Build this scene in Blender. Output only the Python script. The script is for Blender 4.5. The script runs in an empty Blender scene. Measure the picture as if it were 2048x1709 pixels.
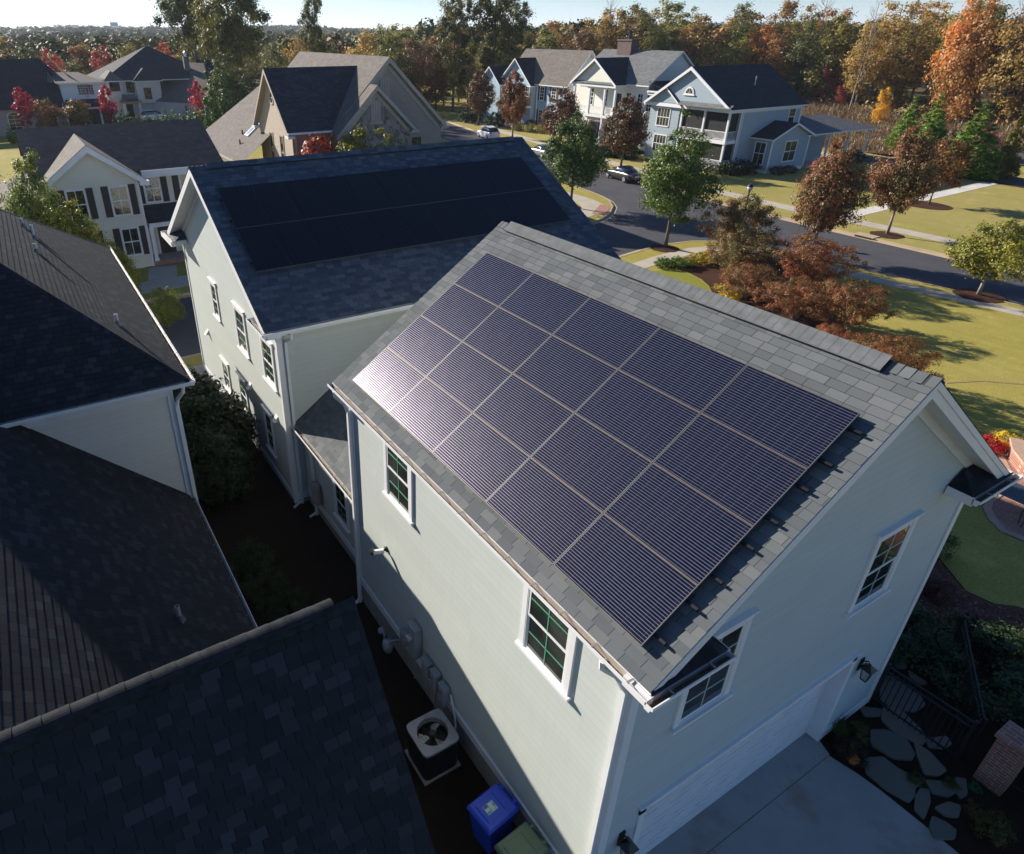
import bpy, math, random
import numpy as np
from math import sin, cos, tan, pi, radians, atan2, sqrt
from mathutils import Vector, Matrix
random.seed(7); RNG = np.random.default_rng(11)
scene = bpy.context.scene
col = scene.collection
V = Vector

# ------------------------------------------------------------------ camera
CAMLOC = V((3.625, -5.265, 13.41)); CAMROT = (1.0699, 0.001, 1.0416)
FPX, CX, CY = 1343.85, 844.77, 798.61            # solved from the photograph's straight lines
cam_d = bpy.data.cameras.new('camera'); cam = bpy.data.objects.new('camera', cam_d); col.objects.link(cam)
cam.location = CAMLOC; cam.rotation_euler = CAMROT
cam_d.sensor_width = 36; cam_d.lens = FPX / 2048 * 36
cam_d.shift_x = (1024 - CX) / 2048; cam_d.shift_y = (CY - 854.5) / 2048
cam_d.clip_start = .1; cam_d.clip_end = 12000
scene.camera = cam
from mathutils import Euler
CR = Euler(CAMROT, 'XYZ').to_matrix()
def _ray(u, v): return CR @ V(((u - CX) / FPX, -(v - CY) / FPX, -1))
def G(u, v, z=0.0):                                # ground point seen at a place of the photograph
    d = _ray(u, v); t = (z - CAMLOC.z) / d.z
    return CAMLOC + d * t
def PJ(p):
    q = CR.transposed() @ (V(p) - CAMLOC)
    return CX + FPX * q.x / -q.z, CY - FPX * q.y / -q.z
def HT(b, v):                                      # height above b whose top reaches row v
    lo, hi = 0., 80.
    for _ in range(50):
        m = (lo + hi) / 2
        if PJ((b[0], b[1], b[2] + m))[1] > v: lo = m
        else: hi = m
    return lo

# ------------------------------------------------------------------ object helpers
ORG = {}
def _n(o): return o.name
def thing(name, label, cat, loc=(0, 0, 0), group=None, rz=0):
    o = bpy.data.objects.new(name, None); col.objects.link(o)
    o.empty_display_size = .3
    o.location = loc; o.rotation_euler = (0, 0, rz)
    o['label'] = label; o['category'] = cat
    if group: o['group'] = group
    ORG[o.name] = V(loc)
    return o
def tag(o, label=None, cat=None, group=None, kind=None):
    if label: o['label'] = label
    if cat: o['category'] = cat
    if group: o['group'] = group
    if kind: o['kind'] = kind
    return o
def copy_tree(o, parent=None):
    c = o.copy(); col.objects.link(c)
    if parent: c.parent = parent
    for ch in o.children: copy_tree(ch, c)
    return c

class MB:
    """collects faces in world coordinates, builds one mesh"""
    def __init__(s): s.v = []; s.f = []; s.m = []; s.u = []
    def poly(s, pts, m=0, uv=None):
        i = len(s.v); s.v += [tuple(p) for p in pts]
        s.f.append(tuple(range(i, i + len(pts)))); s.m.append(m); s.u.append(uv)
    def box(s, x0, x1, y0, y1, z0, z1, m=0):
        if x0 > x1: x0, x1 = x1, x0
        if y0 > y1: y0, y1 = y1, y0
        if z0 > z1: z0, z1 = z1, z0
        i = len(s.v)
        s.v += [(x0,y0,z0),(x1,y0,z0),(x1,y1,z0),(x0,y1,z0),(x0,y0,z1),(x1,y0,z1),(x1,y1,z1),(x0,y1,z1)]
        for q in ((0,3,2,1),(4,5,6,7),(0,1,5,4),(1,2,6,5),(2,3,7,6),(3,0,4,7)):
            s.f.append(tuple(i + k for k in q)); s.m.append(m); s.u.append(None)
    def hexa(s, p, m=0):                           # 8 points, bottom 0-3 ccw from above, top 4-7
        i = len(s.v); s.v += [tuple(q) for q in p]
        for q in ((0,3,2,1),(4,5,6,7),(0,1,5,4),(1,2,6,5),(2,3,7,6),(3,0,4,7)):
            s.f.append(tuple(i + k for k in q)); s.m.append(m); s.u.append(None)
    def fbox(s, F, a0, a1, b0, b1, c0, c1, m=0):   # box in a wall frame: a along, b up, c outward
        P = F
        s.hexa([P(a0,b0,c1),P(a1,b0,c1),P(a1,b0,c0),P(a0,b0,c0),P(a0,b1,c1),P(a1,b1,c1),P(a1,b1,c0),P(a0,b1,c0)], m)
    def prism(s, pts, d, m=0):                     # polygon (3d, planar) swept by vector d
        d = V(d); a = [V(p) for p in pts]; n = (a[1]-a[0]).cross(a[2]-a[0])
        if n.dot(d) > 0: a = a[::-1]
        b = [p + d for p in a]; k = len(a)
        s.poly(a, m); s.poly(b[::-1], m)
        for i in range(k):
            j = (i + 1) % k
            s.poly([a[j], a[i], b[i], b[j]], m)
    def cyl(s, p0, p1, r0, r1=None, n=10, m=0, caps=True):
        p0 = V(p0); p1 = V(p1); r1 = r0 if r1 is None else r1
        d = (p1 - p0)
        if d.length < 1e-6: return
        d.normalize(); a = d.orthogonal().normalized(); b = d.cross(a)
        i = len(s.v)
        for p, r in ((p0, r0), (p1, r1)):
            for k in range(n):
                t = 2 * pi * k / n; s.v.append(tuple(p + a * (r * cos(t)) + b * (r * sin(t))))
        for k in range(n):
            j = (k + 1) % n
            s.f.append((i+k, i+j, i+n+j, i+n+k)); s.m.append(m); s.u.append(None)
        if caps:
            s.f.append(tuple(i + k for k in range(n))[::-1]); s.m.append(m); s.u.append(None)
            s.f.append(tuple(i + n + k for k in range(n))); s.m.append(m); s.u.append(None)
    def tube(s, pts, r, n=8, m=0):
        pts = [V(p) for p in pts]; rs = r if isinstance(r, (list, tuple)) else [r] * len(pts)
        i = len(s.v); a = None
        for q, p in enumerate(pts):
            d = (pts[min(q+1, len(pts)-1)] - pts[max(q-1, 0)]).normalized()
            if a is None: a = d.orthogonal().normalized()
            a = (a - d * a.dot(d)).normalized(); b = d.cross(a)
            for k in range(n):
                t = 2 * pi * k / n; s.v.append(tuple(p + a * (rs[q] * cos(t)) + b * (rs[q] * sin(t))))
        for q in range(len(pts) - 1):
            for k in range(n):
                j = (k + 1) % n; o = i + q * n
                s.f.append((o+k, o+j, o+n+j, o+n+k)); s.m.append(m); s.u.append(None)
        s.f.append(tuple(i + k for k in range(n))[::-1]); s.m.append(m); s.u.append(None)
        e = i + (len(pts) - 1) * n
        s.f.append(tuple(e + k for k in range(n))); s.m.append(m); s.u.append(None)
    def lathe(s, c, prof, n=16, m=0, sx=1, sy=1):  # prof: (r,z) from bottom to top
        i = len(s.v)
        for r, z in prof:
            for k in range(n):
                t = 2 * pi * k / n; s.v.append((c[0] + sx*r*cos(t), c[1] + sy*r*sin(t), c[2] + z))
        for q in range(len(prof) - 1):
            for k in range(n):
                j = (k + 1) % n; o = i + q * n
                s.f.append((o+k, o+j, o+n+j, o+n+k)); s.m.append(m); s.u.append(None)
        s.f.append(tuple(i + k for k in range(n))[::-1]); s.m.append(m); s.u.append(None)
        e = i + (len(prof) - 1) * n
        s.f.append(tuple(e + k for k in range(n))); s.m.append(m); s.u.append(None)
    def build(s, name, mats, parent=None, smooth=False, loc=None, bevel=0):
        if not isinstance(mats, (list, tuple)): mats = [mats]
        o0 = V((0, 0, 0))
        r = parent
        while r is not None and r.parent is not None: r = r.parent
        if r is not None: o0 = ORG.get(r.name, V((0, 0, 0)))
        elif loc is not None: o0 = V(loc)
        me = bpy.data.meshes.new(name)
        me.from_pydata([(x - o0.x, y - o0.y, z - o0.z) for x, y, z in s.v], [], s.f)
        for mt in mats: me.materials.append(mt)
        me.polygons.foreach_set('material_index', s.m)
        if any(u is not None for u in s.u):
            l = me.uv_layers.new(name='UVMap'); k = 0; data = []
            for f, u in zip(s.f, s.u):
                if u is None: data += [0.0, 0.0] * len(f)
                else:
                    for a in u: data += [float(a[0]), float(a[1])]
            l.data.foreach_set('uv', data)
        if smooth: me.polygons.foreach_set('use_smooth', [True] * len(s.f))
        me.update()
        ob = bpy.data.objects.new(name, me); col.objects.link(ob)
        if parent is not None: ob.parent = parent
        elif loc is not None: ob.location = loc
        if bevel:
            b = ob.modifiers.new('bevel', 'BEVEL'); b.width = bevel; b.segments = 2; b.limit_method = 'ANGLE'
        return ob

def frame(P, face):
    """wall frame: a to the right seen from outside, b up, c outward"""
    P = V(P)
    r, n = {'-y': ((1,0,0),(0,-1,0)), '+x': ((0,1,0),(1,0,0)), '-x': ((0,-1,0),(-1,0,0)), '+y': ((-1,0,0),(0,1,0))}[face]
    r = V(r); n = V(n)
    return lambda a, b, c: tuple(P + r * a + V((0, 0, b)) + n * c)

# ------------------------------------------------------------------ materials
def newmat(name):
    m = bpy.data.materials.new(name); m.use_nodes = True
    nt = m.node_tree; nt.nodes.clear()
    out = nt.nodes.new('ShaderNodeOutputMaterial'); b = nt.nodes.new('ShaderNodeBsdfPrincipled')
    nt.links.new(b.outputs[0], out.inputs[0])
    return m, nt, b, out
class N:
    """small node-building helper"""
    def __init__(s, nt): s.nt = nt
    def new(s, t, **k):
        n = s.nt.nodes.new(t)
        for a, b in k.items(): setattr(n, a, b)
        return n
    def put(s, sock, val):
        if hasattr(val, 'is_output'): s.nt.links.new(val, sock)
        else: sock.default_value = val
    def math(s, op, a, b=0.0, c=None):
        n = s.new('ShaderNodeMath', operation=op); s.put(n.inputs[0], a); s.put(n.inputs[1], b)
        if c is not None: s.put(n.inputs[2], c)
        return n.outputs[0]
    def mix(s, f, a, b, bt='MIX'):
        n = s.new('ShaderNodeMix', data_type='RGBA', blend_type=bt); s.put(n.inputs[0], f)
        for i, x in ((6, a), (7, b)):
            s.put(n.inputs[i], x if hasattr(x, 'is_output') else (x[0], x[1], x[2], 1))
        return n.outputs[2]
    def noise(s, vec, scale, detail=3, rough=.55, dim='3D'):
        n = s.new('ShaderNodeTexNoise', noise_dimensions=dim)
        if vec is not None: s.nt.links.new(vec, n.inputs['Vector'])
        n.inputs['Scale'].default_value = scale; n.inputs['Detail'].default_value = detail; n.inputs['Roughness'].default_value = rough
        return n.outputs['Fac']
    def ramp(s, f, stops):
        n = s.new('ShaderNodeValToRGB'); s.put(n.inputs[0], f); r = n.color_ramp
        while len(r.elements) < len(stops): r.elements.new(.5)
        for e, (p, c) in zip(r.elements, stops):
            e.position = p; e.color = (c[0], c[1], c[2], 1) if not isinstance(c, (int, float)) else (c, c, c, 1)
        return n.outputs[0]
    def obj(s): return s.new('ShaderNodeTexCoord').outputs['Object']
    def geo(s): return s.new('ShaderNodeNewGeometry').outputs['Position']
    def uv(s): return s.new('ShaderNodeTexCoord').outputs['UV']
    def sep(s, v):
        n = s.new('ShaderNodeSeparateXYZ'); s.put(n.inputs[0], v); return n.outputs
    def comb(s, x, y, z=0.0):
        n = s.new('ShaderNodeCombineXYZ'); s.put(n.inputs[0], x); s.put(n.inputs[1], y); s.put(n.inputs[2], z); return n.outputs[0]
    def wn(s, v):
        n = s.new('ShaderNodeTexWhiteNoise', noise_dimensions='3D'); s.put(n.inputs['Vector'], v); return n.outputs['Value']
    def bump(s, b, h, strength=.3, dist=.02):
        n = s.new('ShaderNodeBump'); s.put(n.inputs['Height'], h); n.inputs['Strength'].default_value = strength; n.inputs['Distance'].default_value = dist
        s.nt.links.new(n.outputs[0], b.inputs['Normal'])
def setb(b, rough=None, spec=None, metal=None, coat=None, coatr=None):
    if rough is not None: b.inputs['Roughness'].default_value = rough
    if spec is not None: b.inputs['Specular IOR Level'].default_value = spec
    if metal is not None: b.inputs['Metallic'].default_value = metal
    if coat is not None: b.inputs['Coat Weight'].default_value = coat
    if coatr is not None: b.inputs['Coat Roughness'].default_value = coatr
def pm(name, c, rough=.6, var=.12, vs=3.0, bump=0., bs=60., spec=.35, metal=0., coat=0., c2=None, dirt=0.):
    """plain surface with a little colour variation and grain"""
    m, nt, b, _ = newmat(name); n = N(nt); o = n.obj()
    f = n.noise(o, vs, 4, .6)
    c2 = c2 or tuple(max(0, x * (1 - var * 2)) for x in c); c1 = tuple(min(1, x * (1 + var)) for x in c)
    x = n.mix(n.ramp(f, [(.3, 0), (.7, 1)]), c2, c1)
    if dirt:
        g = n.noise(o, vs * .35, 5, .7)
        x = n.mix(n.math('MULTIPLY', n.ramp(g, [(.5, 0), (.75, 1)]), dirt), x, (c[0]*.55, c[1]*.5, c[2]*.45))
    n.put(b.inputs['Base Color'], x)
    r = n.noise(o, vs * 2.3, 3)
    n.put(b.inputs['Roughness'], n.math('ADD', n.math('MULTIPLY', r, .18), rough - .09))
    setb(b, None, spec, metal, coat)
    if bump: n.bump(b, n.noise(o, bs, 4, .65), bump, .01)
    return m
def shingle(name, tones, tab=.32, ex=.143, spec=.2, gap=.035, var=.75, pos=(.1,.5,.85)):
    """architectural shingles: tabs of uneven width and tone in the UV plane (metres)"""
    m, nt, b, _ = newmat(name); n = N(nt); x, y, _z = n.sep(n.uv())
    row = n.math('FLOOR', n.math('ADD', n.math('DIVIDE', y, ex), .001))
    rr = n.wn(n.comb(row, 3.7, 1.1))
    wob = n.noise(n.comb(n.math('MULTIPLY', x, 1.0), n.math('MULTIPLY', row, 5.3)), 2.1, 1)
    u = n.math('ADD', n.math('ADD', n.math('DIVIDE', x, tab), n.math('MULTIPLY', rr, 9.0)), n.math('MULTIPLY', wob, .9))
    cell = n.math('FLOOR', u); fr = n.math('FRACT', u)
    r1 = n.wn(n.comb(cell, row, .5)); r2 = n.wn(n.comb(cell, row, 7.5))
    big = n.noise(n.uv(), .55, 3)
    t = n.math('ADD', n.math('MULTIPLY', r1, var), n.math('MULTIPLY', big, 1 - var))
    base = n.ramp(t, [(pos[0], tones[0]), (pos[1], tones[1]), (pos[2], tones[2])])
    gran = n.noise(n.uv(), 160, 2, .8)
    base = n.mix(n.math('MULTIPLY', n.math('SUBTRACT', gran, .5), .9), base, (1, 1, 1), 'OVERLAY')
    slot = n.math('LESS_THAN', fr, gap)
    base = n.mix(n.math('MULTIPLY', slot, .75), base, tuple(c * .25 for c in tones[0]))
    n.put(b.inputs['Base Color'], base); setb(b, .92, spec)
    h = n.math('ADD', n.math('MULTIPLY', n.math('GREATER_THAN', r2, .5), n.math('SUBTRACT', 1.0, slot)), n.math('MULTIPLY', gran, .6))
    n.bump(b, h, .55, .008)
    return m
def siding(name, c, ex=.16, rough=.55, var=.05, line=.45):
    m, nt, b, _ = newmat(name); n = N(nt); o = n.obj(); x, y, z = n.sep(o)
    k = n.math('DIVIDE', z, ex); fr = n.math('FRACT', k); row = n.math('FLOOR', k)
    r = n.wn(n.comb(row, 1.3, n.math('FLOOR', n.math('DIVIDE', n.math('ADD', x, y), 3.6))))
    f = n.noise(o, 1.2, 4, .6)
    x1 = n.mix(n.math('ADD', n.math('MULTIPLY', f, .6), n.math('MULTIPLY', r, .4)), tuple(q * (1 - var) for q in c), tuple(q * (1 + var) for q in c))
    g = n.noise(n.comb(n.math('MULTIPLY', n.math('ADD', x, y), 3), n.math('MULTIPLY', z, .25)), 2.0, 5, .7)
    x1 = n.mix(n.math('MULTIPLY', n.ramp(g, [(.5, 0), (.8, 1)]), .16), x1, tuple(q * .7 for q in c))
    if line: x1 = n.mix(n.math('MULTIPLY', n.math('GREATER_THAN', fr, .955), line), x1, tuple(q * .45 for q in c))
    n.put(b.inputs['Base Color'], x1); setb(b, rough, .3)
    n.bump(b, n.math('SUBTRACT', 1.0, fr), .5, .02)
    return m
def brickmat(name, cs, mortar, sc=1., horiz=False):
    m, nt, b, _ = newmat(name); n = N(nt); x, y, z = n.sep(n.obj())
    vec = n.comb(x, y) if horiz else n.comb(n.math('ADD', x, y), z)
    t = n.new('ShaderNodeTexBrick'); nt.links.new(vec, t.inputs['Vector'])
    t.inputs['Color1'].default_value = (*cs[0], 1); t.inputs['Color2'].default_value = (*cs[1], 1); t.inputs['Mortar'].default_value = (*mortar, 1)
    t.inputs['Scale'].default_value = 1; t.inputs['Mortar Size'].default_value = .008 * sc; t.inputs['Brick Width'].default_value = .21 * sc; t.inputs['Row Height'].default_value = .075 * sc
    f = n.noise(n.obj(), 2.0, 4)
    cc = n.mix(n.math('MULTIPLY', f, .55), t.outputs['Color'], cs[2])
    n.put(b.inputs['Base Color'], cc); setb(b, .85, .25)
    n.bump(b, n.math('ADD', n.math('MULTIPLY', t.outputs['Fac'], -1.0), n.math('MULTIPLY', n.noise(n.obj(), 90, 3), .4)), .5, .01)
    return m
def leafmat(name, stops, trans=.28, hs=.35, spread=.9, gloss=.35):
    """leaves: colour differs from leaf to leaf and from bough to bough; stops run over the tree's own palette"""
    m, nt, b, out = newmat(name); n = N(nt); o = n.obj()
    g = n.new('ShaderNodeNewGeometry'); ri = g.outputs['Random Per Island']
    oi = n.new('ShaderNodeObjectInfo')
    cl = n.noise(o, hs, 3, .6)
    t = n.math('ADD', n.math('MULTIPLY', ri, .45 * spread), n.math('MULTIPLY', n.ramp(cl, [(.3, 0), (.7, 1)]), .55 * spread))
    t = n.math('ADD', t, n.math('MULTIPLY', n.math('SUBTRACT', oi.outputs['Random'], .5), .2))
    c = n.ramp(t, stops)
    c = n.mix(1.0, c, oi.outputs['Color'], 'MULTIPLY')
    n.put(b.inputs['Base Color'], c); setb(b, .5, gloss)
    tr = n.new('ShaderNodeBsdfTranslucent'); n.put(tr.inputs[0], n.mix(.25, c, (.9, .8, .2), 'MULTIPLY'))
    mx = n.new('ShaderNodeMixShader'); mx.inputs[0].default_value = trans
    nt.links.new(b.outputs[0], mx.inputs[1]); nt.links.new(tr.outputs[0], mx.inputs[2]); nt.links.new(mx.outputs[0], out.inputs[0])
    return m

M = {}
# roofs
M['sh_gar'] = shingle('shingle_grey', [(.088,.098,.103),(.110,.121,.126),(.138,.146,.146)], .29, var=.75)
M['cap_grey'] = pm('ridge_cap_granules', (.135,.142,.145), .9, .12, 5, .4, 150, spec=.2)
M['sh_house'] = shingle('shingle_slate', [(.05,.064,.084),(.072,.09,.112),(.105,.125,.148)], .29, var=.75)
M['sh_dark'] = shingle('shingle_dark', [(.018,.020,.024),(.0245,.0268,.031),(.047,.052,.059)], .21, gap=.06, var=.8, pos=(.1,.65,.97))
M['sh_far_dark'] = shingle('shingle_far_dark', [(.03,.032,.038),(.045,.047,.054),(.065,.066,.072)], .4, .2, var=.5)
M['sh_far_black'] = shingle('shingle_far_black', [(.022,.025,.032),(.032,.036,.044),(.045,.05,.058)], .4, .2, var=.5)
M['sh_far_brown'] = shingle('shingle_far_brown', [(.11,.095,.085),(.14,.125,.11),(.175,.155,.14)], .4, .2, var=.5)
M['sh_far_grey'] = shingle('shingle_far_grey', [(.10,.105,.108),(.13,.135,.138),(.17,.175,.175)], .4, .2, var=.5)
# walls
M['sage'] = siding('sage_lap_siding', (.50,.54,.51), .18, line=.24)
M['cap_dark'] = pm('dark_ridge_granules', (.026,.029,.034), .92, .25, 7, .4, 120, spec=.15)
M['sage_front_shade'] = siding('sage_lap_siding_front_shaded', (.47,.53,.53), .18, line=.36)  # same sage paint, bluer and darker: the front gable's shade put into the colour
M['cream_sid'] = siding('cream_lap_siding', (.66,.645,.56), .15, line=.35)
M['cream_wall'] = siding('pale_cream_siding', (.70,.68,.60), .15, line=.35)
M['blue_sid'] = siding('pale_blue_siding', (.31,.45,.57), .17, line=.4)
M['green_sid'] = siding('pale_green_blue_siding', (.42,.50,.49), .17, line=.4)
M['greyblue_sid'] = siding('grey_blue_siding', (.30,.37,.42), .17, line=.4)
M['white_sid'] = siding('white_siding', (.72,.73,.72), .17, line=.3)
M['offwhite_brick'] = brickmat('painted_pale_brick', [(.66,.61,.57),(.72,.67,.62),(.6,.56,.52)], (.5,.46,.42))
M['tan_brick'] = brickmat('tan_brick', [(.44,.36,.28),(.54,.45,.36),(.37,.30,.24)], (.42,.38,.33))
M['taupe_brick'] = brickmat('taupe_brick', [(.30,.25,.22),(.36,.31,.27),(.27,.23,.2)], (.33,.3,.27))
M['red_brick'] = brickmat('red_brick', [(.26,.10,.07),(.36,.16,.11),(.19,.09,.07)], (.42,.38,.34))
M['red_brick_flat'] = brickmat('red_brick_paving', [(.30,.13,.09),(.40,.20,.14),(.24,.11,.09)], (.40,.34,.29), 1.5, True)
M['pink_brick'] = brickmat('pink_brick', [(.40,.29,.26),(.5,.38,.34),(.36,.27,.25)], (.5,.46,.43))
M['dark_brick'] = brickmat('dark_brick', [(.12,.07,.065),(.17,.10,.09),(.10,.06,.06)], (.2,.17,.16))
M['trim'] = pm('white_trim_paint', (.74,.745,.74), .45, .03, 2, .06, 80, dirt=.12)
M['trim_far'] = pm('white_trim_far', (.72,.73,.74), .5, .03)
M['taupe_trim'] = pm('taupe_trim', (.34,.29,.25), .6, .05)
M['tan_trim'] = pm('tan_trim', (.42,.36,.30), .6, .05)
M['gutter_in'] = pm('gutter_inside', (.44,.38,.33), .6, .12, 6, .1, 40, dirt=.35)
M['gutter_dirt'] = pm('gutter_debris', (.16,.12,.07), .9, .4, 30, .6, 60)
M['soffit'] = pm('soffit_paint', (.68,.69,.68), .55, .04)
M['found'] = pm('foundation_grey', (.30,.29,.27), .8, .12, 4, .3, 50)
M['pane'], _nt, _b, _o = newmat('window_glass'); _n2 = N(_nt)
_n2.put(_b.inputs['Base Color'], _n2.mix(_n2.ramp(_n2.noise(_n2.obj(), 1.3, 3), [(.4, 0), (.65, 1)]), (.008,.012,.012), (.045,.05,.042))); setb(_b, .04, .9); _n2.bump(_b, _n2.noise(_n2.obj(), 1.7, 2), .12, .05)
M['pane_pale'] = pm('pale_curtained_glass', (.42,.44,.42), .12, .1, 2, spec=.8, c2=(.2,.22,.22))
M['green_sash'] = pm('green_sash_paint', (.09,.30,.19), .4, .06)
M['pale_sash'] = pm('pale_sash_paint', (.42,.5,.46), .4, .06)
M['shutter'] = pm('dark_brown_shutter', (.045,.03,.032), .6, .1)
M['shutter_blue'] = pm('dark_blue_shutter', (.05,.06,.09), .6, .1)
M['door_dark'] = pm('dark_door', (.028,.02,.018), .5, .15)
M['screen'] = pm('dark_porch_inside', (.03,.03,.033), .6, .3)
M['black_iron'] = pm('black_iron', (.012,.012,.013), .45, .2, 10, .1, 60, spec=.5)
M['black_metal'] = pm('black_metal', (.02,.02,.022), .4, .2, 10, spec=.5)
M['pipe'] = pm('pale_vent_pipe', (.5,.5,.5), .45, .1)
M['lead'] = pm('grey_flashing', (.16,.16,.165), .5, .2, 8)
M['alu'] = pm('aluminium', (.62,.63,.65), .32, .06, 20, metal=1)
M['alu_brown'] = pm('dull_anodised_frame', (.12,.102,.092), .5, .08, 20, metal=.3)
M['alu_dark'] = pm('black_anodised_frame', (.03,.03,.033), .42, .1, 20, metal=.3)
M['rail'] = pm('black_rail', (.02,.02,.022), .4, .1, 20, metal=.4)
M['grey_box'] = pm('grey_meter_enclosure', (.26,.29,.31), .5, .08, 5, .05, 50, dirt=.2)
M['taupe_plastic'] = pm('taupe_plastic', (.30,.27,.25), .55, .1)
M['white_plastic'] = pm('white_plastic', (.75,.75,.73), .4, .04)
M['door_white'] = pm('garage_door_white', (.70,.70,.70), .5, .03, 1.5, .05, 60)
# ground
def groundmat(name, a, b2, c3, s1=.12, s2=1.6, bump=.5, fine=22, stripe=0.):
    m, nt, b, _ = newmat(name); n = N(nt); o = n.geo()
    f1 = n.ramp(n.noise(o, s1, 4, .6), [(.32, 0), (.68, 1)]); f2 = n.ramp(n.noise(o, s2, 5, .7), [(.3, 0), (.7, 1)]); f3 = n.noise(o, fine, 3, .75)
    x = n.mix(f1, a, b2); x = n.mix(n.math('MULTIPLY', f2, .55), x, c3)
    if stripe:
        st = n.noise(n.comb(n.math('MULTIPLY', n.sep(o)[0], .16), n.math('MULTIPLY', n.sep(o)[1], 1.5)), 1.2, 4, .7)
        x = n.mix(n.math('MULTIPLY', n.ramp(st, [(.35, 0), (.7, 1)]), stripe), x, tuple(q * .72 for q in a))
    x = n.mix(1.0, x, n.ramp(f3, [(.28, .62), (.5, 1.0), (.74, 1.32)]), 'MULTIPLY')
    if stripe: x = n.mix(n.math('MULTIPLY', n.ramp(n.noise(o, .42, 6, .72), [(.56, 0), (.74, 1)]), .55), x, tuple(min(1, q * 1.45) for q in b2))
    n.put(b.inputs['Base Color'], x); setb(b, .95, .1)
    n.bump(b, n.math('ADD', f3, n.math('MULTIPLY', f2, .4)), bump*.45, .03)
    return m
M['lawn'] = groundmat('lawn_grass', (.315,.27,.06), (.41,.325,.10), (.225,.22,.045), .09, 1.4, .9, 14, .35)
M['lawn_tan'] = groundmat('dormant_lawn_grass', (.305,.268,.078), (.40,.315,.12), (.225,.218,.052), .1, 1.3, .9, 14, .35)
M['lawn_green'] = groundmat('green_lawn_grass', (.22,.225,.035), (.27,.25,.05), (.15,.175,.028), .12, 1.5, .9, 16, .2)
M['ground'] = groundmat('rough_ground', (.12,.10,.04), (.17,.12,.06), (.07,.07,.025), .05, .5, .8, 6)
M['mulch'] = groundmat('bark_mulch', (.06,.028,.018), (.085,.04,.026), (.03,.015,.011), .5, 6, 1., 30)
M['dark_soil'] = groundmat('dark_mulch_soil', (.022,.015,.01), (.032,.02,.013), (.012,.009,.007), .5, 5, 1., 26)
M['pine_straw'] = groundmat('leaf_strewn_bed', (.13,.06,.045), (.19,.09,.06), (.07,.03,.025), .6, 5, 1., 24)
M['meadow_soil'] = groundmat('dry_meadow_soil', (.19,.12,.06), (.25,.17,.07), (.12,.075,.04), .15, 1.2, 1., 8)
def asphalt():
    m, nt, b, _ = newmat('asphalt'); n = N(nt); o = n.geo()
    x = n.mix(n.ramp(n.noise(o, .35, 5, .65), [(.3, 0), (.7, 1)]), (.052,.052,.06), (.075,.074,.082))
    x = n.mix(n.math('MULTIPLY', n.math('SUBTRACT', n.noise(o, 38, 2, .8), .5), 1.3), x, (1, 1, 1), 'OVERLAY')
    ck = n.new('ShaderNodeTexVoronoi', feature='DISTANCE_TO_EDGE'); nt.links.new(n.geo(), ck.inputs['Vector']); ck.inputs['Scale'].default_value = .22
    x = n.mix(n.math('MULTIPLY', n.math('LESS_THAN', ck.outputs['Distance'], .004), .45), x, (.02,.02,.022))
    n.put(b.inputs['Base Color'], x); setb(b, .85, .25); n.bump(b, n.noise(o, 60, 3, .8), .5, .01); return m
M['asphalt'] = asphalt()
def concrete(name, c, stain=(.2,.12,.08), amt=.25):
    m, nt, b, _ = newmat(name); n = N(nt); o = n.geo()
    x = n.mix(n.ramp(n.noise(o, .6, 5, .65), [(.3, 0), (.7, 1)]), tuple(q * .85 for q in c), tuple(q * 1.08 for q in c))
    x = n.mix(n.math('MULTIPLY', n.ramp(n.noise(o, .55, 5, .62), [(.5, 0), (.68, 1)]), amt), x, stain)
    x = n.mix(n.math('MULTIPLY', n.math('SUBTRACT', n.noise(o, 45, 3, .8), .5), .6), x, (1, 1, 1), 'OVERLAY')
    n.put(b.inputs['Base Color'], x); setb(b, .85, .25); n.bump(b, n.noise(o, 70, 3, .7), .25, .006); return m
M['walk'] = concrete('sidewalk_concrete', (.44,.39,.32), (.3,.24,.18), .25)
M['walk_new'] = concrete('pale_new_concrete', (.60,.57,.51), (.45,.42,.36), .15)
M['kerb'] = concrete('kerb_concrete', (.42,.33,.22), (.28,.2,.12), .4)
M['drive'] = concrete('driveway_concrete', (.33,.33,.31), (.26,.13,.085), .75)
M['bark'] = pm('tree_bark', (.16,.125,.10), .9, .3, 6, .8, 18)
M['bark_pale'] = pm('pale_tree_bark', (.30,.26,.22), .9, .25, 5, .8, 14)
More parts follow.
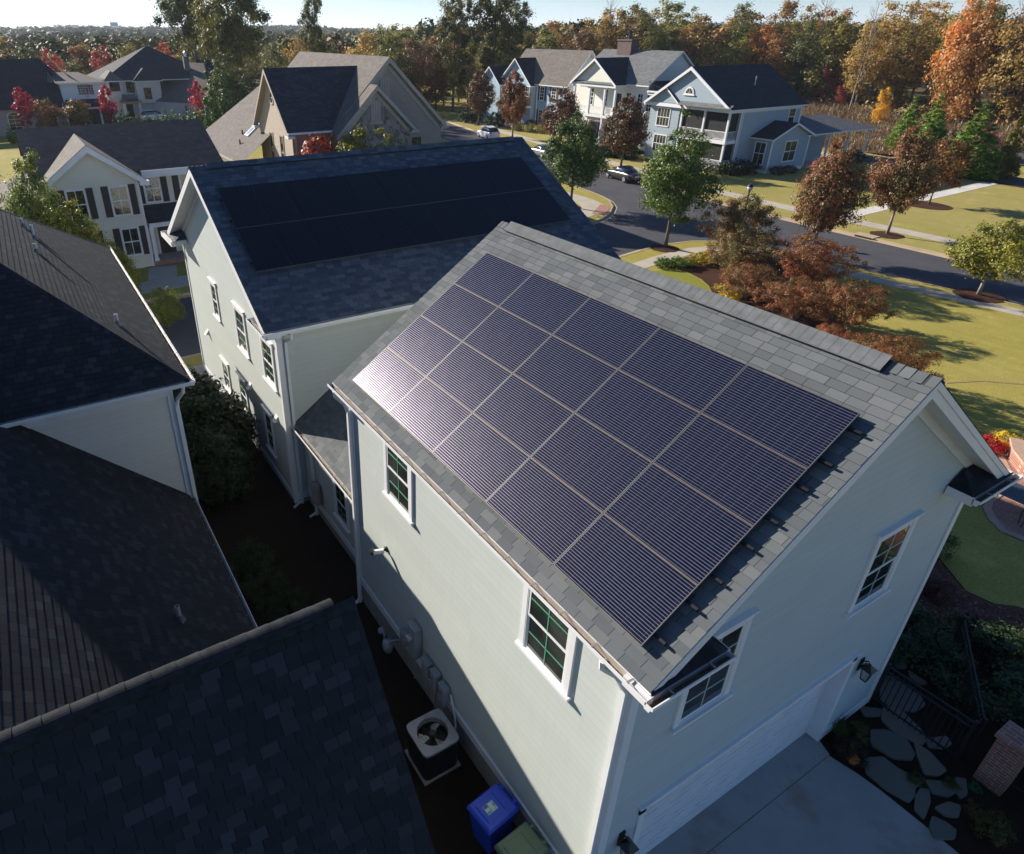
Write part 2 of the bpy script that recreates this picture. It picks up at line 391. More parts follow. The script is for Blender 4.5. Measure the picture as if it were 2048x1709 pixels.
# ------------------------------------------------------------------ building helpers
def clipb(P, lo, hi):
    def half(P, s, c):
        R = []
        for i in range(len(P)):
            a, b = P[i], P[(i+1) % len(P)]
            da, db = s * (a[1] - c), s * (b[1] - c)
            if da >= -1e-9: R.append(a)
            if (da > 1e-9 and db < -1e-9) or (da < -1e-9 and db > 1e-9):
                t = da / (da - db); R.append((a[0] + (b[0]-a[0])*t, a[1] + (b[1]-a[1])*t))
        return R
    P = half(P, 1, lo)
    return half(P, -1, hi) if len(P) > 2 else []
def slope(mb, pts, e, m=0, ex=.143, lift=.012, courses=True):
    """a planar roof slope laid in overlapping shingle courses (each course a wedge with a real butt edge)"""
    pts = [V(p) for p in pts]; e = V(e).normalized()
    n = V((0, 0, 0))
    for i in range(len(pts)): n += pts[i].cross(pts[(i+1) % len(pts)])
    n.normalize()
    if n.z < 0: n = -n
    u = n.cross(e)
    if u.z < 0: e = -e; u = n.cross(e)
    o = min(pts, key=lambda p: p.dot(u))
    P = [((p - o).dot(e), (p - o).dot(u)) for p in pts]
    ar = sum(P[i][0]*P[(i+1) % len(P)][1] - P[(i+1) % len(P)][0]*P[i][1] for i in range(len(P)))
    if ar < 0: P = P[::-1]
    W = lambda a, b, h=0: o + e * a + u * b + n * h
    if not courses:
        mb.poly([W(a, b) for a, b in P], m, P); return
    vm = max(b for a, b in P); k = 0
    while k * ex < vm - 1e-4:
        b0 = k * ex; Q = clipb(P, b0, b0 + ex)
        if len(Q) > 2:
            mb.poly([W(a, b, lift * (1 - (b - b0) / ex)) for a, b in Q], m, Q)
            L = [q[0] for q in Q if abs(q[1] - b0) < 1e-6]
            if len(L) > 1:
                a0, a1 = min(L), max(L)
                mb.poly([W(a0, b0, -.004), W(a1, b0, -.004), W(a1, b0, lift), W(a0, b0, lift)], m, [(a0, b0+.01), (a1, b0+.01), (a1, b0+.01), (a0, b0+.01)])
        k += 1
def ridge_cap(mb, p0, p1, s0, s1, w=.16, step=.15, h=.03, m=0):
    """overlapping cap shingles along a ridge or hip; s0,s1: unit directions down the two slopes"""
    p0 = V(p0); p1 = V(p1); L = (p1 - p0).length; d = (p1 - p0) / L; s0 = V(s0).normalized(); s1 = V(s1).normalized()
    k = 0; up = -(s0 + s1); up = up.normalized() if up.length > 1e-3 else V((0, 0, 1))
    while k * step < L - 1e-3:
        a = k * step; b = min(L, a + step * 1.35); ha, hb = h, h * .25
        A = p0 + d * a; B = p0 + d * b
        for s in (s0, s1):
            ql = [A + up*(ha), B + up*hb, B + s*w + up*(hb*.6), A + s*w + up*(ha*.6)]
            c = k * 1.0 + .5
            mb.poly(ql if (ql[1]-ql[0]).cross(ql[2]-ql[1]).dot(up) > 0 else ql[::-1], m, [(c*.37, c*.143), (c*.37+.05, c*.143), (c*.37+.05, c*.143+.05), (c*.37, c*.143+.05)])
            mb.poly([A + up*ha, A + s*w + up*ha*.6, A + s*w - up*.005, A - up*.005], m, [(0,0)]*4)
            mb.poly([A + s*w + up*ha*.6, B + s*w + up*hb*.6, B + s*w - up*.01, A + s*w - up*.01], m, [(0,0)]*4)
        k += 1
def gutter(parent, p0, p1, out, name='gutter', w=.125, d=.11, step=.6, mats=None, ties=True, dirt=True):
    """open K-style gutter from p0 to p1 (back top edge); out = unit direction away from the wall"""
    p0 = V(p0); p1 = V(p1); out = V(out); L = (p1 - p0).length; ax = (p1 - p0) / L; dn = V((0, 0, -1))
    mb = MB(); t = .006
    prof = [(0, 0), (0, -d), (w * .62, -d), (w * .72, -d * .55), (w, -d * .4), (w, .012), (w - .016, .012), (w - .016, -d*.35), (w*.66, -d*.5), (w*.58, -d + .008), (t, -d + .008), (t, 0)]
    ring = lambda P: [P + out * a + V((0, 0, b)) for a, b in prof]
    A, B = ring(p0), ring(p1); k = len(prof)
    flip = ax.cross(out).z > 0
    for i in range(k):
        j = (i + 1) % k; q = [A[i], A[j], B[j], B[i]]
        mb.poly(q[::-1] if flip else q, 1 if i >= 6 and i <= 10 else 0)
    for P in (A, B): mb.poly([P[0], P[1], P[2], P[3], P[4], P[5]], 0)
    if dirt:
        z = -d + .014
        mb.poly([p0 + out*.01 + V((0,0,z)), p1 + out*.01 + V((0,0,z)), p1 + out*(w*.57) + V((0,0,z)), p0 + out*(w*.57) + V((0,0,z))], 2)
    o = mb.build(name, mats or [M['trim'], M['gutter_in'], M['gutter_dirt']], parent)
    if ties:
        tb = MB(); n = max(2, int(L / step)); 
        for i in range(n):
            c = p0 + ax * (L * (i + .5) / n)
            tb.prism([c + ax*-.014 + out*.0 + V((0,0,.004)), c + ax*.014 + V((0,0,.004)), c + ax*.014 + out*(w-.004) + V((0,0,.014)), c + ax*-.014 + out*(w-.004) + V((0,0,.014))], (0, 0, .006))
        tb.build('gutter_hanger', M['taupe_plastic'], o)
    return o
def window(parent, P, face, w, h, cols=2, rows=2, sash='trim', casing=.105, head=True, sill=True, glass='pane', trim='trim', lite='green_sash', depth=-.062, name='window', split=True):
    """double-hung window: casing (the part), with sill, sashes, grilles and panes as its pieces; P = lower left of the opening on the wall"""
    F = frame(P, face); c = casing
    mb = MB()
    mb.fbox(F, -c, 0, 0, h, -.01, .042); mb.fbox(F, w, w + c, 0, h, -.01, .042)
    mb.fbox(F, -c - .02 if head else -c, w + c + (.02 if head else 0), h, h + c * (1.25 if head else 1), -.01, .044)
    if head: mb.fbox(F, -c - .045, w + c + .045, h + c * 1.25, h + c * 1.25 + .03, -.01, .085)
    o = mb.build(name, M[trim], parent)
    if sill:
        s = MB(); s.fbox(F, -c - .05, w + c + .05, -.055, 0, -.01, .09); s.fbox(F, -c, w + c, -.13, -.055, -.01, .035); s.build('window_sill', M[trim], o)
    d = .031; sb = MB(); b = .045
    jb = MB()
    for a0, a1, b0, b1 in ((0, .02, 0, h), (w - .02, w, 0, h), (.02, w - .02, h - .02, h), (.02, w - .02, 0, .02)): jb.fbox(F, a0, a1, b0, b1, .001, .038)
    jb.build('window_jamb', M[trim], o)
    hm = h * .5 if split else None
    zs = [(.02, h * .5 + .02, d - .012), (h * .5 - .02, h - .02, d)] if split else [(.02, h - .02, d)]
    gb = MB(); pb = MB()
    for (b0, b1, dd) in zs:
        for a0, a1, q0, q1 in ((.02, .02 + b, b0, b1), (w - .02 - b, w - .02, b0, b1), (.02 + b, w - .02 - b, b0, b0 + b), (.02 + b, w - .02 - b, b1 - b, b1)):
            sb.fbox(F, a0, a1, q0, q1, dd - .017, dd)
        A0, A1, B0, B1 = .02 + b, w - .02 - b, b0 + b, b1 - b
        pb.fbox(F, A0, A1, B0, B1, dd - .015, dd - .010)
        for i in range(1, cols):
            x = A0 + (A1 - A0) * i / cols; gb.fbox(F, x - .011, x + .011, B0, B1, dd - .0095, dd - .003)
        for i in range(1, rows):
            y = B0 + (B1 - B0) * i / rows; gb.fbox(F, A0, A1, y - .011, y + .011, dd - .0098, dd - .0034)
    sb.build('window_sash', M[sash], o); pb.build('window_pane', M[glass], o)
    if gb.f: gb.build('window_grille', M[lite], o)
    return o
def far_window(parent, P, face, w, h, cols=2, rows=2, trim='trim_far', glass='pane', shutters=None, split=True, name='window'):
    F = frame(P, face); mb = MB(); c = .11
    mb.fbox(F, -c, 0, -c, h + c, -.01, .05); mb.fbox(F, w, w + c, -c, h + c, -.01, .05); mb.fbox(F, 0, w, h, h + c, -.01, .05); mb.fbox(F, -.04, w + .04, -c, 0, -.01, .08)
    o = mb.build(name, M[trim], parent)
    p = MB(); p.fbox(F, 0, w, 0, h, -.01, .012); p.build('window_pane', M[glass], o)
    g = MB()
    for i in range(1, cols): x = w * i / cols; g.fbox(F, x - .02, x + .02, 0, h, .012, .024)
    for i in range(1, rows): y = h * i / rows; g.fbox(F, 0, w, y - .02, y + .02, .012, .0235)
    if split: g.fbox(F, 0, w, h / 2 - .035, h / 2 + .035, .012, .03)
    if g.f: g.build('window_grille', M[trim], o)
    if shutters:
        for a in (-c - .42, w + c + .02):
            s = MB(); s.fbox(F, a, a + .40, -c, h + c, -.01, .035)
            for k in range(2): s.fbox(F, a + .05, a + .35, .05 + k * h / 2, h / 2 - .05 + k * h / 2, .035, .047)
            s.build('shutter', M[shutters], parent)
    return o
def walls(parent, x0, x1, y0, y1, z0, zt, mat, axis=None, zr=None, name='wall', skip=()):
    """four outside walls; with axis set the two ends rise to a gable"""
    mb = MB(); xm, ym = (x0 + x1) / 2, (y0 + y1) / 2
    for f, q in (('-y', [(x0,y0),(x1,y0)]), ('+x', [(x1,y0),(x1,y1)]), ('+y', [(x1,y1),(x0,y1)]), ('-x', [(x0,y1),(x0,y0)])):
        if f in skip: continue
        a, b = q; p = [(*a, z0), (*b, z0), (*b, zt)]
        if axis == 'X' and f in ('+x', '-x'): p.append((a[0], ym, zr))
        if axis == 'Y' and f in ('+y', '-y'): p.append((xm, a[1], zr))
        p.append((*a, zt)); mb.poly(p)
    return mb.build(name, M[mat] if isinstance(mat, str) else mat, parent)
def gable_roof(parent, x0, x1, y0, y1, ze, zr, axis, sh, trim='trim_far', th=.14, near=False, ex=.143, slopes=(0, 1), rake=.2, name='roof'):
    """two slopes over the rectangle x0..x1,y0..y1 (eave lines included), ridge along axis; rake boards as a child"""
    mb = MB(); xm, ym = (x0 + x1) / 2, (y0 + y1) / 2
    if axis == 'X': S = [[(x0,y0,ze),(x1,y0,ze),(x1,ym,zr),(x0,ym,zr)], [(x1,y1,ze),(x0,y1,ze),(x0,ym,zr),(x1,ym,zr)]]; e = (1,0,0)
    else: S = [[(x0,y1,ze),(x0,y0,ze),(xm,y0,zr),(xm,y1,zr)], [(x1,y0,ze),(x1,y1,ze),(xm,y1,zr),(xm,y0,zr)]]; e = (0,1,0)
    for i in slopes: slope(mb, S[i], e, 0, ex, .012, near)
    o = mb.build(name, M[sh], parent)
    tb = MB()
    for i in slopes:
        a, b, c, d = [V(p) for p in S[i]]; dz = V((0,0,-th)); g = V((0,0,-.012))
        tb.poly([a+g, b+g, b+dz, a+dz]); tb.poly([a+dz, b+dz, c+dz, d+dz])
        for p, q, out in ((b, c, 1), (a, d, -1)):
            n = (V((1,0,0)) if axis == 'X' else (V((0,1,0)) if (b - a).y > 0 else V((0,-1,0)))) * out
            if axis == 'X' and (b - a).x < 0: n = -n
            r = V((0, 0, -rake))
            tb.prism([p + g, q + g, q + r, p + r], n * .02)
    tb.build('rake_board', M[trim], o)
    return o
def hip_roof(parent, x0, x1, y0, y1, ze, k, sh, trim='trim_far', near=False, faces='nsew', name='roof', th=.16):
    """hip roof of slope k over the eave rectangle"""
    mb = MB(); w, d = x1 - x0, y1 - y0; h = min(w, d) / 2; z = ze + h * k
    if w >= d: r0, r1 = (x0 + h, (y0+y1)/2, z), (x1 - h, (y0+y1)/2, z)
    else: r0, r1 = ((x0+x1)/2, y0 + h, z), ((x0+x1)/2, y1 - h, z)
    A, B, C, D = (x0,y0,ze), (x1,y0,ze), (x1,y1,ze), (x0,y1,ze)
    if w >= d: P = {'s': [A,B,r1,r0], 'e': [B,C,r1], 'n': [C,D,r0,r1], 'w': [D,A,r0]}
    else: P = {'s': [A,B,r0], 'e': [B,C,r1,r0], 'n': [C,D,r1], 'w': [D,A,r0,r1]}
    for f in faces:
        slope(mb, P[f], (1,0,0) if f in 'sn' else (0,1,0), 0, .143, .012, near)
    o = mb.build(name, M[sh], parent)
    t = MB()
    for a, b in ((A,B),(B,C),(C,D),(D,A)):
        a, b = V(a), V(b); g = V((0,0,-.012)); t.poly([a+g, b+g, b+V((0,0,-th)), a+V((0,0,-th))])
    t.poly([V(p) + V((0,0,-th)) for p in (D, C, B, A)])
    t.build('fascia', M[trim], o)
    return o

# ------------------------------------------------------------------ the garage under the bright solar array
TH = .592; YE, ZE, YR = -.233, 6.485, 4.264; XB, XF = -9.008, .383; ZR = ZE + (YR - YE) * tan(TH); WY = 2 * YR
LX0 = -8.62
gar = thing('garage', 'sage green two storey garage with grey shingle roof and wide white garage door', 'garage', (-4.3, 4.26, 0))
wb = MB()
wt = ZE + (0 - YE) * tan(TH) - .16
wb.poly([(LX0,0,.72),(0,0,.72),(0,0,wt),(LX0,0,wt)])                       # left wall
DY0, DY1, DH = .856, 6.747, 2.594; zr = wt + YR * tan(TH)
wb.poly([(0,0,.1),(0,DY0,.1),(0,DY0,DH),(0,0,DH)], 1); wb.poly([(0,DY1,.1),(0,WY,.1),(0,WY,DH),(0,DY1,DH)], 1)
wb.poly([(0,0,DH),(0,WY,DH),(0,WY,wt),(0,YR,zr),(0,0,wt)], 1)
wb.poly([(0,WY,.1),(LX0,WY,.1),(LX0,WY,wt),(0,WY,wt)]); wb.poly([(LX0,WY,0),(LX0,0,0),(LX0,0,wt),(LX0,YR,zr),(LX0,WY,wt)])
wb.build('wall', [M['sage'], M['sage_front_shade']], gar)
fb = MB(); fb.box(LX0 + .02, -.30, .015, WY - .015, -.2, .72); fb.box(-.299, -.01, .015, DY0 - .05, -.2, .72); fb.box(-.299, -.01, DY1 + .05, WY - .015, -.2, .72)
fo = fb.build('foundation', M['found'], gar)
tb = MB()
tb.box(LX0, -.003, -.028, -.002, .70, .93); tb.box(LX0, -.003, -.05, -.002, .925, .95)               # water table
tb.box(-.003, .03, -.03, .13, .08, wt - .05); tb.box(-.13, -.003, -.03, -.002, .95, wt - .05)         # corner boards
tb.box(.002, .03, WY - .13, WY + .03, .08, wt - .05)
tb.box(.002, .034, -.032, DY0 - .14, .06, .3); tb.box(.002, .034, DY1, WY + .032, .06, .3)
tb.box(LX0, LX0 + .13, -.031, -.002, .95, wt - .05)
for s in (0, 1):                                                            # frieze under the rake
    y0, z0, y1, z1 = (0, wt, YR, zr) if s == 0 else (WY, wt, YR, zr)
    tb.prism([(.002,y0,z0-.02),(.002,y1,z1-.02),(.002,y1,z1-.24),(.002,y0,z0-.24)], (.025,0,0))
tb.build('corner_trim', M['trim'], gar)
rb = MB()
slope(rb, [(XB,YE,ZE),(XF,YE,ZE),(XF,YR,ZR),(XB,YR,ZR)], (1,0,0)); slope(rb, [(XF,WY-YE,ZE),(XB,WY-YE,ZE),(XB,YR,ZR),(XF,YR,ZR)], (1,0,0))
ct, st = cos(TH), sin(TH)
ridge_cap(rb, (XF + .01,YR,ZR + .012), (XB,YR,ZR + .012), (0,-ct,-st), (0,ct,-st), .17, .15, .022)
ro = rb.build('roof', M['sh_gar'], gar)
vb = MB()                                                                   # raised ridge vent
for s in (-1, 1):
    d = V((0, s*ct, -st)); nn = V((0, s*st, ct)); A = V((XB+.35,YR,ZR)); B = V((XF-.62,YR,ZR)); hh = .062
    a0, b0 = A + V((0,0,hh+.03)), B + V((0,0,hh+.03)); a1, b1 = A + d*.21 + nn*hh, B + d*.21 + nn*hh
    k = 0; L = (B - A).length
    while k * .15 < L:                                                      # cap shingles on the vent
        p, q = k*.15/L, min(1, (k*.15+.19)/L); up = nn * .004
        P = [a0.lerp(b0, p) + up*.2, a0.lerp(b0, q) + up, a1.lerp(b1, q) + up, a1.lerp(b1, p) + up*.2]
        vb.poly(P if s < 0 else P[::-1], 2, [(k*.37,k*.143+.02),(k*.37+.1,k*.143+.02),(k*.37+.1,k*.143+.1),(k*.37,k*.143+.1)]); k += 1
    vb.poly([a1, b1, B + d*.20, A + d*.20], 1); vb.poly([b0, b1, B + d*.2, B], 1); vb.poly([a0, a1, A + d*.2, A], 1)
    vb.poly([a1 + d*.012, b1 + d*.012, b1 + d*.012 - nn*.02, a1 + d*.012 - nn*.02], 1); vb.poly([a1, b1, b1 + d*.012, a1 + d*.012], 0, [(0,0)]*4)
vb.build('ridge_vent', [M['sh_gar'], M['black_metal'], M['cap_grey']], gar)
tb = MB()                                                                   # rake boards, soffits, fascias
for s in (0, 1):
    ye, dy = (YE, 1) if s == 0 else (WY - YE, -1)
    e, r = V((0, ye, ZE)), V((0, YR, ZR)); X = lambda p, x, z: (x, p.y, p.z + z)
    for x in (XF - .03, XB + .01):
        tb.prism([X(e,x,-.02), X(r,x,-.02), X(r,x,-.27), X(e,x,-.27)], (.02,0,0), 0)
    tb.prism([X(e,XF-.009,-.018), X(r,XF-.009,-.018), X(r,XF-.009,-.12), X(e,XF-.009,-.12)], (.018,0,0), 0)
    for x0, x1 in ((0.028, XF - .03), (XB + .03, LX0)):
        tb.poly([X(e,x0,-.235), X(r,x0,-.235), X(r,x1,-.235), X(e,x1,-.235)], 1)
    tb.poly([(LX0, 0, ZE-.17), (0, 0, ZE-.17), (0, ye if s == 0 else ye, ZE-.17), (LX0, ye, ZE-.17)] if s == 0 else [(LX0, WY, ZE-.17), (0, WY, ZE-.17), (0, ye, ZE-.17), (LX0, ye, ZE-.17)], 1)
    tb.box(XB+.02, XF-.02, ye + .012*dy, ye + .035*dy, ZE-.19, ZE-.015, 0)
tb.build('rake_board', [M['trim'], M['soffit']], gar)
for nm, y0, y1 in (('l', -.36, 1.13), ('r', 7.4, WY + .36)):                # the two eave returns on the front gable
    b = MB(); zt = ZE + .22; zb = ZE - .01
    if nm == 'l': slope(b, [(.42,y0+.1,zb),(.42,y1,zb),(.03,y1-.35,zt),(.03,.16,zt)], (0,1,0)); slope(b, [(.42,y1,zb),(.03,y1,zb),(.03,y1-.35,zt)], (1,0,0))
    else: slope(b, [(.42,y0,zb),(.42,y1-.1,zb),(.03,WY-.16,zt),(.03,y0+.35,zt)], (0,1,0)); slope(b, [(.03,y0,zb),(.42,y0,zb),(.03,y0+.35,zt)], (1,0,0))
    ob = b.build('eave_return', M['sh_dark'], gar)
    t = MB(); t.box(.02, .42, y0 + .06, y1 - .01, ZE-.19, ZE-.03); 
    yy = y1 - .01 if nm == 'l' else y0
    t.box(.02, .44, yy - .02, yy + .03, ZE-.17, ZE+.0); t.build('return_soffit', M['trim'], ob)
    gutter(gar, (.425, y0 if nm == 'l' else y0 - .02, ZE-.02), (.425, y1 if nm == 'l' else y1, ZE-.02), (1,0,0), step=.55)
gutter(gar, (XB+.0, YE-.002, ZE-.02), (XF+.06, YE-.002, ZE-.02), (0,-1,0), step=.62)
gutter(gar, (XF, WY-YE+.002, ZE-.02), (XB, WY-YE+.002, ZE-.02), (0,1,0), step=.9, ties=False)
db = MB()                                                                   # downspouts
def spout(b, x, y, z0, z1, w=.075, d=.06, m=0): b.box(x - w/2, x + w/2, y - d, y, z0, z1, m)
db.tube([(-8.78,-.30,6.37),(-8.78,-.29,6.25),(-8.66,-.12,6.05),(-8.58,-.07,5.85)], .045, 8); spout(db, -8.57, -.036, .05, 5.9, .085, .075)
db.tube([(-8.57,-.075,.2),(-8.57,-.15,.08),(-8.6,-.4,.03)], .042, 8)
db.build('downspout', M['trim'], gar)
db = MB(); db.tube([(-.32,-.30,6.37),(-.32,-.29,6.24),(-.2,-.12,6.1),(-.09,-.075,5.95)], .05, 8); db.box(-.125,-.045,-.095,-.032,.1,6.0)
db.build('downspout', M['trim'], gar)
for x in (-6.83, -2.12): window(gar, (x, 0, 4.70), '-y', .97, 1.52, lite='green_sash', sash='trim')
window(gar, (0, 1.16, 4.47), '+x', 1.02, 1.6, lite='pale_sash'); window(gar, (0, 5.55, 4.47), '+x', 1.02, 1.6, lite='pale_sash')
gd = MB()                                                                   # garage door: recessed, with dashed relief
gd.box(-.27, -.235, DY0 + .1, DY1 - .1, .012, DH - .1)
do = gd.build('garage_door', M['door_white'], gar)
rl = MB(); nrow = 14
for i in range(nrow):
    z = .12 + i * (DH - .35) / (nrow - 1)
    k = 0; y = DY0 + .25 + (i % 4) * .33
    while y < DY1 - .85:
        rl.box(-.236, -.222, y, y + .62, z, z + .03); y += .62 + .62
rl.build('door_relief', M['door_white'], do)
jb = MB(); jb.box(-.27, .03, DY0 - .04, DY0 + .1, .015, DH); jb.box(-.27, .03, DY1 - .1, DY1 + .04, .015, DH); jb.box(-.27, .03, DY0 - .04, DY1 + .04, DH - .1, DH + .08); jb.box(.0, .06, DY0 - .08, DY1 + .08, DH + .08, DH + .11)
jb.build('door_frame', M['trim'], gar)
pb = MB(); pb.tube([(-1.1,-.06,.95),(-1.1,-.06,.55),(-1.1,-.12,.35)], .02, 8); pb.build('drain_pipe', M['white_plastic'], gar)
cb = MB(); cb.tube([(-8.2,-.04,1.0),(-6.6,-.035,1.0),(-5.9,-.035,.99)], .018, 6); cb.build('conduit', M['white_plastic'], gar)
cb = MB(); cb.tube([(-4.15,-.05,1.25),(-4.0,-.06,1.0),(-3.9,-.07,.6),(-3.75,-.2,.35)], .022, 6); cb.build('conduit', M['white_plastic'], gar)

# solar arrays: every panel is a thing
def panelmat(name, cell, line, pitch=1.034/24, lw=.11, rough=.22):
    m, nt, b, _ = newmat(name); n = N(nt); x, y, _z = n.sep(n.uv())
    fr = n.math('FRACT', n.math('DIVIDE', y, pitch)); ln = n.ramp(n.math('ABSOLUTE', n.math('SUBTRACT', fr, .5)), [(lw*.5, 1), (lw*1.1, 0)])
    cx = n.math('FRACT', n.math('DIVIDE', x, .1575)); gap = n.math('LESS_THAN', cx, .022)
    f = n.noise(n.uv(), 3, 3)
    c = n.mix(f, tuple(q * .7 for q in cell), cell); c = n.mix(n.math('MULTIPLY', gap, .55), c, (.1,.1,.11))
    if line: c = n.mix(ln, c, line); n.put(b.inputs['Metallic'], n.math('MULTIPLY', ln, .7))
    n.put(b.inputs['Base Color'], c)
    n.put(b.inputs['Roughness'], n.math('ADD', n.math('MULTIPLY', ln, .09), n.math('ADD', n.math('MULTIPLY', f, .05), rough)) if line else n.math('ADD', n.math('MULTIPLY', f, .06), rough))
    setb(b, None, .3 if line else .3); b.inputs['Specular Tint'].default_value = (1,.66,.95,1) if line else (.7,.8,1,1); return m
M['pv_line'] = panelmat('solar_cells_with_busbars', (.007,.009,.022), (.22,.24,.29), lw=.085, rough=.2)
M['pv_black'] = panelmat('black_solar_cells', (.005,.0055,.008), None, rough=.42); M['alu_grey'] = pm('grey_aluminium', (.13,.13,.14), .45, .06, 20, metal=.6)
ORD = ['first', 'second', 'third', 'fourth', 'fifth', 'sixth', 'seventh', 'eighth', 'ninth', 'tenth', 'eleventh']
def solar_panel(o, e, u, n, w, h, cellmat, fr, label, group, edge):
    """o = lower-left corner of the laid panel (top surface), e along the row, u up the roof, n off the roof"""
    o, e, u, n = V(o), V(e), V(u), V(n)
    t = thing('solar_panel', label, 'solar panel', o + (e*w + u*h)*.5 - n*.02, group)
    P = lambda a, b, c: o + e*a + u*b + n*c
    mb = MB(); g = .012; T = .04
    def slab(a0, a1, b0, b1, c0, c1, m): mb.hexa([P(a0,b0,c0),P(a1,b0,c0),P(a1,b1,c0),P(a0,b1,c0),P(a0,b0,c1),P(a1,b0,c1),P(a1,b1,c1),P(a0,b1,c1)], m)
    w2, h2 = w - .011, h - .004; b = .012
    slab(0, w2, 0, b, -T, 0, 0); slab(0, w2, h2 - b, h2, -T, 0, 0); slab(0, b, b, h2 - b, -T, .0005, 1); slab(w2 - b, w2, b, h2 - b, -T, .0005, 1)
    mb.build('panel_frame', [M[fr], M[edge]], t)
    c = MB(); c.poly([P(b, b, -.003), P(w2 - b, b, -.003), P(w2 - b, h2 - b, -.003), P(b, h2 - b, -.003)], 0, [(0, 0), (w2 - 2*b, 0), (w2 - 2*b, h2 - 2*b), (0, h2 - 2*b)])
    c.poly([P(b, b, -.03), P(b, h2 - b, -.03), P(w2 - b, h2 - b, -.03), P(w2 - b, b, -.03)], 1)
    c.build('solar_cells', [M[cellmat], M['black_metal']], t)
    return t
e, u, nn = V((1,0,0)), V((0,ct,st)), V((0,-st,ct))
O = V((-8.355, YE, ZE)) + u * .335 + nn * .125
PW, PHH = 1.67, 1.034
rows = ['bottom row', 'second row', 'third row', 'top row']
for j in range(4):
    for i in range(5):
        cn = ['column nearest the house', 'second column from the house', 'middle column', 'second column from the door end', 'column nearest the door end'][i]
        solar_panel(O + e*(i*PW) + u*(j*PHH), e, u, nn, PW, PHH, 'pv_line', 'alu_brown', f'lined solar panel on garage roof, {rows[j]}, {cn}', 'solar panels on the garage roof', 'alu_grey')
rk = thing('mounting_rack', 'black rails and feet holding the lined solar panels off the garage roof', 'solar rack', (-4.2, 1.8, 7.9))
for k in range(8):
    s = .335 + (k // 2) * PHH + (.22 if k % 2 == 0 else .80)
    p = V((0, YE, ZE)) + u * s
    mb = MB(); x0, x1 = -8.34, .155
    q = lambda x, a, c: p + e*x + u*a + nn*c
    mb.hexa([q(x0,-.02,.035),q(x1,-.02,.035),q(x1,.02,.035),q(x0,.02,.035),q(x0,-.02,.08),q(x1,-.02,.08),q(x1,.02,.08),q(x0,.02,.08)])
    for x in (-8.1, -6.4, -4.7, -3.0, -1.3, -.1): mb.hexa([q(x-.04,-.05,.005),q(x+.04,-.05,.005),q(x+.04,.05,.005),q(x-.04,.05,.005),q(x-.02,-.03,.04),q(x+.02,-.03,.04),q(x+.02,.03,.04),q(x-.02,.03,.04)])
    mb.build('rail', M['rail'], rk)

# ------------------------------------------------------------------ the sage house behind, with its low link to the garage
HX1, HX0, HY0, HY1 = -13.45, -24.62, -.04, 12.25; HE = -12.96; HZ = 6.285; HT_ = .508; HXR = -19.034; HZR = HZ + (HE - HXR) * tan(HT_)
hs = thing('house', 'sage green two storey house with slate grey roof carrying black solar panels', 'house', (-19, 6, 0))
hw = HZ + (HE - HX1) * tan(HT_) - .16; hz = hw + (HX1 - HXR) * tan(HT_)
walls(hs, HX0, HX1, HY0, HY1, .3, hw, 'sage', 'Y', hz)
b = MB(); b.box(HX0+.02, HX1-.02, HY0+.02, HY1-.02, -.2, .3); b.build('foundation', M['found'], hs)
b = MB()
b.box(HX1-.003, HX1+.028, HY0-.03, HY0+.14, .1, hw-.05); b.box(HX1-.13, HX1-.003, HY0-.03, HY0-.002, .3, hw-.05)
b.box(HX0, HX0+.13, HY0-.03, HY0-.002, .3, hw-.05); b.box(HX0, HX1-.003, HY0-.028, HY0-.002, .25, .48)
b.box(HX1+.002, HX1+.03, HY0+.14, HY1, .2, .48); b.box(HX1+.002, HX1+.03, HY0+.14, HY1, hw-.27, hw-.02)
for x0, x1 in ((HX1, HXR), (HX0, HXR)): b.prism([(x0,HY0-.002,hw-.03),(x1,HY0-.002,hz-.03),(x1,HY0-.002,hz-.27),(x0,HY0-.002,hw-.27)], (0,-.025,0))
b.build('corner_trim', M['trim'], hs)
b = MB(); xf = 2*HXR - HE; ya, yb = HY0 - .47, 12.62
slope(b, [(HE,ya,HZ),(HE,yb,HZ),(HXR,yb,HZR),(HXR,ya,HZR)], (0,1,0)); slope(b, [(xf,yb,HZ),(xf,ya,HZ),(HXR,ya,HZR),(HXR,yb,HZR)], (0,1,0))
hc, hsn = cos(HT_), sin(HT_)
ridge_cap(b, (HXR,ya-.01,HZR+.012), (HXR,yb,HZR+.012), (hc,0,-hsn), (-hc,0,-hsn), .17, .15, .022)
b.build('roof', M['sh_house'], hs)
b = MB()
for s in (1, -1):
    d = V((s*hc, 0, -hsn)); n_ = V((s*hsn, 0, hc)); A, B = V((HXR,ya+.55,HZR)), V((HXR,yb-.5,HZR))
    b.poly([A+V((0,0,.09)), B+V((0,0,.09)), B+d*.2+n_*.06, A+d*.2+n_*.06], 0, [(0,0),(12,0),(12,.2),(0,.2)]); b.poly([A+d*.2+n_*.06, B+d*.2+n_*.06, B+d*.19, A+d*.19], 1); b.poly([A+V((0,0,.09)), A+d*.2+n_*.06, A+d*.19, A], 1); b.poly([B+V((0,0,.09)), B+d*.2+n_*.06, B+d*.19, B], 1)
b.build('ridge_vent', [M['sh_house'], M['black_metal']], hs)
b = MB()
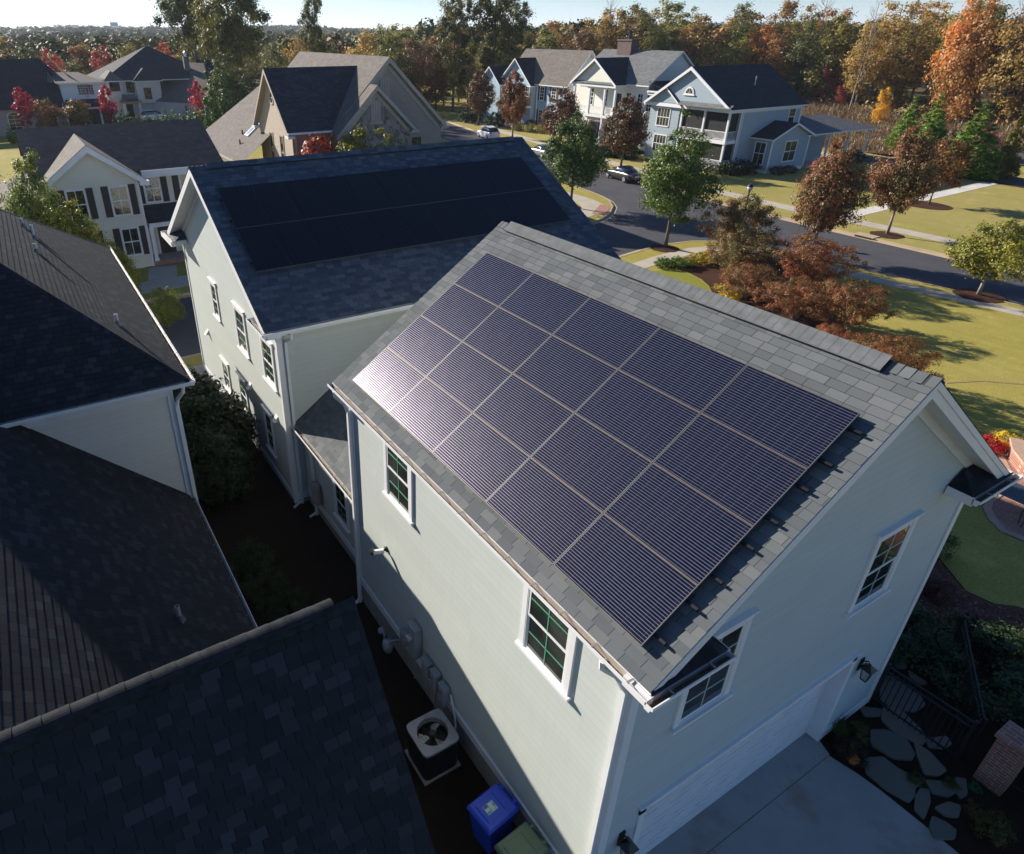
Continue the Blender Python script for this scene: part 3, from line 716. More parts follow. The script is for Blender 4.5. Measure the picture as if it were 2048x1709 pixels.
for xe in (HE, xf):
    e_, r_ = V((xe,0,HZ)), V((HXR,0,HZR)); Y = lambda p, y, z: (p.x, y, p.z + z)
    b.prism([Y(e_,ya+.01,-.02), Y(r_,ya+.01,-.02), Y(r_,ya+.01,-.27), Y(e_,ya+.01,-.27)], (0,.02,0)); b.prism([Y(e_,yb-.03,-.02), Y(r_,yb-.03,-.02), Y(r_,yb-.03,-.25), Y(e_,yb-.03,-.25)], (0,.02,0))
    b.poly([Y(e_,ya+.03,-.235), Y(r_,ya+.03,-.235), Y(r_,HY0-.026,-.235), Y(e_,HY0-.026,-.235)], 1)
    b.box(xe-.035 if xe > -19 else xe+.012, xe-.012 if xe > -19 else xe+.035, ya+.03, yb-.03, HZ-.2, HZ-.015)
    b.box(min(xe, HX1 if xe > -19 else HX0), max(xe, HX1 if xe > -19 else HX0), HY0, HY1, HZ-.19, HZ-.17, 1)
b.build('rake_board', [M['trim'], M['soffit']], hs)
gutter(hs, (HE+.002, yb, HZ-.02), (HE+.002, ya-.05, HZ-.02), (1,0,0), ties=False)
for x0, x1, nm in ((HE+.1, -14.25, 0), (-23.6, xf-.1, 1)):                  # eave returns on the lit gable
    b = MB(); zt, zb = HZ+.2, HZ-.03; y0 = HY0 - .45
    hi_, lo_ = max(x0, x1), min(x0, x1)
    if nm == 0: slope(b, [(lo_,y0,zb),(hi_,y0,zb),(hi_-.5,HY0-.03,zt),(lo_+.35,HY0-.03,zt)], (1,0,0)); slope(b, [(lo_,HY0-.03,zb),(lo_,y0,zb),(lo_+.35,HY0-.03,zt)], (0,1,0))
    else: slope(b, [(lo_,y0,zb),(hi_,y0,zb),(hi_-.35,HY0-.03,zt),(lo_+.5,HY0-.03,zt)], (1,0,0)); slope(b, [(hi_,y0,zb),(hi_,HY0-.03,zb),(hi_-.35,HY0-.03,zt)], (0,1,0))
    ob = b.build('eave_return', M['sh_house'], hs)
    b = MB(); b.box(lo_+.02, hi_, y0+.02, HY0-.03, HZ-.2, HZ-.05); b.build('return_soffit', M['trim'], ob)
    gutter(hs, (lo_, y0, HZ-.03), (hi_, y0, HZ-.03), (0,-1,0), step=.5)
b = MB(); slope(b, [(-27.3,-.45,5.85),(-27.3,12.4,5.85),(-25.0,12.4,6.45),(-25.0,-.45,6.45)], (0,1,0), courses=False); b.box(-27.25,-25.2,-.4,12.3,5.6,5.8,1); ob = b.build('porch_roof', [M['sh_house'], M['trim']], hs)
for y in (3.9, 7.9, 11.9): b = MB(); b.cyl((-27,y,0),(-27,y,5.6),.13,.11,12); b.build('porch_post', M['trim'], hs)
b = MB(); b.box(-27.3,-24.63,2.5,12.3,0,.35); b.build('porch_floor', M['walk'], hs)
b = MB(); b.tube([(HE+.07,HY0+.25,HZ-.13),(HE+.05,HY0+.25,HZ-.3),(HX1+.09,HY0+.22,HZ-.55),(HX1+.075,HY0+.22,HZ-.7)], .045, 8); b.box(HX1+.032,HX1+.105,HY0+.18,HY0+.26,.05,HZ-.65); b.tube([(HX1+.07,HY0+.2,.15),(HX1+.15,HY0-.1,.04)], .04, 8)
b.build('downspout', M['trim'], hs)
for x, z, w, h in ((-20.62,4.12,.62,1.28), (-17.62,3.98,.95,1.45), (-14.92,3.98,.92,1.38), (-20.75,1.05,.75,1.15), (-18.45,1.2,.75,1.3), (-15.6,1.08,.62,1.42)):
    window(hs, (x, HY0, z), '-y', w, h, lite='green_sash')
for x, z in ((-22.5,2.62), (-16.95,2.66), (-14.3,2.7)):                      # dryer and vent hoods
    b = MB(); b.hexa([(x-.1,HY0-.02,z),(x+.1,HY0-.02,z),(x+.1,HY0,z),(x-.1,HY0,z),(x-.1,HY0-.02,z+.22),(x+.1,HY0-.02,z+.22),(x+.1,HY0,z+.22),(x-.1,HY0,z+.22)])
    b.prism([(x-.09,HY0-.02,z+.2),(x-.09,HY0-.16,z+.03),(x-.09,HY0-.02,z+.03)], (.18,0,0)); b.build('vent_hood', M['trim'], hs)
# link
LY, LE, LZ, LK = .42, .2, 3.0, .69; lr = 4.3
b = MB(); b.poly([(HX1,LY,.4),(LX0,LY,.4),(LX0,LY,LZ+.0),(HX1,LY,LZ+.0)]); b.build('link_wall', M['sage'], hs)
b = MB(); b.box(HX1+.01, LX0-.01, LY+.02, 7.5, -.2, .4); b.box(HX1+.03, LX0-.01, LY+.02, 7.5, .4, LZ-.12); b.build('link_base', M['found'], hs)
b = MB(); b.box(HX1+.03, LX0-.01, LY-.028, LY-.002, .38, .6); b.box(HX1+.03, LX0-.01, LE+.01, LE+.03, LZ-.2, LZ-.015); b.box(HX1+.03, LX0-.01, LE+.01, LY+.02, LZ-.2, LZ-.17); b.build('link_trim', M['trim'], hs)
b = MB(); slope(b, [(HX1,LE,LZ),(LX0,LE,LZ),(LX0,lr,LZ+(lr-LE)*LK),(HX1,lr,LZ+(lr-LE)*LK)], (1,0,0)); slope(b, [(LX0,2*lr-LE,LZ),(HX1,2*lr-LE,LZ),(HX1,lr,LZ+(lr-LE)*LK),(LX0,lr,LZ+(lr-LE)*LK)], (1,0,0)); b.build('link_roof', M['sh_gar'], hs)
gutter(hs, (HX1+.03, LE-.002, LZ-.02), (LX0+.0, LE-.002, LZ-.02), (0,-1,0), step=.45)
window(hs, (-10.98, LY, 1.12), '-y', .74, 1.3, lite='green_sash')
b = MB(); b.box(-12.62,-12.54,LY-.11,LY-.03,.05,LZ-.15); b.tube([(-12.58,LY-.07,.15),(-12.6,LY-.3,.04)], .04, 8); b.build('downspout', M['trim'], hs)
b = MB(); b.lathe((-12.3,LY-.14,.0), [(.16,.75),(.2,.82),(.2,1.35),(.16,1.42)], 14, 0, 1.3, .6); b.build('hose_reel', M['taupe_plastic'], hs)
# black array on the house
e2, u2, n2 = V((0,1,0)), V((-hc,0,hsn)), V((hsn,0,hc))
O2 = V((HE, 0, HZ)) + u2 * 2.111 + n2 * .125
for j in range(2):
    for i in range(11):
        solar_panel(O2 + e2*(.009 + i*1.063) + u2*(j*1.8), e2, u2, n2, 1.063, 1.8, 'pv_black', 'alu_dark', f"plain black solar panel on the house roof, {['lower','upper'][j]} row, {ORD[i]} from the gable end", 'black solar panels on the house roof', 'alu_dark')
rk = thing('mounting_rack', 'rails under the plain black solar panels on the house roof', 'solar rack', (-16, 5.8, 8))
for k in range(4):
    s = 2.111 + (k // 2) * 1.8 + (.4 if k % 2 == 0 else 1.35); p = V((HE,0,HZ)) + u2*s; mb = MB()
    q = lambda y, a, c: p + V((0,y,0)) + u2*a + n2*c
    mb.hexa([q(-.06,-.02,.035),q(11.8,-.02,.035),q(11.8,.02,.035),q(-.06,.02,.035),q(-.06,-.02,.08),q(11.8,-.02,.08),q(11.8,.02,.08),q(-.06,.02,.08)])
    mb.build('rail', M['rail'], rk)
mb = MB()
for s, w in ((2.111 - .012, .012), (2.111 + 1.8 - .014, .012)):              # bright trim strips along the rows
    p = V((HE,0,HZ)) + u2*s; q = lambda y, a, c: p + V((0,y,0)) + u2*a + n2*c
    mb.hexa([q(.0,-w,.1),q(11.7,-w,.1),q(11.7,w,.1),q(.0,w,.1),q(.0,-w,.127),q(11.7,-w,.127),q(11.7,w,.127),q(.0,w,.127)])
mb.build('row_trim', M['alu_grey'], rk)

# ------------------------------------------------------------------ the dark-roofed neighbour at left
nb = thing('house', 'cream house with dark shingle hip roof, wing and dark gabled wing close at left', 'house', (-14, -8, 0))
AX0, AX1, AY, AZ, AK = -25.5, -12.0, -2.79, 5.89, .78; h = (AX1 - AX0) / 2
b = MB(); ap = (AX0 + h, AY - h, AZ + h*AK); aq = (AX0 + h, AY - h - 4, AZ + h*AK)
slope(b, [(AX1,AY,AZ),(AX0,AY,AZ),ap], (1,0,0), lift=.006); slope(b, [(AX1,AY-17.5,AZ),(AX1,AY,AZ),ap,aq], (0,1,0)); slope(b, [(AX0,AY,AZ),(AX0,AY-17.5,AZ),aq,ap], (0,1,0))
for x, sx in ((AX1, 1), (AX0, -1)): ridge_cap(b, (x,AY,AZ+.012), ap, V((0,1,-.78)) + V((-sx*.2,0,0)), V((sx,0,-.78)) + V((0,-.2,0)), .14, .15, .02)
b.build('roof', M['sh_dark'], nb)
b = MB(); b.poly([(-12.42,-20,0),(-12.42,-3.2,0),(-12.42,-3.2,AZ-.1),(-12.42,-20,AZ-.1)]); b.poly([(-12.42,-3.2,0),(-25.1,-3.2,0),(-25.1,-3.2,AZ-.1),(-12.42,-3.2,AZ-.1)]); b.poly([(-25.1,-3.2,0),(-25.1,-20,0),(-25.1,-20,AZ-.1),(-25.1,-3.2,AZ-.1)])
b.build('wall', M['cream_sid'], nb)
b = MB(); b.box(-12.42,-12.39,-20,-3.17,AZ-.5,AZ-.12); b.box(-12.42,-12.385,-3.32,-3.17,0,AZ-.5); b.box(-12.55,-12.42,-3.195,-3.17,0,AZ-.5); b.box(-25.1,-12.56,-3.195,-3.17,AZ-.5,AZ-.12)
b.box(-25.4,-12.02,-3.2,-2.82,AZ-.16,AZ-.13); b.box(-12.4,-12.03,-20,-2.82,AZ-.159,AZ-.129)
b.build('corner_trim', M['trim'], nb)
gutter(nb, (AX0,AY+.002,AZ-.02), (AX1+.1,AY+.002,AZ-.02), (0,1,0), step=.75); gutter(nb, (AX1+.002,-20,AZ-.02), (AX1+.002,AY+.1,AZ-.02), (1,0,0), step=.75)
b = MB(); b.tube([(-12.05,-2.95,AZ-.15),(-12.1,-2.98,AZ-.35),(-12.3,-3.1,AZ-.6),(-12.33,-3.14,AZ-.8)], .05, 8); b.box(-12.385,-12.30,-3.19,-3.09,.1,AZ-.7); b.build('downspout', M['trim'], nb)
BY, BZ, BK = -3.27, 2.30, .985
b = MB(); slope(b, [(-12.42,BY,BZ),(-6.3,BY,BZ),(-2.9,BY-4.13,BZ+4.13*BK),(-2.88,BY-6.5,BZ+6.5*BK),(-12.42,BY-6.5,BZ+6.5*BK)], (1,0,0), lift=.005); slope(b, [(-12.42,BY-13,BZ),(-2.88,BY-13,BZ),(-2.88,BY-6.5,BZ+6.5*BK),(-12.42,BY-6.5,BZ+6.5*BK)], (1,0,0), courses=False); b.build('wing_roof', M['sh_dark'], nb)
b = MB(); b.poly([(-12.4,-3.6,0),(-4,-3.6,0),(-4,-3.6,BZ-.1),(-12.4,-3.6,BZ-.1)][::-1]); b.build('wing_wall', M['cream_sid'], nb)
gutter(nb, (-12.38,BY+.002,BZ-.02), (-6.4,BY+.002,BZ-.02), (0,1,0), step=.62)
CXR, CZR, CYE, CK = -2.86, 6.42, -2.6, 1.2
b = MB(); slope(b, [(1.9,CYE-14,CZR-(1.9-CXR)*CK),(1.9,CYE,CZR-(1.9-CXR)*CK),(CXR,CYE,CZR),(CXR,CYE-14,CZR)], (0,1,0), ex=.15); slope(b, [(CXR-4.2,CYE,CZR-4.2*CK),(CXR-4.2,CYE-14,CZR-4.2*CK),(CXR,CYE-14,CZR),(CXR,CYE,CZR)], (0,1,0), ex=.15)
b.build('gable_wing_roof', M['sh_dark'], nb)
b = MB(); q = 1/sqrt(1+CK*CK); ridge_cap(b, (CXR,CYE-.0,CZR+.015), (CXR,CYE-14,CZR+.015), (q,0,-q*CK), (-q,0,-q*CK), .16, .2, .03)
pr = []
for k in range(9):                                                          # rounded ridge vent roll
    t = radians(-52 + 104*k/8); pr.append((sin(t)*.15, cos(t)*.15 - .085))
y = CYE - .32
while y > CYE - 13.6:
    y2 = y - .31
    for (a0, z0), (a1, z1) in zip(pr, pr[1:]):
        c = [(CXR+a0,y,CZR+z0+.048),(CXR+a1,y,CZR+z1+.048),(CXR+a1,y2,CZR+z1+.036),(CXR+a0,y2,CZR+z0+.036)]
        k = (y * 3.3) % 5; b.poly(c[::-1], 0, [(k,.05),(k,.08),(k+.2,.08),(k+.2,.05)])
    b.poly([(CXR+a,y,CZR+z+.048) for a, z in pr] + [(CXR,y,CZR-.1)], 0, [(0,0)]*10)
    y -= .30
b.build('ridge_roll', M['cap_dark'], nb)
b = MB(); b.poly([(CXR+4,CYE-.35,0),(CXR-4,CYE-.35,0),(CXR-4,CYE-.35,CZR-4*CK-.2),(CXR,CYE-.35,CZR-.2),(CXR+4,CYE-.35,CZR-4*CK-.2)]); b.build('gable_wing_wall', M['cream_sid'], nb)
b = MB()
for s in (1, -1): b.prism([(CXR,CYE-.03,CZR-.03),(CXR+s*4.1,CYE-.03,CZR-4.1*CK-.03),(CXR+s*4.1,CYE-.03,CZR-4.1*CK-.25),(CXR,CYE-.03,CZR-.25)], (0,.018,0))
b.build('rake_board', M['taupe_trim'], nb)
def roofvent(px, plane_p, plane_n, hgt, r=.045):
    d = _ray(*px); P, n_ = V(plane_p), V(plane_n); p = CAMLOC + d * ((P - CAMLOC).dot(n_) / d.dot(n_))
    b = MB(); b.cyl(p - V((0,0,.05)), p + V((0,0,hgt)), r, r, 12); b.lathe(p + V((0,0,hgt - .0)), [(r*.99,0),(r*1.02,.012),(r*.75,.014),(r*.7,-.05)], 12)
    o = b.build('vent_pipe', M['pipe'], nb)
    b = MB(); b.lathe(p - V((0,0,.03)), [(r*2.3,0),(r*1.7,.06),(r*1.15,.16)], 14); b.build('pipe_collar', M['lead'], o)
nA = (0, .78, 1); PA = (AX1, AY, AZ)
for px, hg in (((48,455), .28), ((70,478), .42), ((74,506), .26), ((236,650), .28)): roofvent(px, PA, nA, hg)
roofvent((360,1240), (-12,BY,BZ), (0,BK,1), .34)
# ------------------------------------------------------------------ houses of the neighbourhood
def tri(mb, pts, m=0): mb.poly(pts, m)
def railing(parent, p0, p1, h=.85, mat='trim_far', step=.14, name='railing'):
    p0, p1 = V(p0), V(p1); L = (p1 - p0).length; d = (p1 - p0) / L; s = V((-d.y, d.x, 0)).normalized() * .025
    b = MB()
    def bar(z0, z1):
        a = [p0 - s, p1 - s, p1 + s, p0 + s]; b.hexa([q + V((0,0,z0)) for q in a] + [q + V((0,0,z1)) for q in a])
    bar(h - .06, h); bar(.08, .13); k = int(L / step)
    for i in range(1, k):
        c = p0 + d * (L * i / k); b.box(c.x-.018, c.x+.018, c.y-.018, c.y+.018, c.z+.13, c.z+h-.06)
    return b.build(name, M[mat], parent)
def post(parent, x, y, z0, z1, w=.2, mat='trim_far', name='porch_post'):
    b = MB(); b.box(x-w/2, x+w/2, y-w/2, y+w/2, z0, z1); b.box(x-w*.68, x+w*.68, y-w*.68, y+w*.68, z1-.12, z1+.001); b.box(x-w*.68, x+w*.68, y-w*.68, y+w*.68, z0-.001, z0+.14)
    return b.build(name, M[mat], parent)
def slab(parent, x0, x1, y0, y1, z0, z1, mat, name):
    b = MB(); b.box(x0, x1, y0, y1, z0, z1); return b.build(name, M[mat], parent)
def door(parent, P, face, w, h, mat='door_dark', trim='trim_far'):
    F = frame(P, face); b = MB()
    b.fbox(F, -.1, 0, 0, h + .1, -.01, .05); b.fbox(F, w, w + .1, 0, h + .1, -.01, .05); b.fbox(F, 0, w, h, h + .1, -.01, .05)
    o = b.build('door_frame', M[trim], parent)
    b = MB(); b.fbox(F, 0, w, 0, h, -.01, .02)
    for k in range(3): b.fbox(F, w*.15, w*.85, .15 + k*h*.31, .15 + k*h*.31 + h*.22, .02, .03)
    d = b.build('door', M[mat], parent); b = MB(); c = F(w*.9, h*.46, .05); b.lathe((c[0], c[1], c[2]), [(.02,-.03),(.04,0),(.02,.03)], 8); b.build('handle', M['alu'], d)

M['mesh'], _nt, _b, _o = newmat('insect_screen'); _b.inputs['Base Color'].default_value = (.015,.015,.017,1); _b.inputs['Alpha'].default_value = .72
# -- grey-blue house with the double porch
h3 = thing('house', 'grey-blue two storey house with black roof, arched gable window and stacked white porches', 'house', (-50, 65, 0))
walls(h3, -55.6, -44.6, 61.2, 71.4, .4, 6.3, 'greyblue_sid', 'Y', 9.95)
slab(h3, -55.55, -44.65, 61.25, 71.35, 0, .42, 'red_brick', 'foundation')
gable_roof(h3, -56.0, -44.2, 59.0, 71.8, 6.35, 10.15, 'Y', 'sh_far_black')
b = MB(); b.poly([(-55.5,59.35,6.4),(-44.7,59.35,6.4),(-50.1,59.35,9.95)]); b.build('gable_wall', M['greyblue_sid'], h3)
b = MB()
for s in (1, -1): b.prism([(-50.1,58.99,10.1),(-50.1+s*5.8,58.99,6.4),(-50.1+s*5.8,58.99,6.1),(-50.1,58.99,9.78)], (0,-.05,0))
b.box(-55.8,-44.4,59.3,61.2,6.0,6.36); b.build('gable_trim', M['trim_far'], h3)
b = MB(); slope(b, [(-51.0,58.75,6.38),(-44.3,58.75,6.38),(-44.3,59.35,6.75),(-51.0,59.35,6.75)], (1,0,0), courses=False); b.build('pent_roof', M['sh_far_grey'], h3)
F = frame((-50.1, 59.35, 7.45), '-y')                                         # half-round attic window
b = MB(); pts = [F(-.62,0,.02), F(.62,0,.02)] + [F(.62*cos(t), .75*sin(t), .02) for t in [pi*k/12 for k in range(1,12)]]
b.prism([V(p) for p in pts], (0,-.06,0)); b.fbox(F,-.75,.75,-.12,0,0,.12); o = b.build('window', M['trim_far'], h3)
b = MB(); b.poly([F(-.45,.08,.085), F(.45,.08,.085)] + [F(.45*cos(t), .08+.5*sin(t), .085) for t in [pi*k/12 for k in range(1,12)]]); b.build('window_pane', M['pane'], o)
b = MB()
for t in (45, 90, 135): a = radians(t); b.prism([V(F(-.015*sin(a),.08+.015*cos(a),.09)), V(F(.48*cos(a)-.015*sin(a),.08+.53*sin(a),.09)), V(F(.48*cos(a)+.015*sin(a),.08+.53*sin(a),.09)), V(F(.015*sin(a),.08-.01,.09))], (0,-.015,0))
b.build('window_grille', M['trim_far'], o)
walls(h3, -55.4, -51.2, 59.6, 61.2, .4, 6.1, 'greyblue_sid', 'Y', 7.75, name='bay_wall', skip=('+y',))
gable_roof(h3, -55.95, -50.65, 59.1, 62, 6.15, 8.15, 'Y', 'sh_far_black', name='bay_roof')
for z in (1.2, 4.0): far_window(h3, (-54.2,59.6,z), '-y', 1.7, 1.75, 4, 1)
for z0, z1 in ((.45, 3.0), (3.3, 6.05)):
    for x, y in ((-44.85,59.75), (-47.9,59.75), (-50.9,59.75)): post(h3, x, y, z0, z1)
    railing(h3, (-50.8,59.75,z0), (-47.98,59.75,z0)); railing(h3, (-47.8,59.75,z0), (-44.95,59.75,z0)); railing(h3, (-44.85,59.85,z0), (-44.85,61.2,z0))
    far_window(h3, (-46.6,61.2,z0+.35), '-y', .9, 1.75, 1, 1, glass='pane'); far_window(h3, (-50.2,61.2,z0+.35), '-y', .9, 1.75, 1, 1)
    door(h3, (-48.6,61.2,z0), '-y', .95, 2.1)
    for x0, x1 in ((-50.8,-48.02), (-47.78,-44.97)): s_ = MB(); s_.box(x0,x1,59.84,59.855,z0+.02,z1-.02); s_.build('porch_screen', M['mesh'], h3)
    s_ = MB(); s_.box(-44.86,-44.845,59.9,61.15,z0+.02,z1-.02); s_.build('porch_screen', M['mesh'], h3)
    b = MB(); b.box(-45.6,-45.2,61.12,61.2,z0+.3,z0+2.1); b.build('shutter', M['shutter'], h3)
slab(h3, -51.1, -44.65, 59.55, 61.2, 2.95, 3.3, 'trim_far', 'porch_deck'); slab(h3, -51.1, -44.65, 59.55, 61.2, .1, .45, 'red_brick', 'porch_floor')
b = MB(); b.box(-44.6,-44.57,61.2,71.4,5.95,6.25); b.box(-44.6,-44.55,61.17,61.36,.3,6.0); b.box(-44.6,-44.55,71.2,71.43,.3,6.0); b.cyl((-44.5,61.45,.2),(-44.5,61.45,6.1),.05,.05,6); b.build('corner_trim', M['trim_far'], h3)
far_window(h3, (-44.6,69.3,4.35), '+x', 1.0, 1.6, 1, 1)
walls(h3, -44.6, -42.2, 63.9, 70.3, .35, 3.55, 'greyblue_sid', 'X', 4.75, name='side_wall', skip=('-x',))
gable_roof(h3, -46.5, -41.8, 63.4, 70.8, 3.5, 4.95, 'X', 'sh_far_black', name='side_roof')
slab(h3, -44.6, -42.25, 63.95, 70.25, 0, .36, 'trim_far', 'foundation')
b = MB(); b.box(-42.23,-42.15,63.87,64.05,.3,3.5); b.box(-42.23,-42.15,70.15,70.33,.3,3.5); b.build('corner_trim', M['trim_far'], h3)
far_window(h3, (-42.2,66.3,1.1), '+x', 1.9, 1.95, 2, 1); far_window(h3, (-44.0,63.9,.9), '-y', 1.15, 2.1, 2, 1)
hip_roof(h3, -50.5, -42.0, 69.6, 82.8, 3.55, .3, 'sh_far_grey', name='rear_porch_roof')
walls(h3, -50.2, -44.4, 70.8, 77, 0, 3.5, 'greyblue_sid', name='rear_wall'); 
for y in (74.5, 78.3, 82.2): post(h3, -42.5, y, .1, 3.42, .2)
slab(h3, -50.2, -42.2, 70.8, 82.5, 0, .12, 'walk', 'porch_floor')
railing(h3, (-42.7,78.5,.12), (-42.7,82,.12), .9, 'black_iron')
b = MB(); b.cyl((-47.2,66,8.0),(-47.2,66,9.15),.05,.05,8); b.build('vent_pipe', M['pipe'], h3)

# -- cream house with the two-storey gabled porch
h2 = thing('house', 'cream two storey house with gabled double porch, two flags and brick chimney', 'house', (-65, 65, 0))
walls(h2, -71.5, -58.9, 62.6, 71.8, .3, 7.65, 'cream_wall', 'X', 11.1)
gable_roof(h2, -71.9, -58.5, 62.1, 72.3, 7.7, 11.3, 'X', 'sh_far_grey')
slab(h2, -71.45, -58.95, 62.65, 71.7, 0, .32, 'red_brick', 'foundation')
walls(h2, -58.9, -56.8, 62.9, 70.5, .3, 7.2, 'cream_wall', name='side_wall', skip=('-x',))
b = MB(); slope(b, [(-56.3,62.4,7.2),(-56.3,71,7.2),(-58.9,71,8.15),(-58.9,62.4,8.15)], (0,1,0), courses=False); b.box(-58.9,-56.35,62.42,70.9,7.0,7.18,1); b.build('side_roof', [M['sh_far_black'], M['trim_far']], h2)
gable_roof(h2, -70.3, -62.0, 60.3, 67, 7.6, 10.5, 'Y', 'sh_far_black', name='porch_roof', rake=.3)
b = MB(); b.poly([(-69.8,60.75,7.75),(-62.5,60.75,7.75),(-66.15,60.75,10.25)]); b.build('gable_wall', M['cream_wall'], h2)
b = MB(); slope(b, [(-70.1,60.35,7.62),(-62.2,60.35,7.62),(-62.2,60.75,7.85),(-70.1,60.75,7.85)], (1,0,0), courses=False); b.build('pent_roof', M['sh_far_grey'], h2)
slab(h2, -70.1, -62.2, 60.5, 62.6, 7.25, 7.6, 'trim_far', 'porch_beam'); slab(h2, -70.1, -60.0, 60.6, 62.6, 3.75, 4.05, 'trim_far', 'porch_deck'); slab(h2, -70.1, -60.0, 60.6, 62.6, .2, .55, 'red_brick', 'porch_floor')
for x in (-69.8, -66.9, -64.2, -62.4): post(h2, x, 60.8, 4.05, 7.25, .24); post(h2, x, 60.8, .55, 3.75, .24)
for a, c in ((-69.7,-67.0), (-66.8,-64.3), (-64.1,-62.5)): railing(h2, (a,60.8,4.05), (c,60.8,4.05), .95)
for a, c in ((-69.7,-67.0), (-62.3,-60.1)): railing(h2, (a,60.8,.55), (c,60.8,.55), .85, 'trim_far' if a < -63 else 'black_iron')
railing(h2, (-62.3,60.8,4.05), (-60.1,60.8,4.05), .95, 'black_iron')
for x in (-68.9, -66.3): far_window(h2, (x,62.6,4.95), '-y', .8, 1.9, 2, 4)
for x in (-62.6, -60.7, -59.2): far_window(h2, (x + .35,62.6 if x < -59.5 else 62.6,4.9), '-y', .78, 1.8, 2, 4)
far_window(h2, (-58.2,62.9,4.9), '-y', .78, 1.8, 2, 4); far_window(h2, (-60.7,62.6,1.2), '-y', .9, 1.9, 2, 4)
door(h2, (-64.0,62.6,4.05), '-y', .95, 2.5); door(h2, (-65.2,62.6,.55), '-y', 1.1, 2.4); door(h2, (-62.9,62.6,.55), '-y', .9, 2.3); door(h2, (-68.2,62.6,.55), '-y', 1.0, 2.3, 'screen')
for k in range(4): slab(h2, -66.6, -64.5, 60.55-.32*(k+1), 60.55-.32*k, 0, .45-.11*k, 'red_brick', 'stair_step')
for x in (-66.7, -64.4): railing(h2, (x,60.6,.45), (x,59.3,.02), .8)
b = MB(); b.box(-68.6,-66.2,66.3,67.6,8,12.3); b.box(-68.7,-66.1,66.2,67.7,12.3,12.5); o = b.build('chimney', M['dark_brick'], h2)
b = MB(); b.cyl((-67.2,66.9,12.4),(-67.2,66.9,13.3),.2,.2,10); b.cyl((-67.2,66.9,13.25),(-67.2,66.9,13.45),.28,.28,10); b.build('chimney_pot', M['black_metal'], o)
b = MB(); b.box(-58.9,-58.86,62.6,71.8,7.2,7.5); b.box(-56.8,-56.74,62.87,63.05,.3,7.0); b.build('corner_trim', M['trim_far'], h2)

# -- pale blue house with three gables
h1 = thing('house', 'pale blue house with three front gables, brown roof and dark blue shutters', 'house', (-86, 69, 0))
walls(h1, -92.5, -78.2, 67.0, 74.2, .3, 6.4, 'blue_sid', 'X', 10.55)
b = MB(); b.poly([(-78.19,67.0,.3),(-78.19,74.2,.3),(-78.19,74.2,6.4),(-78.19,70.6,10.55),(-78.19,67.0,6.4)]); b.build('side_wall', M['green_sid'], h1)
gable_roof(h1, -93.0, -77.7, 66.4, 74.8, 6.35, 10.95, 'X', 'sh_far_brown')
slab(h1, -92.4, -78.3, 67.05, 74.1, 0, .31, 'red_brick', 'foundation')
walls(h1, -93.0, -85.3, 66.0, 68, .3, 6.1, 'blue_sid', 'Y', 9.5, name='gable_wall', skip=('+y',)); gable_roof(h1, -93.5, -84.9, 65.5, 71, 6.1, 9.8, 'Y', 'sh_far_black', name='gable_roof')
walls(h1, -97.0, -91.8, 64.9, 70, .3, 6.0, 'blue_sid', 'Y', 8.3, name='gable_wall'); gable_roof(h1, -97.5, -91.3, 64.4, 71, 5.95, 8.5, 'Y', 'sh_far_black', name='gable_roof')
b = MB(); slope(b, [(-91.2,63.6,3.3),(-85.0,63.6,3.3),(-85.0,66.0,4.6),(-91.2,66.0,4.6)], (1,0,0), courses=False); b.box(-91.1,-85.1,63.65,66,3.0,3.28,1); b.build('porch_roof', [M['sh_far_black'], M['trim_far']], h1)
for x in (-90.6, -88.4, -86.0): post(h1, x, 64.0, .3, 3.0, .32)
slab(h1, -91, -85.2, 63.7, 66, 0, .3, 'red_brick', 'porch_floor'); door(h1, (-88.2,66,.3), '-y', 1.1, 2.3, 'door_dark')
for x, z in ((-84.3,4.2), (-81.6,4.2), (-84.3,1.0), (-81.6,1.0)): far_window(h1, (x,67,z), '-y', .9, 1.75, 2, 4, shutters='shutter_blue')
far_window(h1, (-86.6,66,4.6), '-y', .8, 1.3, 2, 2, shutters='shutter_blue'); far_window(h1, (-95.2,64.9,3.9), '-y', 1.6, 1.6, 2, 2); far_window(h1, (-78.18,69.4,4.4), '+x', .8, 1.5, 1, 1)
b = MB(); b.box(-84.97,-84.85,66.82,66.98,.3,6.2); b.box(-78.3,-78.12,66.9,67.06,.3,6.2); b.build('corner_trim', M['trim_far'], h1)

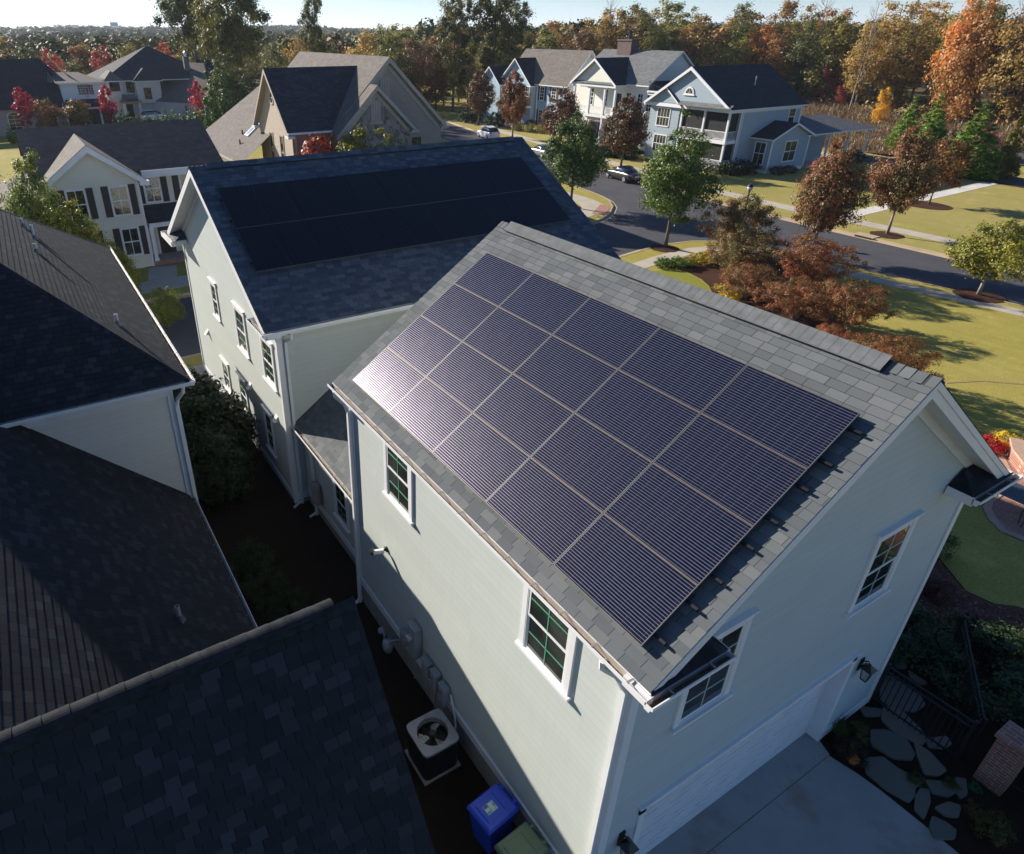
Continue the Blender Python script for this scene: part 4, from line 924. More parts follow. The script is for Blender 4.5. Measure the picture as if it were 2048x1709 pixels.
# -- tan brick house with the stone gable
hb = thing('house', 'tan brick house with steep brown roof and stone faced front gable', 'house', (-58, 23, 0))
mx, sx_, wy = -52.0, -50.5, 15.0
b = MB(); MZ = 11.56; my = 23.9
b.poly([(mx,18.6,0),(mx,29.2,0),(mx,29.2,6.2),(mx,my,11.3),(mx,18.6,6.2)], 0); b.poly([(mx,29.2,0),(-70,29.2,0),(-70,29.2,6.2),(mx,29.2,6.2)], 0); b.build('wall', M['taupe_brick'], hb)
b = MB(); slope(b, [(-72,18.2,6.0),(mx+.4,18.2,6.0),(mx+.4,my,MZ),(-72,my,MZ)], (1,0,0), courses=False); slope(b, [(mx+.4,29.6,6.0),(-72,29.6,6.0),(-72,my,MZ),(mx+.4,my,MZ)], (1,0,0), courses=False); b.build('roof', M['sh_far_brown'], hb)
b = MB()
for s, zb in ((1, 6.0), (-1, 6.0)): b.prism([(mx+.38,my,MZ-.03),(mx+.38,my+s*5.7,zb-.03),(mx+.38,my+s*5.7,zb-.4),(mx+.38,my,MZ-.42)], (.04,0,0)); b.prism([(mx+.01,my,MZ-.5),(mx+.01,my+s*5.2,zb-.2),(mx+.01,my+s*5.2,zb-.55),(mx+.01,my,MZ-.9)], (.05,0,0)); b.poly([(mx,my,MZ-.35),(mx,my+s*5.7,zb-.32),(mx+.4,my+s*5.7,zb-.32),(mx+.4,my,MZ-.35)])
b.build('rake_board', M['tan_trim'], hb)
def louver(par, x, y, z, w, h):
    b = MB(); b.box(x,x+.05,y,y+w,z,z+h); o = b.build('gable_vent', M['taupe_trim'], par); b = MB()
    for k in range(4): b.box(x+.05,x+.07,y+.08+k*(w-.1)/4,y+.08+k*(w-.1)/4+.08,z+.1,z+h-.1)
    b.build('vent_slat', M['tan_trim'], o)
    b = MB(); b.box(x,x+.12,y-.1,y+w+.1,z-.14,z); b.build('vent_sill', M['tan_trim'], o)
louver(hb, mx, 23.1, 8.2, .95, 1.9)
M['stone'], _nt, _b, _o = newmat('rubble_stone'); _n = N(_nt); _v = _nt.nodes.new('ShaderNodeTexVoronoi'); _nt.links.new(_n.obj(), _v.inputs['Vector']); _v.inputs['Scale'].default_value = 2.6
_c = _n.ramp(_n.sep(_v.outputs['Color'])[0], [(.1,(.16,.115,.105)),(.4,(.26,.195,.17)),(.65,(.33,.265,.23)),(.95,(.21,.18,.17))]); _ve = _nt.nodes.new('ShaderNodeTexVoronoi'); _ve.feature = 'DISTANCE_TO_EDGE'; _nt.links.new(_n.obj(), _ve.inputs['Vector']); _ve.inputs['Scale'].default_value = 2.6
_n.put(_b.inputs['Base Color'], _n.mix(_n.math('LESS_THAN', _ve.outputs['Distance'], .03), _c, (.29,.25,.22))); setb(_b, .9, .2); _n.bump(_b, _n.math('MINIMUM', _ve.outputs['Distance'], .15), .8, .1)
sy = 21.95; SZ = 9.58
b = MB(); b.poly([(sx_,18.6,0),(sx_,25.3,0),(sx_,25.3,6.2),(sx_,sy,9.3),(sx_,18.6,6.2)]); b.poly([(sx_,25.3,0),(mx,25.3,0),(mx,25.3,6.2),(sx_,25.3,6.2)]); b.poly([(mx,18.6,0),(sx_,18.6,0),(sx_,18.6,6.2),(mx,18.6,6.2)]); b.build('stone_wall', M['stone'], hb)
b = MB(); slope(b, [(-60,18.2,6.0),(sx_+.4,18.2,6.0),(sx_+.4,sy,SZ),(-60,sy,SZ)], (1,0,0), courses=False); slope(b, [(sx_+.4,25.7,6.0),(-60,25.7,6.0),(-60,sy,SZ),(sx_+.4,sy,SZ)], (1,0,0), courses=False); b.build('stone_gable_roof', M['sh_far_brown'], hb)
b = MB()
for s in (1, -1): b.prism([(sx_+.38,sy,SZ-.03),(sx_+.38,sy+s*3.75,5.97),(sx_+.38,sy+s*3.75,5.6),(sx_+.38,sy,SZ-.42)], (.04,0,0)); b.prism([(sx_+.01,sy,SZ-.5),(sx_+.01,sy+s*3.3,5.8),(sx_+.01,sy+s*3.3,5.45),(sx_+.01,sy,SZ-.9)], (.05,0,0)); b.poly([(sx_,sy,SZ-.35),(sx_,sy+s*3.75,5.66),(sx_+.4,sy+s*3.75,5.66),(sx_+.4,sy,SZ-.35)])
b.box(sx_,sx_+.5,25.0,25.8,5.75,5.95); b.box(mx,mx+.5,29,29.8,5.75,5.95); b.build('rake_board', M['tan_trim'], hb)
louver(hb, sx_, 21.4, 6.75, .95, 1.7)
far_window(hb, (sx_,20.95,3.6), '+x', .9, 1.55, 3, 2, 'tan_trim', 'pane_pale', split=False); far_window(hb, (sx_,22.05,3.6), '+x', .9, 1.55, 3, 2, 'tan_trim', 'pane_pale', split=False)
far_window(hb, (mx,26.1,3.2), '+x', 1.0, 1.9, 1, 1, 'taupe_trim')
b = MB(); wx0, wx1 = -60.3, -52.1; wm = (wx0+wx1)/2; WZ = 10.76                # left wing, gable to the south
b.poly([(wx0,wy,0),(wx1,wy,0),(wx1,wy,6.5),(wm,wy,10.5),(wx0,wy,6.5)]); b.build('wing_wall', M['tan_brick'], hb)
b = MB(); b.poly([(wx1,wy,0),(wx1,19,0),(wx1,19,6.4),(wx1,wy,6.4)]); b.build('wing_wall', M['red_brick'], hb)
b = MB(); slope(b, [(wx1+.4,wy-.5,6.2),(wx1+.4,24.5,6.2),(wm,24.5,WZ),(wm,wy-.5,WZ)], (0,1,0), courses=False); slope(b, [(wx0-.4,24.5,6.2),(wx0-.4,wy-.5,6.2),(wm,wy-.5,WZ),(wm,24.5,WZ)], (0,1,0), courses=False); b.build('wing_roof', M['sh_far_dark'], hb)
b = MB()
for x in (wx1+.4, wx0-.4): b.prism([(x,wy-.5,6.17),(wm,wy-.5,WZ-.03),(wm,wy-.5,WZ-.4),(x,wy-.5,5.8)], (0,.04,0)); b.poly([(x,wy-.46,5.9),(wm,wy-.46,WZ-.3),(wm,wy,WZ-.3),(x,wy,5.9)])
b.build('rake_board', M['taupe_trim'], hb)
for x in (wx1-.1, wx0-.5): b = MB(); b.box(x,x+.7,wy-.55,wy,5.75,5.95); b.build('return_soffit', M['trim_far'], hb)
b = MB()
b.box(wx1+.4,wx1+.52,wy-.5,19.2,6.05,6.2); b.build('gutter', M['trim_far'], hb)
b = MB(); b.cyl((wx1+.12,wy+.25,0),(wx1+.12,wy+.25,6.0),.07,.07,8); b.build('downspout', M['taupe_trim'], hb)
for x in (-57.6, -55.0): far_window(hb, (x,wy,3.0), '-y', .7, 2.6, 1, 1, 'taupe_trim')
far_window(hb, (-56.5,wy,8.1), '-y', .5, .8, 1, 1, 'tan_trim')
b = MB(); rk_ = [(-75,12.2,3.2),(-57.6,12.2,3.2),(-57.6,19,8.6),(-71,19,8.6)]; slope(b, rk_, (1,0,0), courses=False); b.build('low_roof', M['sh_far_brown'], hb)
b = MB(); b.box(-74.8,-57.7,12.1,12.2,2.95,3.18); b.box(-74.6,-57.8,12.3,12.5,2.6,2.95); b.build('fascia', M['tan_trim'], hb)
b = MB(); b.poly([(-74.5,12.6,0),(-57.8,12.6,0),(-57.8,12.6,3),(-74.5,12.6,3)]); b.build('low_wall', M['tan_brick'], hb)
for x in (-74,-71.5,-69): b = MB(); b.box(x,x+.3,12.25,12.55,0,2.7); b.build('post', M['taupe_trim'], hb)
b = MB(); nn_ = V((0,-5.4,6.8)).normalized(); c0 = V((-62.2,14.9,3.2+2.7*5.4/6.8)); ee, uu = V((1,0,0)), V((0,6.8,5.4)).normalized()
b.hexa([c0+ee*a+uu*c+nn_*d for d in (0,.12) for a, c in ((-.5,-.8),(.5,-.8),(.5,.8),(-.5,.8))]); o = b.build('skylight', M['trim_far'], hb)
b = MB(); b.poly([c0+ee*a+uu*c+nn_*.125 for a, c in ((-.4,-.7),(.4,-.7),(.4,.7),(-.4,.7))]); b.build('skylight_pane', M['pane_pale'], o)
for x, y in ((-63.6,14.3), (-62.0,13.5)):
    b = MB(); z = 3.2+(y-12.2)*.794; b.cyl((x,y,z-.1),(x,y,z+.4),.07,.07,8); b.build('vent_pipe', M['black_metal'], hb)

# -- cream house with dark shutters across the side street
hc_ = thing('house', 'pale cream house with front gable and dark brown shutters beyond the side street', 'house', (-47, 1, 0))
b = MB(); b.poly([(-42,-4.0,0),(-42,1.15,0),(-42,1.15,5.5),(-42,-1.35,7.4),(-42,-4.0,5.4)]); b.poly([(-43.6,1.15,0),(-43.6,6.5,0),(-43.6,6.5,5.7),(-43.6,1.15,5.7)]); b.poly([(-42,1.15,0),(-43.6,1.15,0),(-43.6,1.15,5.7),(-42,1.15,5.5)])
b.poly([(-52,-8,0),(-43.6,-8,0),(-43.6,-4,0),(-42,-4,0),(-42,-4,3),(-52,-4,3)][:1] + [(-42,-8,0),(-42,-8,3),(-52,-8,3)]); b.poly([(-43.6,6.5,0),(-53,6.5,0),(-53,6.5,5.7),(-48.2,6.5,7.9),(-43.6,6.5,5.7)])
b.build('wall', M['cream_sid'], hc_)
b = MB(); slope(b, [(-43.1,-4.6,5.75),(-43.1,6.9,5.75),(-48.2,6.9,8.05),(-48.2,-4.6,8.05)], (0,1,0), courses=False); slope(b, [(-53.3,6.9,5.75),(-53.3,-4.6,5.75),(-48.2,-4.6,8.05),(-48.2,6.9,8.05)], (0,1,0), courses=False); b.build('roof', M['sh_far_dark'], hc_)
b = MB(); g0, g1, gp, gz = -4.4, 1.6, -1.35, 7.68; ge = 5.45
slope(b, [(-48,g0,ge),(-41.55,g0,ge),(-41.55,gp,gz),(-48,gp,gz)], (1,0,0), courses=False); slope(b, [(-41.55,g1,ge),(-48,g1,ge),(-48,gp,gz),(-41.55,gp,gz)], (1,0,0), courses=False); b.build('gable_roof', M['sh_far_brown'], hc_)
b = MB()
for y in (g0, g1): b.prism([(-41.58,y,ge-.03),(-41.58,gp,gz-.03),(-41.58,gp,gz-.42),(-41.58,y,ge-.35)], (.04,0,0)); b.poly([(-42,y,ge-.25),(-42,gp,gz-.25),(-41.6,gp,gz-.25),(-41.6,y,ge-.25)])
b.box(-42,-41.5,1.2,1.75,ge-.3,ge-.05); b.box(-43.12,-43.05,1.6,6.9,5.45,5.75); b.box(-43.6,-43.12,1.2,6.5,5.3,5.45); b.box(-42,-41.95,1.03,1.18,0,5.3); b.build('gable_trim', M['trim_far'], hc_)
for P_, w_, h_ in (((-42,-.5,3.5),.9,1.62), ((-42,-2.9,3.5),.9,1.62), ((-42,-.35,.95),.9,1.6), ((-42,-2.9,.95),.9,1.6), ((-43.6,1.75,3.75),.85,1.6), ((-43.6,4.0,3.75),.85,1.6)): far_window(hc_, P_, '+x', w_, h_, 2, 1, shutters='shutter')
b = MB(); slope(b, [(-41.9,1.25,2.75),(-41.9,6.3,2.75),(-43.6,6.3,3.55),(-43.6,1.25,3.55)], (0,1,0), courses=False); b.box(-43.6,-41.95,1.3,6.2,2.45,2.73,1); b.build('porch_roof', [M['sh_far_dark'], M['trim_far']], hc_)
for y in (1.4, 3.9, 6.1): post(hc_, -42.1, y, .3, 2.45, .22)
slab(hc_, -43.6, -41.9, 1.2, 6.3, 0, .3, 'red_brick', 'porch_floor'); door(hc_, (-43.6,2.0,.3), '+x', 1.0, 2.1)
b = MB(); slope(b, [(-55,-8.6,3.0),(-41.5,-8.6,3.0),(-41.5,-4.0,4.6),(-55,-4.0,4.6)], (1,0,0), courses=False); b.box(-55,-41.55,-8.6,-8.5,2.8,2.98,1); b.build('low_roof', [M['sh_far_brown'], M['trim_far']], hc_)

# -- far left: white-dormer house and big grey hip-roofed house
hw_ = thing('house', 'brick house with big dark roof, white dormer and screened porch, far left', 'house', (-124, -2, 0))
walls(hw_, -134, -117.5, -20, 9.5, 0, 3.5, 'pink_brick')
b = MB(); slope(b, [(-117.0,-20,3.5),(-117.0,5.4,3.5),(-124.5,2.3,9.8),(-124.5,-20,9.8)], (0,1,0), courses=False); slope(b, [(-117.0,5.4,3.5),(-134,8,3.5),(-124.5,2.3,9.8)], (1,0,0), courses=False); b.poly([(-117,5.4,3.5),(-124.5,2.3,9.8),(-134,8,3.5)]); b.build('roof', M['sh_far_black'], hw_)
b = MB(); slope(b, [(-118,-12,8.2),(-116.9,-4.6,6.4),(-122,-5.0,9.5)], (0,1,0), courses=False); b.build('front_gable_roof', M['sh_far_brown'], hw_)
walls(hw_, -125, -117.6, 3.7, 9.6, 3.5, 6.7, 'white_sid', name='dormer_wall')
b = MB(); slope(b, [(-117.1,3.3,6.75),(-117.1,10.0,6.9),(-124,7,7.7),(-124,2.6,8.5)], (0,1,0), courses=False); b.poly([(-117.1,3.3,6.75),(-124,2.6,8.5),(-126,1,6.75)]); b.box(-125,-117.15,3.4,9.9,6.55,6.74,1); b.build('dormer_roof', [M['sh_far_brown'], M['trim_far']], hw_)
for k in range(3): far_window(hw_, (-117.6,6.0+k*.72,5.1), '+x', .64, 1.3, 2, 4, split=False)
b = MB(); slope(b, [(-114.3,3.2,3.6),(-114.3,10.4,3.6),(-117.6,9.7,4.5),(-117.6,4.0,4.5)], (0,1,0), courses=False); b.box(-117.5,-114.4,3.3,10.3,3.35,3.58,1); b.build('porch_roof', [M['sh_far_black'], M['trim_far']], hw_)
slab(hw_, -117.4, -114.7, 3.5, 10.1, .1, 3.3, 'screen', 'screened_porch')
for y in (3.4, 5.7, 8.1, 10.1): post(hw_, -114.6, y, 0, 3.35, .28)
slab(hw_, -117.5, -114.5, 3.3, 10.2, 0, .12, 'walk', 'porch_floor')
for y0 in (-4.1, -7.2):
    far_window(hw_, (-117.5,y0,.7), '+x', 1.5, 2.0, 2, 4, split=False)
    b = MB(); F = frame((-117.5,y0+.75,2.7), '+x'); b.prism([V(F(.85*cos(t),.5*sin(t),0)) for t in [pi*k/10 for k in range(11)]], (.06,0,0)); o = b.build('arch_window', M['trim_far'], hw_); b = MB(); b.poly([F(.68*cos(t),.03+.36*sin(t),.065) for t in [pi*k/10 for k in range(11)]]); b.build('window_pane', M['pane'], o)
far_window(hw_, (-117.5,1.2,.9), '+x', 1.0, 1.6, 1, 1)

hg = thing('house', 'large pale house with steep dark grey hip roofs and copper entry canopy, far left', 'house', (-136, 22, 0))
walls(hg, -150, -131.5, 11.6, 20.6, 0, 6.2, 'offwhite_brick'); hip_roof(hg, -151, -130.9, 11.0, 31.2, 6.1, .5, 'sh_far_dark', faces='snew')
walls(hg, -148, -134, 20, 37, 0, 3.0, 'offwhite_brick', name='wing_wall')
b = MB(); slope(b, [(-133.4,16.9,2.7),(-120.9,26.6,2.6),(-133,29.2,8.0),(-137.6,24.8,9.3)], (1,.8,0), courses=False); b.poly([(-120.9,26.6,2.6),(-131,37.2,2.6),(-136,30.5,8.9),(-133,29.2,8.0)], 1); b.poly([(-133.4,16.9,2.7),(-137.6,24.8,9.3),(-142,20,7.5)], 1); b.build('hip_wing_roof', [M['sh_far_brown'], M['sh_far_black']], hg)  # one roof: brown sunlit face, black for the rest; light and shade put in colour
b = MB(); b.poly([(-133,17.3,0),(-121.4,26.6,0),(-121.4,26.6,2.6),(-133,17.3,2.6)]); b.poly([(-121.4,26.6,0),(-131,36.8,0),(-131,36.8,2.6),(-121.4,26.6,2.6)]); b.build('wing_wall', M['offwhite_brick'], hg)
walls(hg, -134, -130.6, 16.3, 20.3, 2.5, 6.0, 'offwhite_brick', name='bay_wall'); hip_roof(hg, -138, -130.2, 15.9, 20.8, 6.0, .75, 'sh_far_dark', name='bay_roof')
walls(hg, -134, -131.0, 11.7, 14.2, 0, 6.1, 'offwhite_brick', name='bay_wall'); hip_roof(hg, -138, -130.6, 11.3, 14.6, 6.1, .9, 'sh_far_brown', name='bay_roof')
far_window(hg, (-131.0,12.3,4.6), '+x', 1.4, 1.35, 3, 2, 'shutter', split=False); far_window(hg, (-131.4,15.0,4.3), '+x', 1.0, 1.9, 2, 3, 'shutter', split=False); far_window(hg, (-130.6,17.6,3.2), '+x', 1.0, 1.6, 1, 2, 'shutter', split=False)
b = MB()
pr = [(0,.0),(.35,.08),(.75,.35),(1.0,.75),(1.1,1.0)]
for (a0, z0), (a1, z1) in zip(pr, pr[1:]): b.poly([(-128.6-a0*1.6,13.3+a0*.5,3.0+z0),(-128.6-a0*1.6,16.4-a0*.5,3.0+z0),(-128.6-a1*1.6,16.4-a1*.5,3.0+z1),(-128.6-a1*1.6,13.3+a1*.5,3.0+z1)]); b.poly([(-128.6-a0*1.6,13.3+a0*.5,3+z0),(-128.6-a1*1.6,13.3+a1*.5,3+z1),(-131.2,13.3+a1*.5,3+z1),(-131.2,13.3+a0*.5,3+z0)])
b.box(-131.2,-128.55,13.25,16.45,2.75,3.0)
b.build('entry_canopy', pm('bronze_metal_roof', (.3,.22,.2), .25, .1, 4, metal=.9), hg)
for y in (13.6, 16.1): post(hg, -128.9, y, 0, 2.75, .35)
door(hg, (-131.4,14.3,.1), '+x', 1.1, 2.3)
b = MB(); b.box(-134,-133.2,25.6,26.5,7,9.5); o = b.build('chimney', M['lead'], hg); b = MB(); b.lathe((-133.6,26.05,9.5), [(.25,0),(.2,.5),(.3,.6),(.05,.9)], 8); b.build('chimney_cap', M['alu'], o)
far_window(hg, (-126.2,23.0,.9), '-y', 1.1, 1.2, 1, 1, 'shutter')
# ------------------------------------------------------------------ ground, streets, walks
def atY(u, v, y): d = _ray(u, v); return CAMLOC + d * ((y - CAMLOC.y) / d.y)
def sheet(name, pts, z, mat, kind='structure', thick=0., label=None):
    b = MB(); p = [(x, y, z) for x, y in pts]
    a = sum(pts[i][0]*pts[(i+1) % len(pts)][1] - pts[(i+1) % len(pts)][0]*pts[i][1] for i in range(len(pts)))
    if a < 0: p = p[::-1]
    b.poly(p)
    if thick:
        for i in range(len(p)):
            q, r = p[i], p[(i+1) % len(p)]; b.poly([(q[0],q[1],z-thick), (r[0],r[1],z-thick), r, q])
    return tag(b.build(name, M[mat]), kind=kind, label=label)
def arc(cx, cy, r, a0, a1, n=10): return [(cx + r*cos(radians(a0+(a1-a0)*i/n)), cy + r*sin(radians(a0+(a1-a0)*i/n))) for i in range(n+1)]
def ring(cx, cy, rx, ry=None, n=20, wob=.06, seed=0):
    rr = random.Random(seed); return [(cx + rx*cos(2*pi*i/n)*(1+rr.uniform(-wob,wob)), cy + (ry or rx)*sin(2*pi*i/n)*(1+rr.uniform(-wob,wob))) for i in range(n)]
nearK = [(60,44.2),(20,43.6),(-3,42.2),(-11,41.2),(-14.4,40.75),(-18.2,40.15),(-21,39.75),(-23.6,39.4),(-25.9,38.6),(-27.4,37.6),(-28.3,36.2),(-28.7,33.9),(-28.6,31.8),(-28.2,29.3),(-27.9,27),(-27.3,15),(-26.7,0),(-26.4,-80)]
islK = [(-35.6,-80),(-35.6,0),(-35.7,20),(-35.9,31),(-36.1,33.4),(-36.6,35.3),(-37.7,37.2),(-39.4,39.2),(-41.2,40.5),(-43.3,41.3),(-45.6,41.9),(-60,44.0),(-75,46.8),(-90,50.2),(-200,82)]
farK = [(60,48.3),(-12.7,48.25),(-20.9,48.15),(-30,48.2),(-38,48.6),(-46,49.7),(-54.5,51.3),(-70,53.8),(-84,56.6),(-100,60.4),(-200,89)]
b = MB(); nG = 72; rad = [0, 40, 90, 160, 260, 420, 700, 1200, 2000, 3400]          # one ground sheet out to the horizon
def gz(x, y):
    r = sqrt(x*x + y*y)
    if r < 200: return -.13
    t = (r - 200) / 1000.
    return -.13 + min(1, t) * (2.5*sin(x*.0043+1.2) + 3*sin(y*.0037+.4)) + max(0, (r - 900) / 1600.) ** 1.2 * (9 + 6*sin(atan2(y, x)*9 + 1) + 4*sin(atan2(y, x)*23))
pr = None
for r in rad[1:]:
    cur = [(r*cos(2*pi*i/nG) - 40, r*sin(2*pi*i/nG) + 30) for i in range(nG)]
    cur = [(x, y, gz(x, y)) for x, y in cur]
    if pr is None: b.poly(cur)
    else:
        for i in range(nG): b.poly([pr[i], cur[i], cur[(i+1) % nG], pr[(i+1) % nG]])
    pr = cur
tag(b.build('ground', M['ground']), kind='structure')
sheet('road', nearK + islK[::1] + farK[::-1], -.126, 'asphalt')
sheet('lawn', nearK + [(60,-80)], 0, 'lawn', thick=.13)
sheet('lawn', islK + [(-200,-80)], 0, 'lawn', thick=.13)
sheet('lawn', farK + [(-200,125),(-110,96),(-62,84),(-45,88),(-30,93),(60,96)], 0, 'lawn_tan', thick=.13)
M['edge_brick'] = brickmat('edge_brick', [(.42,.26,.17),(.52,.34,.24),(.36,.22,.15)], (.42,.36,.3), 1.3, True)
def strip_poly(line, off0, off1):
    L = []; R = []
    for i, p in enumerate(line):
        a = V((*line[max(0,i-1)], 0)); c = V((*line[min(len(line)-1,i+1)], 0)); d = (c - a).normalized(); n = V((-d.y, d.x, 0))
        L.append(V((*p,0)) + n*off0); R.append(V((*p,0)) + n*off1)
    return L, R
def kerb(line, side):
    """kerb and gutter: a raised 15 cm kerb with a low pan on the road side"""
    b = MB(); s = side
    for (o0, o1, z0, z1) in ((-.02*s, .15*s, .018, .012), (-.38*s, -.02*s, -.105, -.115)):
        L, R = strip_poly(line, o0, o1)
        for i in range(len(line)-1):
            q = [L[i]+V((0,0,z1)), L[i+1]+V((0,0,z1)), R[i+1]+V((0,0,z0)), R[i]+V((0,0,z0))]
            b.poly(q if (q[1]-q[0]).cross(q[2]-q[1]).z > 0 else q[::-1])
            if z1 > 0:
                q = [L[i]+V((0,0,z1)), L[i+1]+V((0,0,z1)), L[i+1]+V((0,0,-.13)), L[i]+V((0,0,-.13))]; b.poly(q)
    return tag(b.build('kerb', M['kerb']), kind='structure')
kerb(nearK, 1); kerb(islK, 1); kerb(farK, -1)
def walk(line, w, mat='walk', name='sidewalk', step=1.5, gap=.018, z=.014):
    """pavement of separate poured slabs with open joints"""
    b = MB(); pts = [V((*p, 0)) for p in line]; seg = [(pts[i+1]-pts[i]).length for i in range(len(pts)-1)]; T = sum(seg)
    def at(s):
        for i, l in enumerate(seg):
            if s <= l or i == len(seg)-1: return pts[i].lerp(pts[i+1], min(1, s/l)), i
            s -= l
    def dirat(s):
        a, _ = at(max(0, s-.8)); c, _ = at(min(T, s+.8)); return (c-a).normalized()
    k = 0
    while k*step < T - .1:
        s0, s1 = k*step + gap/2, min(T, (k+1)*step) - gap/2; q = []
        for s, o in ((s0,-1),(s1,-1),(s1,1),(s0,1)):
            p, _ = at(s); d = dirat(s); q.append(p + V((d.y,-d.x,0)) * (w/2*-o if False else w/2*(-o)) )
        zz = z + random.uniform(-.002,.002)
        q = [p + V((0,0,zz)) for p in q]
        if (q[1]-q[0]).cross(q[2]-q[1]).z < 0: q = q[::-1]
        b.poly(q)
        for i in range(4):
            r, t = q[i], q[(i+1)%4]; b.poly([r-V((0,0,.03)), t-V((0,0,.03)), t, r])
        k += 1
    return tag(b.build(name, M[mat]), kind='structure')
walk([(58,42.8),(10,42.3),(-3,40.9),(-9.3,39.95),(-14.2,39.2),(-17,38.75),(-20.2,38.5),(-22.6,38.2),(-24.6,37.6),(-26.0,36.3),(-26.6,34.6),(-26.4,31.2),(-25.9,28),(-25.3,15),(-24.9,0),(-24.8,-60)], 1.15)
walk([(58,52.4),(-17.5,52.2),(-24,52.05),(-30.6,51.7),(-35.5,51.95),(-41,52.3),(-54,54.6),(-70,57.4),(-84,60.2),(-100,64.2)], 1.5)
walk([(-27.2,48.6),(-27.0,51.2)], 1.9); walk([(-26.95,52.9),(-27.2,60),(-27.65,79.4)], 1.3, 'walk_new', 'garden_path')
walk([(-100,48.0),(-75,43.8),(-60,41.2),(-46.3,38.6),(-41.5,38.4),(-39.6,37.2),(-38.5,34.5),(-38.2,30),(-37.9,0),(-37.8,-60)], 2.1)
sheet('brick_ramp', [(-39.4,39.0),(-38.0,37.2),(-37.2,36.2),(-38.2,35.6),(-39.2,37.0),(-40.4,38.6)], .02, 'red_brick_flat')
sheet('brick_ramp', [(-28.0,48.6),(-26.4,48.55),(-26.4,49.5),(-28.0,49.5)], .02, 'red_brick_flat')
walk([(-38.2,.9),(-41.6,1.6)], 1.7, 'walk'); sheet('porch_path', [(-41.6,.6),(-41.6,2.6),(-43,3.2),(-43,.6)], .02, 'red_brick_flat')
walk([(-61.6,55.9),(-65.5,59.0)], 1.4); walk([(-88,60.6),(-88,63.6)], 1.4)
walk([(-128.6,5),(-128.2,30)], 3.2, 'walk', 'driveway')
sheet('lane', [(-46,80.5),(-29.5,80.3),(-29,79.9),(-20,79.6),(60,79.0),(60,84),(-26,84.2),(-31,86.2),(-46,86)], .012, 'asphalt')
sheet('lane', [(-41,85.5),(-36.4,104),(0,113),(40,113),(40,104),(-8,104),(-30.8,93.5),(-33.5,85.9)], .010, 'asphalt')
sheet('mulch_bed', [(-32,79.5),(-28.4,78.9),(-26.6,79.0),(-22,78.6),(-10,78.2),(-10,79.4),(-22,79.5),(-27.5,80.1),(-32,80.2)], .02, 'mulch')
sheet('meadow', [(-62,84),(-45,87.5),(-41.5,86.5),(-37,105),(0,115),(60,118),(60,150),(-100,150),(-108,110),(-84,88)], .0, 'meadow_soil')
# our own plot
ap = [(-.34,-.5),(.42,-.5),(.42,6.62),(-.02,6.8),(-.34,6.62)]
for i, q in enumerate(([(-.34,.86),(.33,-.6),(.33,6.6),(-.02,6.74),(-.34,6.64)], [(.345,-3),(3.2,-3),(3.2,2.9),(.345,2.9)], [(.345,2.915),(3.2,2.915),(3.2,6.8),(2.05,6.78),(1.3,6.75),(.86,6.69),(.345,6.56)], [(3.215,-3),(14,-3),(14,6.9),(3.215,6.82)])):
    sheet('driveway', q, .016 + .0005*i, 'drive', thick=.05)
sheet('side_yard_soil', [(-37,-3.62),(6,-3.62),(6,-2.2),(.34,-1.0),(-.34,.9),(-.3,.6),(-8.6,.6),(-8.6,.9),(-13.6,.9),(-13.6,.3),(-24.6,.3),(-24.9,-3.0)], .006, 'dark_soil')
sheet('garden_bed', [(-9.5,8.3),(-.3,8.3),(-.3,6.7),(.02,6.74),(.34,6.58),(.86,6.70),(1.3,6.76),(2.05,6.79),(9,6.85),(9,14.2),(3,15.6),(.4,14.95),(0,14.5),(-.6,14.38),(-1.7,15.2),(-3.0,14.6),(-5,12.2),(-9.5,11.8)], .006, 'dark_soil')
sheet('leaf_bed', [(-3.2,14.4),(-2.4,13.1),(-1.0,12.5),(1.0,12.7),(4,13.6),(3,15.5),(.4,14.9),(0,14.45),(-.6,14.33),(-1.7,15.1)], .012, 'pine_straw')
sheet('lawn', [(-24.5,27),(-24.7,29.9),(-23.6,29.95),(-22.1,29.55),(-21,28.9),(-19.7,27.7),(-18.4,25.6),(-17.5,22),(-17,17),(-24.6,17)], .008, 'lawn_green')
sheet('mulch_bed', [(-25.6,30.2),(-24.6,30.1),(-23.6,30.05),(-22.1,29.65),(-21,29.0),(-19.7,27.8),(-18.4,25.7),(-17.4,22),(-14,19.5),(-10,21.5),(-10.4,26),(-13,29.6),(-16.2,33.2),(-18.2,36),(-20.5,37.4),(-24,36.4),(-25.8,34)], .010, 'mulch')
for k, (x, y, r) in enumerate(((-27.9,32.9,1.0), (-22.0,49.95,1.15), (-12.0,41.0,1.25), (-21.6,40.1,.0), (-52.6,53.2,.9), (-66,55.9,.9), (-78.2,58.3,.9), (-40.9,35.5,1.1), (-93,61.8,.8))):
    if r: 
        b = MB(); pts = ring(x, y, r, r, 22, .05, k); c = (x, y, .12)
        for i in range(22): b.poly([(*pts[i], .012), (*pts[(i+1) % 22], .012), c])
        tag(b.build('mulch_ring', M['mulch'], smooth=True), kind='structure')
sheet('brick_edging', [(-7.3,27.4),(-6.6,29.0),(-5.6,30.1),(-3,31.2),(-3,31.12),(-5.57,30.03),(-6.55,28.95),(-7.24,27.39)], .012, 'red_brick_flat')
patio = [(5,18.4),(-.76,18.1),(-1.31,18.0),(-1.78,18.36),(-2.2,18.9),(-2.35,19.4),(-2.4,20.3),(-2.8,21.8),(-3.6,23.0),(-3.9,24.4),(-2,26),(5,26)]
sheet('patio', patio, .03, 'red_brick_flat', thick=.04)
b = MB(); L, R = strip_poly(patio[:10], -.0, -.24)
